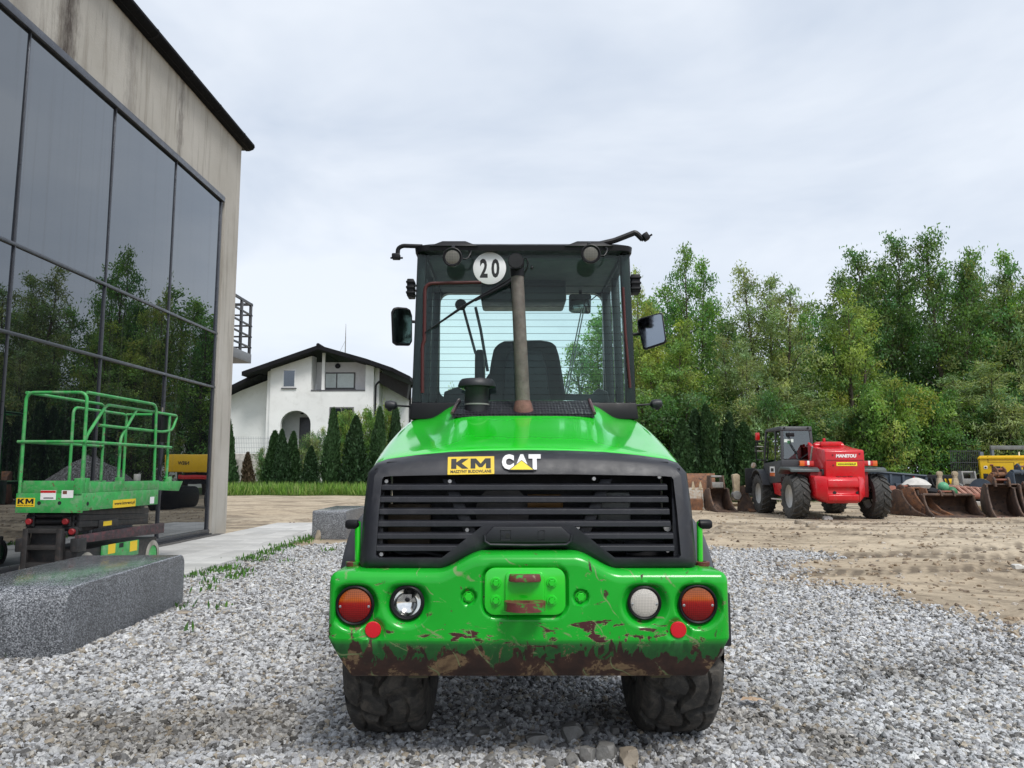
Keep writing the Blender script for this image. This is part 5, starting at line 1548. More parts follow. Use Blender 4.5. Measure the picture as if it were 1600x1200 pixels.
PROTO = [
    tree_proto(12, 2.7, 3, 120, 24, GR1, droop=.15),
    tree_proto(12, 2.9, 4, 130, 24, GR2, droop=.3),
    tree_proto(12, 2.6, 2, 120, 24, GR3, droop=.1),
    tree_proto(12, 2.8, 3, 125, 24, GR4, droop=.45, leaf=(.24, .065)),
    tree_proto(6, 2.5, 5, 90, 26, GR2 + GR1, droop=.35, low=.04),
    tree_proto(6, 2.6, 6, 90, 26, GR4 + GR3, droop=.5, low=.03, leaf=(.24, .065)),
    tree_proto(6, 2.5, 5, 90, 26, GR3, droop=.3, low=.03),
]
def put_tree(k, px, top, hw, Y, label, group, rz=None, name='tree', cat='tree'):
    me, tm, H, R = PROTO[k]
    p = P(px, top, Y); x = p.x; h = p.z; r = hw * 1.12 * Y / 1200
    t = thing(name, label, cat, (x, Y, 0), NPR.uniform(0, 6.28) if rz is None else rz, group, world_coords=False)
    for nm, m in (('trunk', tm), ('crown', me)):
        o = bpy.data.objects.new(nm, m); link(o, t)
    t.scale = (r / R, r / R, h / (H * 1.03))
    return t
GT = 'trees along the yard'
put_tree(0, 935, 478, 62, 41, 'green tree seen through the loader cab window', GT)
put_tree(1, 1008, 418, 42, 39, 'yellowish green tree just behind the silver cab mirror', GT)
put_tree(0, 1078, 388, 52, 40, 'slender pointed tree between the loader cab and the round grey green tree', GT)
put_tree(1, 1040, 500, 62, 37, 'low yellow green tree in front of the slender pointed tree', GT)
put_tree(3, 1198, 410, 68, 38, 'grey green willow like tree standing behind the telehandler cab', GT)
put_tree(3, 1150, 520, 48, 36, 'small grey green tree left of the telehandler cab', GT)
put_tree(0, 1275, 478, 48, 41, 'lower tree filling the gap behind the red telehandler engine cover', GT)
put_tree(2, 1330, 384, 60, 40, 'tall dark tree with a ragged double top behind the telehandler', GT)
put_tree(2, 1392, 362, 56, 41, 'tallest pointed tree above the right telehandler wheel', GT)
put_tree(1, 1320, 460, 58, 37, 'yellowish tree in front of the tall dark double topped tree', GT)
put_tree(2, 1476, 362, 62, 39, 'broad dark tree with a pointed top above the wide rusty bucket', GT)
put_tree(0, 1542, 384, 52, 40, 'light airy tree above the yellow generator corner', GT)
put_tree(3, 1604, 370, 62, 39, 'tall pale tree cut off by the picture edge above the generator', GT)
put_tree(3, 1240, 590, 55, 36, 'bushy grey green tree behind the telehandler boom', GT)
put_tree(3, 1520, 560, 66, 36, 'bushy grey green tree behind the generator', GT)
put_tree(0, 1680, 390, 70, 40, 'tree outside the generator end of the yard', GT)
for i, (px, top, lab) in enumerate(((1020, 450, 'far tree showing through gaps behind the silver cab mirror'), (1130, 470, 'far tree filling the gap before the grey green willow like tree'), (1240, 470, 'far tree behind the willow like tree over the telehandler'),
        (1360, 440, 'far tree behind the tall double topped tree'), (1440, 430, 'far tree between the two tallest pointed trees'), (1530, 440, 'far tree behind the light airy tree'), (1620, 430, 'far tree behind the pale tree at the picture edge'))):
    put_tree((0, 2, 0, 2, 0, 2, 0)[i], px, top, 62, 47, lab, 'back row of trees')
GS = 'bushes under the trees'
for i, (px, top, hw, k, lab) in enumerate((
        (985, 610, 62, 6, 'dark bush under the trees beside the loader cab'),
        (1052, 600, 60, 6, 'dark bush behind the rusty buckets near the loader'),
        (1122, 605, 58, 6, 'dark bush behind the row of small buckets'),
        (1180, 600, 56, 5, 'grey green bush behind the telehandler cab'),
        (1262, 640, 55, 6, 'dark bush behind the telehandler boom pivot'),
        (1330, 620, 58, 5, 'tall grey green bush behind the red engine cover'),
        (1382, 590, 55, 4, 'fresh green bush behind the telehandler tail lamp'),
        (1440, 600, 58, 4, 'bright green bush behind the dark skip'),
        (1500, 630, 60, 6, 'dark bush behind the mesh fence'),
        (1562, 600, 60, 5, 'grey green bush behind the generator'),
        (1625, 620, 60, 6, 'dark bush at the far end of the generator'))):
    put_tree(k, px, top, hw, 34.5 + (i % 3) * .8, lab, GS, name='bush', cat='bush')

# conifers: flat sprays packed round a slim cone
def thuja_proto(H, R, n, col, name):
    u = NPR.uniform(0, 1, n) ** .8; z = H * u
    prof = np.minimum(1, .55 + u * 2.2) * np.clip((1 - u), 0, 1) ** .62
    a = NPR.uniform(0, 2 * PI, n)
    lump = 1 + .16 * np.sin(3 * a + 9 * u) + .12 * np.sin(7 * a - 17 * u)
    r = R * prof * lump * np.sqrt(NPR.uniform(.35, 1.05, n))
    cen = np.stack([r * np.cos(a), r * np.sin(a), z], 1)
    d = np.stack([np.cos(a) * .45, np.sin(a) * .45, np.full(n, 1.0)], 1) + NPR.normal(size=(n, 3)) * .25
    nr = np.stack([np.cos(a), np.sin(a), np.full(n, .2)], 1) + NPR.normal(size=(n, 3)) * .5
    t = np.array(col)[None] * NPR.uniform(.55, 1.5, (n, 1)) * np.array([[1, 1, 1]])
    me = quads_mesh('crown', cen, d, nr, NPR.uniform(.14, .34, n), NPR.uniform(.07, .14, n), t, m_needle)
    tm = mesh_of(MB().tube([(0, 0, -.1), (0, 0, H * .5), (0, 0, H * .9)], [.07, .05, .01], 6), 'trunk', 50); tm.materials.append(m_bark)
    return me, tm, H, R
TH = [thuja_proto(5, .75, 7500, (.030, .066, .024), 'thuja'), thuja_proto(5, .8, 7500, (.024, .052, .022), 'thuja')]
TB = thuja_proto(3, .6, 2500, (.075, .055, .035), 'thuja')
def put_thuja(px, top, hw, Y, label, group, pr):
    me, tm, H, R = pr
    p = P(px, top, Y)
    t = thing('conifer', label, 'conifer', (p.x, Y, 0), NPR.uniform(0, 6), group, world_coords=False)
    for nm, m in (('trunk', tm), ('crown', me)):
        o = bpy.data.objects.new(nm, m); link(o, t)
    r = hw * Y / 1200 * NPR.uniform(1.0, 1.4)
    t.rotation_euler = (NPR.normal() * .025, NPR.normal() * .025, NPR.uniform(0, 6))
    t.scale = (r / R, r / R * NPR.uniform(.85, 1.1), p.z / (H * 1.01))
GC = 'conifers in front of the white house'
for px, top, hw, Y, lab, k in (
        (362, 640, 15, 44, 'dark conifer half hidden by the concrete pier', 0),
        (389, 707, 10, 45, 'small brownish conifer beside the mesh fence', 2),
        (431, 673, 15, 46, 'first of three conifers standing close together under the arched porch', 0),
        (443, 671, 15, 45, 'middle one of three conifers clustered under the arched porch', 1),
        (457, 674, 16, 46, 'third of three conifers clustered under the arched porch', 0),
        (485, 697, 15, 44, 'short conifer between the porch group and the tall pair', 1),
        (520, 637, 19, 45, 'tall conifer in front of the dark house window', 0),
        (555, 650, 19, 44, 'tall conifer near the loader grille corner', 1),
        (592, 636, 16, 46, 'slim dark conifer by the house drainpipe', 0),
        (620, 630, 13, 47, 'slim conifer close to the cab marker lamp', 1)):
    put_thuja(px, top, hw, Y, lab, GC, TB if k == 2 else TH[k])
GD = 'dark conifers behind the scrap buckets'
for i, (px, top, lab) in enumerate(((1066, 655, 'dark conifer nearest the loader in the row behind the buckets'), (1086, 640, 'dark conifer rising above the toothed bucket'), (1112, 632, 'dark conifer above the narrow trenching bucket, tallest of its row'),
        (1140, 645, 'dark conifer above the upright beige shank'), (1163, 660, 'dark conifer nearest the telehandler cab'))):
    put_thuja(px, top, 20, 33.2 + .3 * (i % 2), lab, GD, TH[i % 2])
GB = 'pale bushes in front of the white house'
for px, top, hw, k, lab in ((490, 668, 22, 5, 'pale flowering bush under the arched porch'), (545, 640, 26, 4, 'loose light green bush under the dark house window'),
                            (578, 636, 22, 4, 'light green bush beside the house drainpipe'), (606, 628, 20, 4, 'light green bush next to the cab side'),
                            (415, 700, 18, 6, 'low bush by the stone plinth')):
    put_tree(k, px, top, hw, 47.5, lab, GB, name='bush', cat='bush')
put_tree(4, 716, 603, 24, 44, 'small bush seen through the lower cab window', GB, name='bush', cat='bush')

# white neighbour house behind the right trees
hb2 = P(1105, 640, 58)
nb = thing('neighbour_house', 'pale house with red roof glimpsed between trees behind the buckets', 'house', (hb2.x, 58, 0))
obj('wall', MB().box(hb2.x - 4.5, hb2.x + 4.5, 56, 62, 0, P(1100, 650, 56).z), m_stucco, nb, smooth=0)
obj('roof', MB().prism([(hb2.x - 5, P(1100, 650, 56).z), (hb2.x + 5, P(1100, 650, 56).z), (hb2.x, P(1100, 620, 56).z)], 'y', 55.6, 62.4), m_rustred, nb, smooth=0)
w_ = obj('window', MB().box(hb2.x + 1.0, hb2.x + 2.2, 55.95, 55.999, 2, 3.3), pm('dark_sash', (.1, .1, .1)), nb, smooth=0)
obj('pane', MB().box(hb2.x + 1.1, hb2.x + 2.1, 55.94, 55.949, 2.1, 3.2), m_hwin, w_, smooth=0)

# grass along the hedge, tufts by the paving
def blades(name, pts, hmin, hmax, w, cols):
    n = len(pts)
    h = NPR.uniform(hmin, hmax, n)
    d = np.stack([NPR.normal(size=n) * .28, NPR.normal(size=n) * .28, np.ones(n)], 1)
    dn = d / np.linalg.norm(d, axis=1, keepdims=True)
    cen = pts + dn * h[:, None] * .47
    c = np.array(cols)[NPR.integers(len(cols), size=n)] * NPR.uniform(.7, 1.3, (n, 1))
    me = quads_mesh(name, cen, d, unit(n) * np.array([[1, 1, .2]]), h, np.full(n, w) * NPR.uniform(.6, 1.4, n), c, m_blade)
    o = bpy.data.objects.new(name, me); link(o); o['kind'] = 'stuff'
    return o
n = 22000
xg = NPR.uniform(-22, -3, n); yg_ = 40.8 + NPR.uniform(0, 1, n) ** 1.3 * 8 + .5 * np.sin(xg * 1.7)
GCOL = [(.10, .20, .03), (.14, .24, .045), (.075, .15, .03), (.19, .25, .08)]
hfac = None
blades('tall_grass', np.stack([xg, yg_, np.zeros(n)], 1), .25, .85, .045, GCOL)
n = 9000
xg = NPR.uniform(4, 36, n); yg_ = 32.4 + NPR.uniform(0, 1, n) * 5
blades('undergrowth', np.stack([xg, yg_, np.zeros(n)], 1), .2, .8, .06, [(.05, .09, .025), (.035, .065, .02)])
pts = []
for (px, py, r, n) in ((303, 903, .12, 70), (345, 893, .18, 160), (362, 890, .12, 80), (385, 876, .15, 130), (412, 868, .16, 130), (430, 862, .14, 120), (445, 856, .2, 150), (470, 848, .2, 140), (480, 843, .25, 200),
                       (330, 912, .1, 40), (315, 925, .08, 30), (368, 905, .12, 60), (382, 897, .1, 40), (408, 878, .1, 40), (345, 952, .06, 22), (290, 952, .06, 25), (14, 1024, .06, 30), (290, 990, .03, 10), (515, 862, .1, 50), (440, 880, .1, 30)):
    c = G(px, py); n = int(n * .55)
    q = NPR.normal(size=(n, 2)) * r * .6
    pts.append(np.stack([c.x + q[:, 0], c.y + q[:, 1] * 1.5, np.zeros(n)], 1))
pts = np.concatenate(pts)
wd = blades('weeds', pts, .03, .12, .022, [(.07, .17, .03), (.10, .21, .04), (.05, .13, .025)])

# ================================================================== GRAVEL (loose stones, uncountable)
def gravel():
    N = 240000
    r = np.random.default_rng(3)
    Y = 2.9 + (14.6 - 2.9) * r.uniform(0, 1, N) ** 1.15
    half = .70 * Y + 1.2
    X = r.uniform(-1, 1, N) * np.minimum(half, 8)
    X = X + 0
    pts, tint, scl, rot = [], [], [], []
    pal = np.array([(.60, .61, .63), (.40, .40, .41), (.66, .66, .66), (.22, .215, .21), (.52, .49, .44), (.44, .38, .30), (.13, .125, .12), (.76, .76, .75)])
    pw_ = np.array([.24, .20, .15, .14, .10, .05, .07, .05])
    ci = r.choice(len(pal), N, p=pw_)
    u1 = r.uniform(0, 1, N); u2 = r.uniform(0, 1, N)
    nb_ = bn; nf_ = bf
    for i in range(N):
        x, y = float(X[i]), float(Y[i])
        if x < pe - .03 and y > 7.4: continue
        if x < pe - .25: continue
        if xm_ - 1.0 < x < xm_ + .03 and nb_.y - .02 < y < nf_.y + .02: continue
        m = gravel_mask(x, y)
        if u1[i] > m * 1.15 - .08: 
            continue
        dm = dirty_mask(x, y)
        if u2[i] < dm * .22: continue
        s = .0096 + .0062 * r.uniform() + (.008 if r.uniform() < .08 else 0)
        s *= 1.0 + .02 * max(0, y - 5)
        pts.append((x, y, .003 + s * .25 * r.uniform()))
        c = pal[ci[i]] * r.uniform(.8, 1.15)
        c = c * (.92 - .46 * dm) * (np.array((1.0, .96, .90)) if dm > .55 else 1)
        tint.append(c); scl.append((s * r.uniform(.85, 1.45), s * r.uniform(.75, 1.1), s * r.uniform(.6, .95)))
        rot.append((r.normal() * .45, r.normal() * .45, r.uniform(0, 6.28)))
    # scattered stones and clods on the bare earth
    for i in range(5000):
        y = 6 + 20 * r.uniform() ** 1.0; x = r.uniform(-6, 1) if (y > 15 and r.uniform() < .25) else r.uniform(1.5, .75 * y + 1.5)
        if gravel_mask(x, y) > .6: continue
        s = .012 + .022 * r.uniform() ** 3
        pts.append((x, y, ground_h(x, y) + s * .1))
        c = np.array([(.34, .26, .18), (.28, .21, .14), (.45, .40, .34), (.20, .15, .11)][r.integers(4)]) * r.uniform(.8, 1.2)
        tint.append(c); scl.append((s * 1.3, s, s * .7)); rot.append((r.normal() * .4, r.normal() * .4, r.uniform(0, 6.28)))
    n = len(pts)
    me = bpy.data.meshes.new('gravel')
    me.vertices.add(n); me.vertices.foreach_set('co', np.array(pts, np.float32).ravel())
    a = me.attributes.new('tint', 'FLOAT_COLOR', 'POINT'); c4 = np.ones((n, 4), np.float32); c4[:, :3] = np.array(tint); a.data.foreach_set('color', c4.ravel())
    a = me.attributes.new('scl', 'FLOAT_VECTOR', 'POINT'); a.data.foreach_set('vector', np.array(scl, np.float32).ravel())
    a = me.attributes.new('rot', 'FLOAT_VECTOR', 'POINT'); a.data.foreach_set('vector', np.array(rot, np.float32).ravel())
    o = bpy.data.objects.new('gravel', me); link(o); o['kind'] = 'stuff'
    ng = bpy.data.node_groups.new('stones', 'GeometryNodeTree')
    ng.interface.new_socket('Geometry', in_out='INPUT', socket_type='NodeSocketGeometry')
    ng.interface.new_socket('Geometry', in_out='OUTPUT', socket_type='NodeSocketGeometry')
    nn = ng.nodes.new; lk = ng.links.new
    gi, go = nn('NodeGroupInput'), nn('NodeGroupOutput')
    gti = nn('GeometryNodeGeometryToInstance')
    for k in range(7):
        ico = nn('GeometryNodeMeshIcoSphere'); ico.inputs['Radius'].default_value = 1; ico.inputs['Subdivisions'].default_value = 2
        sp = nn('GeometryNodeSetPosition'); no = nn('ShaderNodeTexNoise'); no.noise_dimensions = '4D'
        no.inputs['Scale'].default_value = 1.05; no.inputs['W'].default_value = 3.7 * k + 1; no.inputs['Detail'].default_value = 1.5
        pos = nn('GeometryNodeInputPosition'); lk(pos.outputs[0], no.inputs['Vector'])
        sub = nn('ShaderNodeVectorMath'); sub.operation = 'SUBTRACT'; lk(no.outputs['Color'], sub.inputs[0]); sub.inputs[1].default_value = (.5, .5, .5)
        mu = nn('ShaderNodeVectorMath'); mu.operation = 'SCALE'; lk(sub.outputs[0], mu.inputs[0]); mu.inputs['Scale'].default_value = 2.1
        lk(ico.outputs[0], sp.inputs['Geometry']); lk(mu.outputs[0], sp.inputs['Offset'])
        ss = nn('GeometryNodeSetShadeSmooth'); ss.inputs['Shade Smooth'].default_value = False
        lk(sp.outputs[0], ss.inputs['Geometry'])
        sm = nn('GeometryNodeSetMaterial'); sm.inputs['Material'].default_value = m_stone
        lk(ss.outputs[0], sm.inputs['Geometry']); lk(sm.outputs[0], gti.inputs[0])
    def attr(nm, ty):
        q = nn('GeometryNodeInputNamedAttribute'); q.data_type = ty; q.inputs['Name'].default_value = nm
        return [s_ for s_ in q.outputs if s_.enabled and s_.name == 'Attribute'][0]
    mtp = nn('GeometryNodeMeshToPoints'); lk(gi.outputs[0], mtp.inputs['Mesh'])
    iop = nn('GeometryNodeInstanceOnPoints'); lk(mtp.outputs[0], iop.inputs['Points']); lk(gti.outputs[0], iop.inputs['Instance'])
    iop.inputs['Pick Instance'].default_value = True
    rv = nn('FunctionNodeRandomValue'); rv.data_type = 'INT'
    [s_ for s_ in rv.inputs if s_.name == 'Max' and s_.enabled][0].default_value = 6
    lk([s_ for s_ in rv.outputs if s_.enabled][0], iop.inputs['Instance Index'])
    lk(attr('rot', 'FLOAT_VECTOR'), iop.inputs['Rotation']); lk(attr('scl', 'FLOAT_VECTOR'), iop.inputs['Scale'])
    lk(iop.outputs[0], go.inputs[0])
    md = o.modifiers.new('stones', 'NODES'); md.node_group = ng
    return n
gravel()

# ================================================================== RED TELEHANDLER
TX, TY = P(1313, 740, 21.8).x, 21.8
tele = thing('telehandler', 'red telehandler with dark grey cab parked in the yard seen from behind', 'telehandler', (TX, TY, 0))
def T(px, py, dy=0.0): return P(px, py, TY + dy)
m_cabgrey = pm('cab_grey_paint', (.052, .054, .060), .5, var=.15, vs_=2)
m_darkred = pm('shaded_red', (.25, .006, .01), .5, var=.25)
# wheels: lathed carcass with chevron lugs
def ag_tyre(R, W):
    mb = MB()
    mb.lathe([(R * .50, -W * .40), (R * .58, -W * .47), (R * .78, -W * .52), (R * .90, -W * .47), (R * .94, -W * .30), (R * .95, 0), (R * .94, W * .30), (R * .90, W * .47), (R * .78, W * .52), (R * .58, W * .47), (R * .50, W * .40)], 48, frame((0, 0, 0), (1, 0, 0), (0, 1, 0)), False)
    n = 18
    for k in range(n):
        for s in (-1, 1):
            a0 = 2 * PI * (k + (.5 if s > 0 else 0)) / n
            A, B = [], []
            for t in (0, .35, .7, 1.0):
                th = a0 + .30 * t
                w = s * W * (.02 + .49 * t); r0 = R * (.93 - .03 * t ** 3); r1 = R * (1.0 - .055 * t ** 3)
                da = .055
                A.append([V((w, r0 * math.cos(th - da * 1.3), r0 * math.sin(th - da * 1.3))), V((w, r1 * math.cos(th - da), r1 * math.sin(th - da))),
                          V((w, r1 * math.cos(th + da), r1 * math.sin(th + da))), V((w, r0 * math.cos(th + da * 1.3), r0 * math.sin(th + da * 1.3)))])
            mb.loft(A)
    return mb
R_T, W_T = .635, .44
ag_me = mesh_of(ag_tyre(R_T, W_T), 'tyre', 35); ag_me.materials.append(m_rubber2)
agr = mesh_of(MB().lathe([(R_T * .53, -.17), (R_T * .52, -.10), (R_T * .40, -.05), (R_T * .30, .02), (R_T * .16, .02), (R_T * .14, -.06), (.001, -.06)], 32, frame((0, 0, 0), (1, 0, 0), (0, 1, 0)), False).lathe([(R_T * .53, .19), (R_T * .50, .17), (R_T * .40, .02)], 32, frame((0, 0, 0), (1, 0, 0), (0, 1, 0)), False), 'rim', 40); agr.materials.append(m_rim)
xlw, xrw = T(1243, 780).x, T(1366, 780).x
for y in (TY, TY + 2.85):
    for x, s in ((xlw, -1), (xrw, 1)):
        w = bpy.data.objects.new('wheel', None); link(w, tele); w.location = (x, y, R_T - .02); w.empty_display_size = .1
        a = bpy.data.objects.new('tyre', ag_me); link(a, w); a.rotation_euler = (PI * 1.5 + y, 0, 0)
        b = bpy.data.objects.new('rim', agr); link(b, w); b.rotation_euler = (0, 0, PI if s > 0 else 0)
for y in (TY, TY + 2.85):
    obj('axle', MB().tube([V((xlw, y, R_T)), V((xlw + .6, y, R_T)), V((xrw - .6, y, R_T)), V((xrw, y, R_T))], [.10, .14, .14, .10], 12), m_dark, tele)
obj('chassis', MB().box(xlw + .35, xrw - .35, TY - .3, TY + 3.3, .50, .95), m_dark, tele, bevel=.03)
# counterweight with step and tow recess
a, b = T(1279, 788, -.95), T(1356, 746, -.95)
cw0, cw1, cz0, cz1 = a.x, b.x, a.z, b.z
prof = [(TY - .40, cz0 + .06), (TY - .86, cz0 + .02), (TY - .98, cz0 + .10), (TY - 1.0, cz0 + .24), (TY - .93, cz0 + .28), (TY - .93, cz0 + .42), (TY - 1.0, cz0 + .46), (TY - .99, cz1 - .08), (TY - .92, cz1), (TY - .40, cz1 + .04)]
obj('rear_counterweight', MB().prism(prof, 'x', cw0 + .26, cw1 - .26), m_redpaint, tele, bevel=.02)
for x0, x1, s in ((cw0, cw0 + .262, -1), (cw1 - .262, cw1, 1)):
    f = lambda x, y, z: V((x, y, z))
    xi_, xo_ = (x1, x0) if s < 0 else (x0, x1)
    inn = [V((xi_, TY - .40, cz0 + .02)), V((xi_, TY - .98, cz0 + .03)), V((xi_, TY - 1.02, cz0 + .2)), V((xi_, TY - 1.0, cz1 - .05)), V((xi_, TY - .92, cz1 + .03)), V((xi_, TY - .40, cz1 + .05))]
    out = [V((xo_, TY - .30, cz0 + .18)), V((xo_, TY - .74, cz0 + .20)), V((xo_, TY - .78, cz0 + .32)), V((xo_, TY - .76, cz1 - .10)), V((xo_, TY - .70, cz1 + .02)), V((xo_, TY - .30, cz1 + .05))]
    obj('weight_cheek', MB().hull2(inn, out), m_redpaint, tele, smooth=45, bevel=.05, seg=3)
for px in (1304, 1340):
    p = T(px, 770, -.94); obj('recess_bolt', MB().lathe([(.045, 0), (.045, .01), (.02, .012), (.001, .012)], 14, yfacing(p)), m_dark, tele)
for px in (1312, 1321, 1330):
    p = T(px, 751, -.9); obj('slot', MB().box(p.x - .05, p.x + .05, TY - .90, TY - .78, cz1 + .021, cz1 + .036), m_dark, tele, smooth=0)
# engine / boom tower cover
a, b = T(1291, 750, -.55), T(1350, 704, -.55)
tw0, tw1, tz0, tz1 = a.x, b.x, a.z - .1, b.z
prof = [(TY - .55, tz0), (TY - .55, tz1 - .02), (TY - .50, tz1 + .02), (TY + .10, tz1 + .09), (TY + .75, tz1 + .20), (TY + .75, tz0)]
tower = obj('tower_cover', MB().prism(prof, 'x', tw0, tw1), m_redpaint, tele, bevel=.025)
sx0, sx1 = T(1272, 740, .2).x, tw0 - .002
obj('tower_cheek', MB().prism([(TY - .40, tz0), (TY - .40, tz0 + .5), (TY + .05, tz1 - .05), (TY + .75, tz1 + .28), (TY + .75, tz0)], 'x', sx0 + .14, sx1), m_redpaint, tele, bevel=.03)
m_seam = pm('dark_red_seam', (.16, .004, .008), .6)
zl_ = T(1320, 719, -.55).z
obj('seam', MB().box(tw0 + .03, tw1 - .03, TY - .556, TY - .549, zl_ - .008, zl_ + .008), m_seam, tower, smooth=0)
for px, py in ((1301, 711), (1343, 709), (1302, 727), (1343, 745), (1302, 746)):
    p = T(px, py, -.552); obj('bolt', MB().lathe([(.022, 0), (.022, .012), (.001, .014)], 8, yfacing(p)), m_seam, tower)
def flat_text(s, px0, px1, py0, py1, dy, mat, par, bold=.05, shear=0.0, name='lettering'):
    a, b = T(px0, py1, dy), T(px1, py0, dy)
    return obj(name, text_mb(s, b.x - a.x, b.z - a.z, frame(V(((a.x + b.x) / 2, a.y - .004, (a.z + b.z) / 2)), (0, -1, 0), (1, 0, 0)), bold=bold, shear=shear), mat, par, smooth=0)
flat_text('MANITOU', 1306, 1338, 709.5, 715, -.552, m_white, tower, .06, .12)
a, b = T(1307, 728, -.552), T(1339, 722, -.552)
st = obj('web_sticker', MB().box(a.x, b.x, TY - .556, TY - .551, a.z, b.z), pm('lemon_print', (.80, .72, .03), .4), tower, smooth=0)
flat_text('www.kmrent.pl', 1309, 1337, 723.3, 727, -.5565, m_blackprint, st, .02)
# boom from the tower pivot forward past the cab
p0 = V(((tw0 + tw1) / 2 - .05, TY + .45, T(1300, 694, .5).z))
bx = p0.x
obj('boom', MB().prism([(TY + .25, p0.z - .34), (TY + .20, p0.z), (TY + .7, p0.z + .08), (TY + 4.4, p0.z - .62), (TY + 4.4, p0.z - 1.0), (TY + .9, p0.z - .42)], 'x', bx - .26, bx + .24), m_redpaint, tele, bevel=.02)
obj('boom_lip', MB().box(bx - .30, bx + .28, TY + .18, TY + .26, p0.z - .06, p0.z + .06), m_redpaint, tele, bevel=.015)
for s in (-1, 1):
    obj('pivot_boss', MB().lathe([(.10, 0), (.10, .12), (.07, .15), (.001, .15)], 18, frame(V((bx + s * .27, TY + .42, p0.z - .06)), (s, 0, 0))), m_redpaint, tele)
obj('lift_ram', MB().tube([V((sx0 + .06, TY + .35, p0.z - .08)), V((sx0 + .04, TY + .55, tz0 + .55))], .045, 12), m_steel, tele)
obj('ram_barrel', MB().tube([V((sx0 + .045, TY + .50, tz0 + .62)), V((sx0 + .03, TY + .7, tz0))], .075, 12), m_redpaint, tele)
obj('lifting_lug', MB().box(bx - .22, bx - .16, TY + .20, TY + .28, p0.z + .06, p0.z + .16), m_redpaint, tele, bevel=.01)
# cab
c0, c1 = T(1221, 720, 1.0), T(1271, 666, 1.0)
cx0, cx1 = c0.x, T(1273, 700, 1.0).x
cz_roof, cz_belt, cz_low = c1.z, T(1240, 718, 1.0).z, T(1200, 756, 1.6).z
cyr, cyf = TY + 1.0, TY + 2.75
def cpost(x0, x1, y0, y1, z0, z1, nm='cab_post'):
    return obj(nm, MB().box(x0, x1, y0, y1, z0, z1), m_cabgrey, tele, bevel=.015)
tin = .07
rear_f = [V((cx0, cyr, cz_belt)), V((cx1, cyr, cz_belt)), V((cx1 - .06, cyr + .06, cz_roof - .10)), V((cx0 + .04, cyr + .06, cz_roof - .10))]
obj('rear_glass', MB().hull2([rear_f[0] + V((.07, .01, .02)), rear_f[1] + V((-.06, .01, .02)), rear_f[2] + V((-.06, .01, -.02)), rear_f[3] + V((.07, .01, -.02))],
                             [rear_f[0] + V((.07, .02, .02)), rear_f[1] + V((-.06, .02, .02)), rear_f[2] + V((-.06, .02, -.02)), rear_f[3] + V((.07, .02, -.02))]), m_teleglass, tele, smooth=0)
def strut(a, b, w, nm='cab_post', m=m_cabgrey):
    d = (b - a).normalized(); 
    M = frame(a, d, (1, 0, 0)); L_ = (b - a).length
    return obj(nm, MB().box(-w, w, -w, w, 0, L_, M), m, tele, bevel=.01)
strut(V((cx0 + .035, cyr + .03, cz_low + .2)), V((cx0 + .07, cyr + .09, cz_roof - .04)), .04)
strut(V((cx1 - .035, cyr + .03, cz_belt - .3)), V((cx1 - .09, cyr + .09, cz_roof - .04)), .04)
strut(V((cx0 + .035, cyr + .62, cz_low + .2)), V((cx0 + .07, cyr + .62, cz_roof - .04)), .035)
strut(V((cx0 + .035, cyf, cz_low + .3)), V((cx0 + .07, cyf - .22, cz_roof - .06)), .04)
strut(V((cx1 - .035, cyf, cz_belt)), V((cx1 - .09, cyf - .22, cz_roof - .06)), .04)
obj('cab_roof', MB().prism([(cyr + .02, cz_roof - .13), (cyr + .05, cz_roof + .0), (cyr + .3, cz_roof + .01), (cyf - .35, cz_roof - .01), (cyf - .1, cz_roof - .10)], 'x', cx0 + .02, cx1 - .04), m_cabgrey, tele, bevel=.03)
for px in (1226, 1263):
    p = T(px, 668.5, .99); obj('roof_cap', MB().lathe([(.03, 0), (.03, .015), (.001, .018)], 12, yfacing(V((p.x, cyr + .028, p.z)))), m_dark, tele)
obj('belt_panel', MB().box(cx0, cx1, cyr - .0, cyr + .06, cz_belt - .32, cz_belt + .0), m_cabgrey, tele, bevel=.015)
dr_ = [(cyr + .10, cz_low + .06), (cyr + .04, cz_belt - .02), (cyf - .02, cz_belt - .10), (cyf - .18, cz_low + .4), (cyf - .62, cz_low)]
door = obj('cab_door', MB().prism(dr_, 'x', cx0 - .012, cx0 + .05), m_cabgrey, tele, bevel=.012)
sg = lambda y0, y1, nm: obj(nm, MB().hull2([V((cx0 + .02, y0, cz_belt + .02)), V((cx0 + .02, y1, cz_belt - .04)), V((cx0 + .055, y1 - .1, cz_roof - .16)), V((cx0 + .055, y0 + .03, cz_roof - .14))],
                                           [V((cx0 + .03, y0, cz_belt + .02)), V((cx0 + .03, y1, cz_belt - .04)), V((cx0 + .065, y1 - .1, cz_roof - .16)), V((cx0 + .065, y0 + .03, cz_roof - .14))]), m_teleglass, tele, smooth=0)
sg(cyr + .12, cyr + .57, 'side_glass'); sg(cyr + .67, cyf - .04, 'side_glass')
obj('front_glass', MB().box(cx0 + .08, cx1 - .08, cyf - .10, cyf - .09, cz_belt - .1, cz_roof - .14), m_teleglass, tele, smooth=0)
obj('right_glass', MB().box(cx1 - .07, cx1 - .06, cyr + .12, cyf - .1, cz_belt, cz_roof - .14), m_teleglass, tele, smooth=0)
obj('cab_floor', MB().box(cx0 + .06, cx1 - .06, cyr + .07, cyf - .12, cz_low, cz_belt - .30), m_dark, tele, smooth=0)
obj('driver_seat', MB().box(cx0 + .28, cx1 - .30, cyr + .35, cyr + .50, cz_belt - .3, cz_belt + .32), m_seat, tele, bevel=.05)
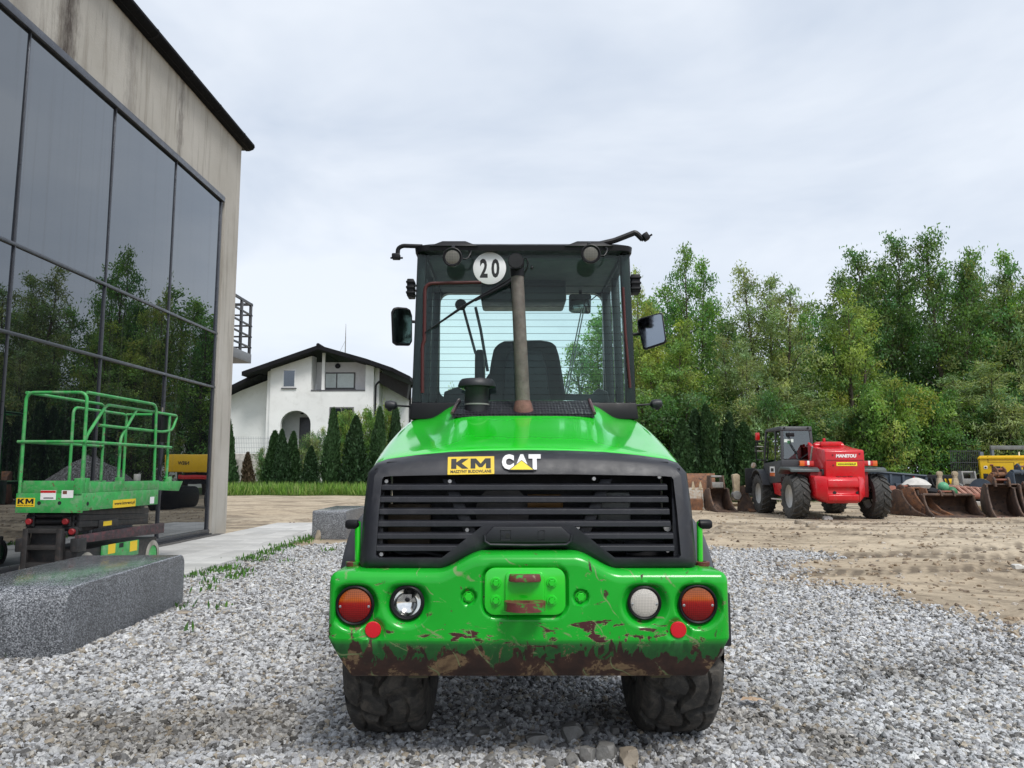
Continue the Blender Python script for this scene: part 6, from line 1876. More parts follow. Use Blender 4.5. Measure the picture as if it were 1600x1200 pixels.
obj('steering_wheel', MB().tube([V((cx0 + .5 + .18 * math.cos(a), cyf - .65 + .12 * math.sin(a), cz_belt + .12 + .10 * math.sin(a))) for a in [2 * PI * k / 20 for k in range(20)]], .018, 6, True), m_black, tele)
a, b = T(1226, 697, 1.02), T(1240, 686, 1.02)
nt = obj('paper_notice', MB().box(a.x, b.x, cyr + .045, cyr + .049, a.z, b.z), pm('paper', (.70, .78, .72), .6), tele, smooth=0)
obj('notice_mark', MB().box(a.x + .09, a.x + .17, cyr + .042, cyr + .0449, a.z + .05, b.z - .05), pm('green_print', (.05, .2, .08), .6), nt, smooth=0)
obj('rear_wiper', MB().tube([T(1233, 680, 1.0), T(1236, 694, .99), T(1246, 710, .97)], .014), m_black, tele)
obj('wiper_motor', MB().box(T(1229, 680, 1.0).x, T(1242, 680, 1.0).x, cyr + .03, cyr + .09, T(1230, 682, 1.0).z, T(1230, 676, 1.0).z), m_black, tele, bevel=.015)
obj('brace', MB().tube([T(1251, 717, .985), T(1272, 703, .985)], .018), m_black, tele)
a, b = PX(1203, 740, cx0 - .02), PX(1210, 725, cx0 - .02)
ds = obj('door_sticker', MB().box(cx0 - .018, cx0 - .013, min(a.y, b.y), max(a.y, b.y), T(1206, 744, 1.9).z, T(1206, 729, 1.9).z), m_white, tele, smooth=0)
zq = T(1206, 744, 1.9).z
obj('sticker_band', MB().box(cx0 - .021, cx0 - .0185, min(a.y, b.y), max(a.y, b.y), zq, zq + .11), m_orange, ds, smooth=0)
obj('sticker_print', MB().box(cx0 - .021, cx0 - .0185, min(a.y, b.y) + .1, max(a.y, b.y) - .1, zq + .14, zq + .24), m_blackprint, ds, smooth=0)
# fenders with lamps
for x0, x1, l0, l1 in ((T(1227, 730).x, tw0 - .12, 1250, 1272), (tw1 + .02, T(1374, 730).x, 1350, 1371)):
    zt_f2 = T(1260, 732, .0).z
    arc = []
    ya_, yb_ = TY - .45, TY + .62
    prof = [(ya_, zt_f2 - .10), (ya_ + .02, zt_f2 - .02), (ya_ + .15, zt_f2 + .03), (yb_ - .15, zt_f2 + .05), (yb_, zt_f2 - .02), (yb_ + .06, zt_f2 - .16), (yb_ - .02, zt_f2 - .12), (yb_ - .2, zt_f2 - .03), (ya_ + .16, zt_f2 - .05)]
    fd = obj('rear_fender', MB().prism(prof, 'x', x0, x1), pm('grey_green_fender', (.07, .085, .085), .4, var=.15), tele, bevel=.015)
    a, b = T(l0, 728, -.35), T(l1, 720, -.35)
    hs = obj('tail_lamp', MB().box(a.x, b.x, TY - .34, TY - .24, a.z, b.z), m_redlens, fd, bevel=.012)
    third = (b.x - a.x) / 3
    ox = a.x if l0 < 1300 else b.x - third
    obj('indicator_lens', MB().box(ox, ox + third, TY - .346, TY - .26, a.z - .004, b.z + .004), m_orange, hs, bevel=.008)
    wx_ = a.x + third * (1.55 if l0 < 1300 else .95)
    obj('white_lens', MB().box(wx_, wx_ + third * .5, TY - .345, TY - .26, a.z + .02, b.z - .0), m_white, hs, bevel=.008)
obj('bracket_box', MB().box(T(1276, 740).x, T(1287, 740).x, TY - .42, TY - .25, T(1280, 742).z, T(1280, 733).z), pm('grey_green_fender', (0, 0, 0)), tele, bevel=.01)
# belly, step, front fender, mirrors
obj('side_step', MB().prism([(TY + .72, .95), (TY + 1.9, .98), (TY + 1.75, .62), (TY + .72, .55)], 'x', cx0 + .0, cx0 + .35), m_redpaint, tele, bevel=.02)
obj('step_bar', MB().box(cx0 - .05, cx0 + .05, TY + .70, TY + 1.95, .46, .50), pm('pale_bar', (.6, .55, .5), .5), tele, bevel=.01)
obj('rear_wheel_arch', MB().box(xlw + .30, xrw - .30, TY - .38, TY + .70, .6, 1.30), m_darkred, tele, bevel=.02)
loops = []
for k in range(9):
    a = math.radians(20 + 120 * k / 8); cy_, cz_ = TY + 2.85, R_T
    o_ = V((0, cy_ - math.cos(a) * .74, cz_ + math.sin(a) * .74)); i_ = V((0, cy_ - math.cos(a) * .70, cz_ + math.sin(a) * .70))
    x0, x1 = xlw - .24, xlw + .22
    loops.append([V((x0, 0, 0)) + i_, V((x1, 0, 0)) + i_, V((x1, 0, 0)) + o_, V((x0, 0, 0)) + o_])
obj('front_fender', MB().loft(loops), m_cabgrey, tele, smooth=50)
ma = T(1185, 735, 3.1)
arm = obj('mirror_arm', MB().tube(fillet([V((cx0, cyf - .1, cz_belt)), V((T(1179, 700, 3.1).x, cyf + .2, cz_belt + .02)), V((T(1179, 700, 3.1).x, cyf + .2, T(1179, 690, 3.1).z)), V((cx0, cyf - .1, T(1190, 690, 3.1).z))], .06), .022), m_black, tele)
a, b = T(1180, 705, 3.1), T(1192, 698, 3.1)
obj('guard_frame', MB().tube([V((a.x, a.y, a.z)), V((b.x, a.y, a.z)), V((b.x, a.y, b.z)), V((a.x, a.y, b.z))], .025, 6, True), m_greysteel, tele)
a, b = T(1181, 688, 3.1), T(1187, 676, 3.1)
obj('warning_lamp', MB().box(a.x, b.x, a.y, a.y + .10, a.z, b.z), m_redlens, tele, bevel=.02)
obj('lamp_post', MB().tube([V(((a.x + b.x) / 2, a.y + .05, a.z)), V(((a.x + b.x) / 2, a.y + .05, a.z - .3))], .02), m_black, tele)
p = T(1180, 728, 3.1); obj('front_lamp', MB().lathe([(.05, 0), (.09, .06), (.09, .10), (.001, .11)], 14, frame(p, (-.8, -.5, .2))), m_whiterust, tele)
obj('front_carriage', MB().box(cx0 - .35, cx0 + .02, TY + 3.5, TY + 3.62, .6, 1.4), m_dark, tele, bevel=.02)

# ================================================================== SCRAP YARD: buckets and attachments
def bucket(label, px0, px1, pyt, pyb, Y, d, mat, rz=0, teeth=0, top='pipe', grp='rusty digger buckets in the yard', name='digger_bucket', group=True, mat2=None):
    a, b = P(px0, pyb, Y), P(px1, pyt, Y)
    w, h = (b.x - a.x), b.z
    mat2 = mat2 or mat
    t = thing(name, label, 'bucket', ((a.x + b.x) / 2, Y, 0), rz, grp, world_coords=False)
    prof = [(-d * .62, .015), (-d * .15, .0), (d * .18, h * .04), (d * .36, h * .20), (d * .42, h * .42), (d * .37, h * .66), (d * .24, h * .86), (d * .06, h * .97)]
    th = .035
    inner_ = []
    for i, (y, z) in enumerate(prof):
        p0 = prof[max(0, i - 1)]; p1 = prof[min(len(prof) - 1, i + 1)]
        dy, dz = p1[0] - p0[0], p1[1] - p0[1]; l = math.hypot(dy, dz)
        inner_.append((y - dz / l * th, z + dy / l * th))
    obj('shell', MB().prism(prof + inner_[::-1], 'x', -w / 2 + .03, w / 2 - .03), mat, t, smooth=40)
    side = prof + [(-d * .06, h * .93), (-d * .10, h * .70), (-d * .20, h * .45), (-d * .36, h * .20)]
    for s in (-1, 1):
        obj('side_plate', MB().prism([(y, z + .003) for y, z in side], 'x', s * (w / 2 - .027) - .027, s * (w / 2 - .027) + .027), mat2, t, bevel=.006)
        edge = [V((s * (w / 2 - .027), y - .01, z)) for y, z in [(-d * .60, .03), (-d * .36, h * .20), (-d * .20, h * .45), (-d * .10, h * .70), (-d * .06, h * .93)]]
        obj('edge_strip', MB().tube(edge, .032, 6), mat2, t)
    obj('cutting_edge', MB().prism([(-d * .70, .0), (-d * .50, .0), (-d * .50, .05), (-d * .69, .018)], 'x', -w / 2, w / 2), mat, t, smooth=0)
    if top == 'pipe':
        obj('top_pipe', MB().tube([V((-w / 2 + .04, 0, h * .94)), V((w / 2 - .04, 0, h * .94))], h * .065, 12), mat, t)
    if top in ('pipe', 'ears'):
        for s in (-1, 1):
            x = s * min(.18, w * .2)
            obj('ear', MB().prism([(-.10, h * .88), (.22, h * .88), (.18, h * 1.10), (.06, h * 1.16), (-.06, h * 1.08)], 'x', x - .025, x + .025), mat2, t, bevel=.006)
        obj('pin', MB().tube([V((-min(.22, w * .24), .06, h * 1.08)), V((min(.22, w * .24), .06, h * 1.08))], .03, 8), m_rustred, t)
    for k in range(teeth):
        x = -w / 2 + .06 + (w - .12) * k / max(1, teeth - 1)
        obj('tooth', MB().hull2([V((x - .05, -d * .66, .0)), V((x + .05, -d * .66, .0)), V((x + .05, -d * .66, .06)), V((x - .05, -d * .66, .06))],
                                [V((x - .025, -d * .66 - .20, .0)), V((x + .025, -d * .66 - .20, .0)), V((x + .025, -d * .66 - .20, .02)), V((x - .025, -d * .66 - .20, .02))]), m_pinkrust, t, smooth=0)
    return t
# left of the telehandler
bucket('large rust brown bucket standing behind the small ones near the loader', 1064, 1116, 738, 786, 28.0, 1.2, m_rustplate, math.radians(165), top='none')
def toothed():
    a, b = P(1071, 796, 25.6), P(1097, 762, 25.6)
    t = thing('toothed_bucket', 'pale rusty bucket tipped up with three teeth pointing skyward', 'bucket', ((a.x + b.x) / 2, 25.6, 0), 0, 'rusty digger buckets in the yard', False)
    w = (b.x - a.x) / 2; h = b.z
    obj('plate', MB().prism([(-.05, 0), (.05, 0), (.10, h), (.02, h)], 'x', -w, w), m_whiterust, t, bevel=.008)
    obj('lower_plate', MB().prism([(-.12, .0), (-.055, .0), (-.055, h * .55), (-.10, h * .5)], 'x', -w * .97, w * .97), m_rustplate, t, bevel=.008)
    for s in (-1, 1):
        obj('side_plate', MB().prism([(-.14, .0), (.45, .0), (.60, h * .5), (.40, h * .85), (.03, h)], 'x', s * w - .03, s * w + .03), m_whiterust, t, bevel=.006)
    for k in (-1, 0, 1):
        x = k * w * .85
        obj('tooth', MB().hull2([V((x - .06, .0, h - .06)), V((x + .06, .0, h - .06)), V((x + .06, .12, h - .06)), V((x - .06, .12, h - .06))], [V((x - .02, .05, h + .20)), V((x + .02, .05, h + .20)), V((x + .02, .08, h + .20)), V((x - .02, .08, h + .20))]), m_beigesteel, t, smooth=0)
toothed()
def framed(label, px0, px1, pyt, pyb, Y, mat, rz=0):
    a, b = P(px0, pyb, Y), P(px1, pyt, Y); w = (b.x - a.x) / 2; h = b.z
    t = bucket(label, px0 + 2, px1 - 2, pyb - (pyb - pyt) * .66, pyb, Y, .95, mat, rz, 0, 'none')
    hh = h * .68
    for s in (-1, 1):
        obj('coupler_cheek', MB().prism([(-.05, hh - .05), (.30, hh - .05), (.26, h), (.04, h)], 'x', s * w * .55 - .025, s * w * .55 + .025), mat, t, bevel=.006)
    obj('pin', MB().tube([V((-w * .6, .12, h * .97)), V((w * .6, .12, h * .97))], .035, 8), m_greysteel, t)
    obj('cross_plate', MB().box(-w * .55, w * .55, .0, .05, hh - .02, hh + .16), m_greysteel, t, bevel=.006)
    return t
framed('narrow rusty trenching bucket with open coupler frame beside the toothed bucket', 1103, 1141, 743, 797, 25.4, m_rustdark, math.radians(14))
def hooked():
    Y = 25.6
    a, b = P(1143, 795, Y), P(1178, 740, Y); cx_ = (a.x + b.x) / 2; h = b.z
    t = thing('ripper_arm', 'rusty blade with a thick beige shank standing upright left of the telehandler', 'attachment', (cx_, Y, 0), 0, None, False)
    obj('shank', MB().prism([(-.38, .35), (-.12, .35), (-.10, h - .06), (-.18, h), (-.34, h - .04), (-.30, h * .6)], 'y', -.10, .10), m_beigesteel, t, bevel=.02)
    obj('knuckle', MB().lathe([(.13, -.14), (.15, -.10), (.15, .10), (.13, .14)], 16, frame((-.22, 0, .52), (0, 1, 0))), m_greysteel, t)
    obj('blade', MB().hull2([V((-.20, -.05, 0)), V((.35, -.35, 0)), V((.02, -.1, .85)), V((-.12, .0, .80))], [V((-.20, .02, 0)), V((.37, -.30, 0)), V((.04, -.05, .85)), V((-.12, .07, .80))]), m_rustdark, t, smooth=0)
    obj('shoe', MB().hull2([V((.05, -.5, 0)), V((.60, -.5, 0)), V((.55, -.1, .18)), V((.1, -.1, .12))], [V((.05, -.5, .03)), V((.60, -.5, .03)), V((.55, -.06, .21)), V((.1, -.06, .15))]), m_rustplate, t, smooth=0)
hooked()
def beam(label, p0, p1, w, h, mat, cat='beam', name='beam', grp=None):
    c = (p0 + p1) / 2; d = (p1 - p0)
    M = frame((0, 0, 0), d, (0, 0, 1) if abs(d.normalized().z) < .8 else (1, 0, 0))
    l = d.length
    o = obj(name, MB().box(-h / 2, h / 2, -w / 2, w / 2, -l / 2, l / 2, M), mat, None, bevel=.008)
    o.location = c
    return tag(o, label, cat, grp)
GW = 'beams lying left of the telehandler'
beam('slanted wooden plank leaning left of the telehandler wheel', P(1152, 770, 26.6), P(1176, 753, 26.6), .14, .10, m_wood, grp=GW)
beam('second wooden plank leaning the other way by the wheel', P(1166, 752, 26.9), P(1182, 766, 26.9), .14, .08, m_wood, grp=GW)
beam('lowest pale beam on the ground left of the telehandler', P(1140, 789, 26.2), P(1180, 789, 26.2), .16, .10, m_wood, grp=GW)
beam('dark beam across the middle of the plank heap', P(1146, 780, 26.4), P(1180, 779, 26.4), .12, .10, m_rustdark, grp=GW)
beam('upper dark beam of the plank heap', P(1150, 772, 26.7), P(1180, 773, 26.7), .12, .10, m_dark, grp=GW)
# right of the telehandler
def skip():
    Y = 26.5
    a, b = P(1368, 792, Y), P(1447, 740, Y)
    t = thing('dark_skip', 'long blue grey steel skip behind the telehandler wheel', 'skip', ((a.x + b.x) / 2, Y, 0), 0, None, False)
    w = (b.x - a.x) / 2; h1, h0 = P(1375, 737, Y).z, P(1447, 744, Y).z
    obj('front_wall', MB().prism([(-w, .55), (w, .45), (w, h0), (-w, h1)], 'y', 0, .05), m_bluegrey, t, smooth=0)
    obj('end_wall', MB().box(w - .05, w, .051, 1.8, .45, h0), m_bluegrey, t, smooth=0)
    obj('end_wall', MB().box(-w, -w + .05, .051, 1.8, .45, h1), m_bluegrey, t, smooth=0)
    obj('back_wall', MB().prism([(-w, .45), (w, .45), (w, h0), (-w, h1)], 'y', 1.801, 1.85), m_bluegrey, t, smooth=0)
    obj('rim', MB().tube([V((-w, -.01, h1)), V((w, -.01, h0))], .04, 8), m_bluegrey, t)
    for k in (-.98, -.38, .1, .55, .97):
        obj('rib', MB().box(k * w - .04, k * w + .04, -.06, -.001, .5, h1 + (h0 - h1) * (k + 1) / 2 - .04), m_bluegrey, t, bevel=.006)
    obj('lower_chute', MB().prism([(-w * .25, .0), (w * .35, .0), (w * .3, .9), (-w * .3, .9)], 'y', -.25, -.061), m_bluegrey, t, bevel=.01)
    obj('skid', MB().box(-w, w * .2, -.10, .3, .38, .448), m_beigesteel, t, smooth=0)
    obj('hose', MB().tube(fillet([V((w * .45, -.1, h0 - .02)), V((w * .6, -.12, h0 - .3)), V((w * .95, -.2, h0 - .75))], .2), .03), m_redprint, t)
    for s in (-.8, 0, .8):
        obj('leg', MB().box(s * w - .08, s * w + .08, .1, .3, 0, .40), m_dark, t, smooth=0)
skip()
p = G(1390, 801)
ro = obj('steel_roller', MB().lathe([(.001, -.22), (.40, -.22), (.43, -.18), (.43, .18), (.40, .22), (.001, .22)], 28, frame((0, 0, 0), (.9, -.45, 0))), m_rustred, None)
ro.location = (p.x, p.y, .42); tag(ro, 'dull red brown steel roller beside the big telehandler wheel', 'roller')
bucket('small curved rusty bucket with its lip forward next to the roller', 1400, 1434, 763, 806, 23.6, 1.5, m_rustdark, math.radians(22), top='ears')
bucket('rusty bucket side on between the roller and the wide ditching bucket', 1417, 1448, 760, 806, 23.4, 1.5, m_rustplate, math.radians(30), top='none')
bucket('wide dark rusty ditching bucket with a pipe along its top', 1443, 1519, 771, 809, 23.0, 1.15, m_rustdark, math.radians(-4), top='pipe')
bucket('big deep rusty bucket with teeth in front of the generator', 1545, 1590, 754, 811, 22.4, 1.35, m_rustdark, math.radians(-16), 5, 'ears')
bucket('rusty bucket cut by the picture edge beyond the deep toothed one', 1588, 1640, 760, 812, 22.2, 1.35, m_rustdark, math.radians(-14), 4, 'ears')
bucket('small orange brown bucket stacked high in front of the yellow generator', 1549, 1581, 738, 785, 26.3, .8, m_rustplate, math.radians(8), top='pipe')
bucket('slate blue bucket hung high at the generator', 1579, 1625, 734, 790, 26.0, .9, m_bluegrey, math.radians(12), top='pipe')
framed('grey quick coupler bucket with red pins between the beige arms and generator', 1500, 1533, 736, 790, 26.8, m_greysteel, 0)
def fork_arm(px, label):
    Y = 25.8; x = P(px, 760, Y).x; h = P(px, 734, Y).z; zl = P(px, 766, Y).z
    t = thing('linkage_arm', label, 'attachment', (x, Y, 0), 0, 'beige linkage arms', False)
    obj('arm', MB().prism([(-.10, 0), (.10, 0), (.09, h * .72), (.05, h * .80), (-.07, h * .80), (-.11, h * .6)], 'y', -.07, .07), m_beigesteel, t, bevel=.015)
    obj('eye', MB().lathe([(.07, -.06), (.09, -.05), (.09, .05), (.07, .06)], 16, frame((0, 0, h * .90), (0, 1, 0))), m_beigesteel, t)
    obj('neck', MB().box(-.05, .06, -.055, .055, h * .78, h * .86), m_beigesteel, t, bevel=.01)
fork_arm(1469, 'first beige linkage arm standing up near the dark skip')
fork_arm(1493, 'second beige linkage arm standing up beside the quick coupler bucket')
def grab():
    Y = 24.6
    a, b = P(1483, 776, Y), P(1540, 757, Y)
    t = thing('ribbed_grab', 'pinkish ribbed steel grab lying behind the wide ditching bucket', 'attachment', ((a.x + b.x) / 2, Y, 0), 0, None, False)
    w = (b.x - a.x) / 2; z0, z1 = a.z, b.z
    prof = [(-.30, z0), (-.34, z0 + .05), (.2, z1), (.26, z1 - .03)]
    obj('plate', MB().hull2([V((-w, y, z)) for y, z in ((.35, z1), (.42, z1 - .04), (-.26, z0 + .0), (-.30, z0 + .05))], [V((w * .55, y, z)) for y, z in ((-.05, z1 - .10), (.02, z1 - .14), (-.30, z0), (-.34, z0 + .05))]), m_pinkrust, t, smooth=0)
    for k in range(6):
        s = k / 5; x0 = -w + 1.55 * w * s
        obj('rib', MB().tube([V((x0, .33 - .38 * s, z1 - .02 - .1 * s)), V((x0 + .10, -.02 - .1 * s, (z0 + z1) / 2 + .08)), V((x0 + .16, -.36, z0 + .04))], .045, 6), m_pinkrust, t)
    obj('lip_pipe', MB().tube([V((-w * .6, -.36, z0 + .02)), V((w * 1.1, -.36, z0 + .02))], .085, 12), m_rustred, t)
    obj('base', MB().box(-w, w, -.2, .3, 0, z0 - .10), m_dark, t, bevel=.02)
grab()
def pipe(label, a, b, r, mat, name='steel_pipe'):
    c = (a + b) / 2
    o = obj(name, MB().tube([a - c, b - c], r, 14), mat, None); o.location = c
    return tag(o, label, 'pipe')
beam('thick pale stone kerb lying under the ribbed grab', P(1508, 786, 24.0), P(1552, 790, 23.6), .30, .16, pm('pale_stone', (.52, .49, .45), .8, var=.2), 'kerb stone', 'kerb_stone')
beam('brown timber under the pale stone kerb', P(1512, 793, 23.8), P(1552, 795, 23.4), .25, .14, m_wood, 'beam', 'timber')
ty = obj('old_tyre', MB().lathe([(.24, -.10), (.40, -.12), (.44, 0), (.40, .12), (.24, .10)], 28, Matrix.Identity(4), True), m_rubber, None)
p = G(1522, 800); ty.location = (p.x, p.y, .12); tag(ty, 'worn black tyre lying flat between the ditching bucket and the toothed bucket', 'tyre')
beam('silver steel profile in front of the generator foot', P(1533, 763, 25.2), P(1562, 763, 25.2), .3, .22, pm('zinc_profile', (.5, .52, .55), .4, .3), 'steel profile', 'steel_profile')
pd = obj('tank_end', MB().lathe([(.001, -.3), (.30, -.28), (.33, -.2), (.33, .3), (.001, .32)], 24, frame((0, 0, 0), (-.5, -.85, 0))), m_bluegrey, None)
p = P(1533, 764, 25.0); pd.location = p; tag(pd, 'dark blue round tank end beside the generator base', 'tank')
st_ = obj('tank_stand', MB().box(-.2, .2, -.2, .2, -p.z, -.2), m_dark, pd, smooth=0)
# black trailer with yellow edge behind
def trailer():
    Y = 28.5
    a, b = P(1447, 790, Y), P(1530, 742, Y)
    t = thing('black_trailer', 'black low trailer with a yellow stripe behind the beige linkage arms', 'trailer', ((a.x + b.x) / 2, Y, 0), 0, None, False)
    w = (b.x - a.x) / 2; h = b.z
    obj('bed', MB().box(-w, w, 0, 2, .55, h), m_black, t, bevel=.03)
    x0, x1 = P(1472, 750, Y).x - (a.x + b.x) / 2, P(1492, 750, Y).x - (a.x + b.x) / 2
    obj('yellow_panel', MB().box(x0 - .1, x1 + .1, -.03, -.001, P(1480, 756, Y).z, P(1480, 748, Y).z), m_yelp, t, bevel=.005)
    for s in (-.6, .1):
        obj('wheel', MB().lathe([(.001, -.12), (.40, -.12), (.45, -.06), (.45, .06), (.40, .12), (.001, .12)], 24, frame((s * w, .2, .45), (0, 1, 0))), m_rubber, t)
    for k in range(5):
        obj('hose', MB().tube(fillet([V((-w * .8 + .15 * k, -.05, h - .1)), V((-w * .75 + .15 * k, -.15, h - .4 - .03 * k)), V((-w * .6 + .13 * k, -.1, .7))], .15), .03), m_dark, t)
trailer()
# heap of small parts on the wide bucket: hose reel, ball, grey sack
p = P(1432, 764, 24.3)
sk = obj('grey_sack', MB().lathe([(.001, 0), (.34, .02), (.40, .14), (.26, .30), (.08, .38), (.001, .39)], 16, Matrix.Translation((0, 0, 0))), pm('sack_cloth', (.55, .53, .49), .9, var=.2, bump=.5, bs=12), None)
sk.location = p; sk.scale = (1.1, .9, .9); tag(sk, 'pale grey sack lying on the scrap behind the small rusty buckets', 'sack')
p = P(1448, 769, 24.3)
hr = obj('rubber_track_piece', MB().tube([V((-.45, 0, 0)), V((-.15, .02, .06)), V((.2, 0, .02)), V((.45, 0, -.05))], .12, 10), m_black, None); hr.location = p
tag(hr, 'black rubber piece draped over the two curved buckets', 'rubber track')
for px, py, r, lab in ((1474, 761, .16, 'light green plastic ball float next to the first linkage arm'), (1487, 769, .17, 'dark green canister behind the wide ditching bucket')):
    p = P(px, py, 24.4)
    o = obj('float' if py < 765 else 'canister', MB().lathe([(r * math.sin(PI * k / 10), -r * math.cos(PI * k / 10)) for k in range(11)], 18), pm('green_plastic' if py < 765 else 'dark_green_plastic', (.10, .36, .19) if py < 765 else (.03, .16, .06), .5), None)
    o.location = p; tag(o, lab, 'float' if py < 765 else 'canister')
crt = obj('scrap_crate', MB().box(-1.1, 1.2, -.3, .6, 0, P(1450, 775, 24.6).z), m_dark, None, bevel=.02); crt.location = (P(1460, 775, 24.6).x, 24.6, 0)
tag(crt, 'low dark steel crate behind the wide ditching bucket', 'crate')
# yellow generator
def generator():
    Y = 28.0
    a, b = P(1533, 764, Y), P(1660, 712, Y)
    t = thing('yellow_generator', 'big yellow generator cabinet behind the buckets at the yard end', 'generator', (a.x, Y, 0), 0, None, False)
    t.rotation_euler = (0, 0, math.radians(-29))
    w = 3.2; z0, z1 = a.z, b.z
    obj('cabinet', MB().prism([(.04, z0), (w, z0), (w, z1), (.0, z1)], 'y', 0, 2.2), m_yelp, t, bevel=.04)
    obj('roof_lip', MB().box(-.03, w, -.04, 2.25, z1 - .12, z1 - .05), m_yelp, t, bevel=.01)
    ax_ = V((math.cos(math.radians(-29)), math.sin(math.radians(-29)), 0)); nn2 = V((-ax_.y, ax_.x, 0))
    def q(px, py):
        d = ray(px, py); o = V((a.x, Y, 0)); k = (o - CO).dot(nn2) / d.dot(nn2); p = CO + d * k
        return V(((p - o).dot(ax_), 0, p.z))
    for (x0, y0, x1, y1), m in (((1550, 728.5, 1563, 738.5), m_dark), ((1537, 740, 1544, 748), m_dark), ((1537.5, 728, 1542.5, 732.5), m_white)):
        c, d = q(x0, y1), q(x1, y0); obj('panel', MB().box(c.x, d.x, -.012, -.001, c.z, d.z), m, t, bevel=.003)
    c, d = q(1538.5, 731.5), q(1541.5, 729); obj('panel_mark', MB().box(c.x, d.x, -.016, -.0125, c.z, d.z), m_blackprint, t, smooth=0)
    m_ys = pm('yellow_seam', (.35, .22, .01), .6)
    for x0, y0, x1, y1 in ((1543, 722.5, 1584, 723), (1584, 723, 1584.5, 733), (1592, 723, 1620, 723.4), (1592, 723, 1592.5, 733), (1543, 713, 1543.4, 722)):
        c, d = q(x0, y1), q(x1, y0); obj('seam', MB().box(c.x, d.x + .01, -.004, -.0005, c.z, d.z + .01), m_ys, t, smooth=0)
    obj('door_latch', MB().tube([q(1547, 726.5) + V((0, -.03, 0)), q(1552, 726.5) + V((0, -.03, 0))], .03), m_rustred, t)
    obj('skid_base', MB().box(0, w, .05, 2.1, 0, z0 - .002), m_dark, t, smooth=0)
    c = q(1594, 711); obj('lifting_pin', MB().tube([c + V((0, .5, -.1)), c + V((0, .5, .12))], .02), m_white, t)
generator()
# mesh fence and lattice beam behind the generator
def mesh_panel_fence():
    Y = 31.0
    a, b = P(1487, 742, Y), P(1531, 700, Y)
    t = thing('dark_mesh_fence', 'dark wire mesh fence panel with post behind the scrap and generator', 'fence', ((a.x + b.x) / 2, Y, 0))
    m = pm('dark_wire', (.05, .055, .06), .6)
    zt_ = P(1500, 703, Y).z
    n = 17
    for k in range(n):
        x = a.x + (b.x - a.x) * k / (n - 1)
        obj('wire', MB().box(x - .008, x + .008, Y - .008, Y + .008, .1, zt_), m, t, smooth=0)
    for k in range(5):
        z = .3 + (zt_ - .35) * k / 4
        obj('cross_wire', MB().box(a.x, b.x, Y - .022, Y - .009, z - .012, z + .012), m, t, smooth=0)
    obj('post', MB().box(b.x - .04, b.x + .10, Y - .06, Y + .06, 0, P(1530, 706, Y).z), pm('slate_post', (.10, .12, .14), .6), t, bevel=.01)
    x1 = P(1660, 700, Y).x
    zt2_ = P(1580, 699, Y).z
    obj('top_beam', MB().box(b.x + .4, x1, Y - .05, Y + .05, zt2_ - .09, zt2_ + .07), pm('grey_beam', (.16, .17, .17), .6, var=.3), t, bevel=.01)
    obj('post', MB().box(x1 - .1, x1, Y - .06, Y + .06, 0, zt2_ - .1), pm('slate_post', (0, 0, 0)), t, bevel=.01)
    obj('post', MB().box(b.x + .42, b.x + .52, Y - .06, Y + .06, 0, zt2_ - .1), pm('slate_post', (0, 0, 0)), t, bevel=.01)
mesh_panel_fence()

# ================================================================== MACHINES SEEN ONLY IN THE GLASS (they stand behind the loader)
def mirrored(px, Y): return (2 * (XW - .05) + (822 - px) / 1200 * Y)
ex_x, ex_y = mirrored(303, 26.0), 26.0
exc = thing('mini_excavator', 'yellow excavator reflected in the dark glass wall behind the scissor lift', 'excavator', (ex_x, ex_y, 0), 0, None, False)
obj('counterweight', MB().prism(rrect(-1.1, 1.1, 0, 1.2, .35), 'z', 1.25, 1.85), m_yelp, exc, bevel=.04)
obj('cab', MB().box(-1.1, -.2, .6, 2.0, 1.3, 2.75), m_black, exc, bevel=.06)
obj('turntable', MB().lathe([(.6, .85), (.6, 1.24), (.001, 1.24)], 20, Matrix.Translation((0, .8, 0))), m_dark, exc)
for s in (-1, 1):
    obj('track', MB().prism(rrect(-.7, 2.3, .0, .75, .36), 'x', s * .95 - .25, s * .95 + .25), m_black, exc, bevel=.02)
obj('stop_lamp', MB().box(-.5, .5, -.02, .02, 1.02, 1.16), m_redlens, exc, bevel=.01)
obj('lettering', text_mb('NEW', .38, .12, frame((.35, -.003, 1.56), (0, -1, 0), (1, 0, 0)), bold=.03), m_blackprint, exc, smooth=0)
hp_ = (mirrored(150, 30.0), 30.0)
heap = MB(); nseg = 28
loops = []
for k in range(8):
    rr_ = 2.6 * (1 - k / 7.0); 
    loops.append([V((rr_ * math.cos(2 * PI * i / nseg) * (1 + .1 * noise.noise(V((i * .4, k * .5, 0)))), rr_ * .9 * math.sin(2 * PI * i / nseg), 1.9 * (k / 7.0) ** .9 - .05 + .08 * noise.noise(V((i * .7, k, 2))))) for i in range(nseg)])
ho = obj('gravel_heap', heap.loft(loops), m_ground, None); ho.location = (hp_[0], hp_[1], 0)
ho.data.attributes.new('gravel', 'FLOAT', 'POINT').data.foreach_set('value', [1.0] * len(ho.data.vertices))
tag(ho, 'grey gravel heap reflected in the glass above the scissor lift platform', 'gravel heap')

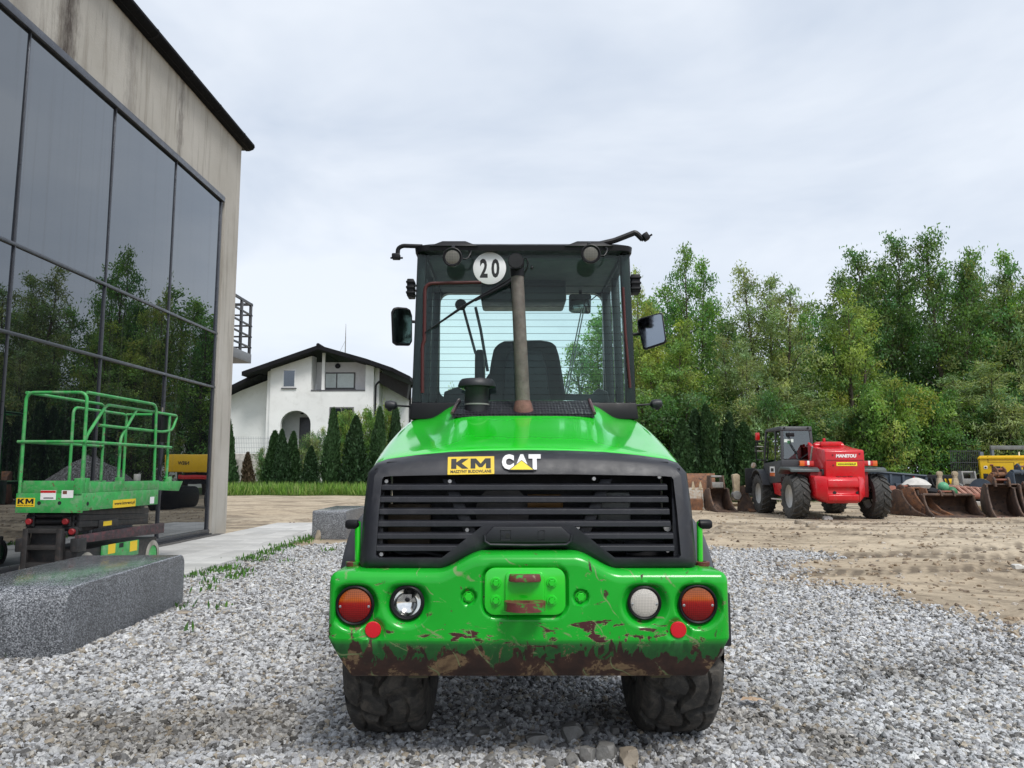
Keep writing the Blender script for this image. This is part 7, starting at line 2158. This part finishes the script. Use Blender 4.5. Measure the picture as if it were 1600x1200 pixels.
# ================================================================== LOOSE ROCKS, LEAF, PUDDLE STAND-IN
def rock(seed, sx, sy, sz, mat):
    bm = bmesh.new(); bmesh.ops.create_icosphere(bm, subdivisions=3, radius=1)
    for v in bm.verts:
        n0 = noise.noise_vector(v.co * .9 + V((seed * 7.1, seed * 3.3, 0)))
        n1 = noise.noise_vector(v.co * 2.4 + V((seed, 0, seed)))
        v.co += n0 * .55 + n1 * .14
        for ax in range(3): v.co[ax] = max(-.72, min(.72, v.co[ax]))
        v.co = V((v.co.x * sx, v.co.y * sy, v.co.z * sz))
    me = bpy.data.meshes.new('rock'); bm.to_mesh(me); bm.free()
    for p in me.polygons: p.use_smooth = True
    me.set_sharp_from_angle(angle=math.radians(28)); me.materials.append(mat)
    return me
GRK = 'loose rocks under the loader'
for i, (px, py, w, h, m, lab) in enumerate((
        (752, 1148, 30, 13, 0, 'flat oblong grey stone behind the left end of the rock scatter'),
        (785, 1146, 20, 12, 0, 'small flat stone beside the oblong grey stone'),
        (838, 1162, 44, 16, 0, 'wide flat dark stone left of the round pale boulder'),
        (893, 1158, 36, 30, 0, 'round pale boulder, biggest loose stone under the loader'),
        (925, 1150, 24, 18, 0, 'dark stone just right of the round pale boulder'),
        (918, 1190, 26, 26, 0, 'upright light grey stone in front of the round boulder'),
        (948, 1188, 34, 30, 0, 'slanted dark grey slab leaning in the rock scatter'),
        (982, 1197, 40, 30, 1, 'pale sandy rock at the front edge of the rock scatter'),
        (893, 1199, 28, 22, 0, 'blunt grey stone in front, left of the upright stone'),
        (860, 1197, 26, 14, 0, 'low grey stone in front of the wide flat stone'),
        (802, 1170, 16, 10, 1, 'small brownish stone among the rock scatter'),
        (765, 1192, 20, 12, 0, 'small grey stone at the left front of the rock scatter'),
        (700, 1134, 14, 10, 0, 'small stone beside the left rear tyre'),
        (960, 1148, 18, 14, 0, 'small dark stone near the right rear tyre'))):
    c = G(px, py); k = c.y * 1.03 / 1200
    o = bpy.data.objects.new('rock', rock(i + 1, w * k * .52, w * k * .42, h * k * .60, m_rockb if m else m_rock)); link(o)
    o.location = (c.x, c.y, h * k * .36); o.rotation_euler = (random.uniform(-.2, .2), random.uniform(-.2, .2), random.uniform(0, 6))
    tag(o, lab, 'rock', GRK)
c = G(287, 960)
o = bpy.data.objects.new('rock', rock(33, .10, .07, .018, m_rockb)); link(o); o.location = (c.x, c.y, .012); tag(o, 'flat pale flagstone at the end of the big granite bench', 'rock')
c = G(500, 842)
o = bpy.data.objects.new('rock', rock(35, .07, .05, .14, m_rockb)); link(o); o.location = (c.x, c.y - .12, .08); tag(o, 'pointed cream stone leaning against the far granite bench', 'rock')
for i, (px, py, lab) in enumerate(((1293, 812, 'white stone on the earth behind the telehandler'), (1250, 818, 'first pale stone in front of the telehandler wheel'), (1268, 823, 'second pale stone in front of the telehandler wheel'))):
    c = G(px, py); o = bpy.data.objects.new('rock', rock(50 + i, .16, .12, .09, m_rockb if i else pm('white_stone', (.6, .58, .54), .8))); link(o); o.location = (c.x, c.y, .03); tag(o, lab, 'rock')
c = G(1176, 1106)
lf = MB()
pts = [(-.07, 0), (-.045, .025), (-.02, .02), (.0, .045), (.02, .02), (.05, .03), (.045, .0), (.075, -.02), (.03, -.022), (.01, -.05), (-.01, -.02), (-.04, -.03)]
lf.add([(0, 0, .018)] + [(x, y, .004 + .016 * abs(math.sin(i * 1.3))) for i, (x, y) in enumerate(pts)], [(0, i + 1, (i + 1) % len(pts) + 1) for i in range(len(pts))])
lo_ = obj('dry_leaf', lf, pm('dry_leaf_brown', (.42, .30, .20), .8, var=.3, vs_=20), None, smooth=0); lo_.location = (c.x, c.y, .035)
tag(lo_, 'curled dry brown leaf on the gravel beside the right rear tyre', 'leaf')
c = G(1590, 889)  # white rock added in place of a puddle bright with sky
o = bpy.data.objects.new('rock', rock(61, .09, .08, .05, pm('white_stone', (.6, .58, .54), .8))); link(o); o.location = (c.x, c.y, ground_h(c.x, c.y) + .02); tag(o, 'flat whitish rock standing in for a bright puddle near the picture edge', 'rock')
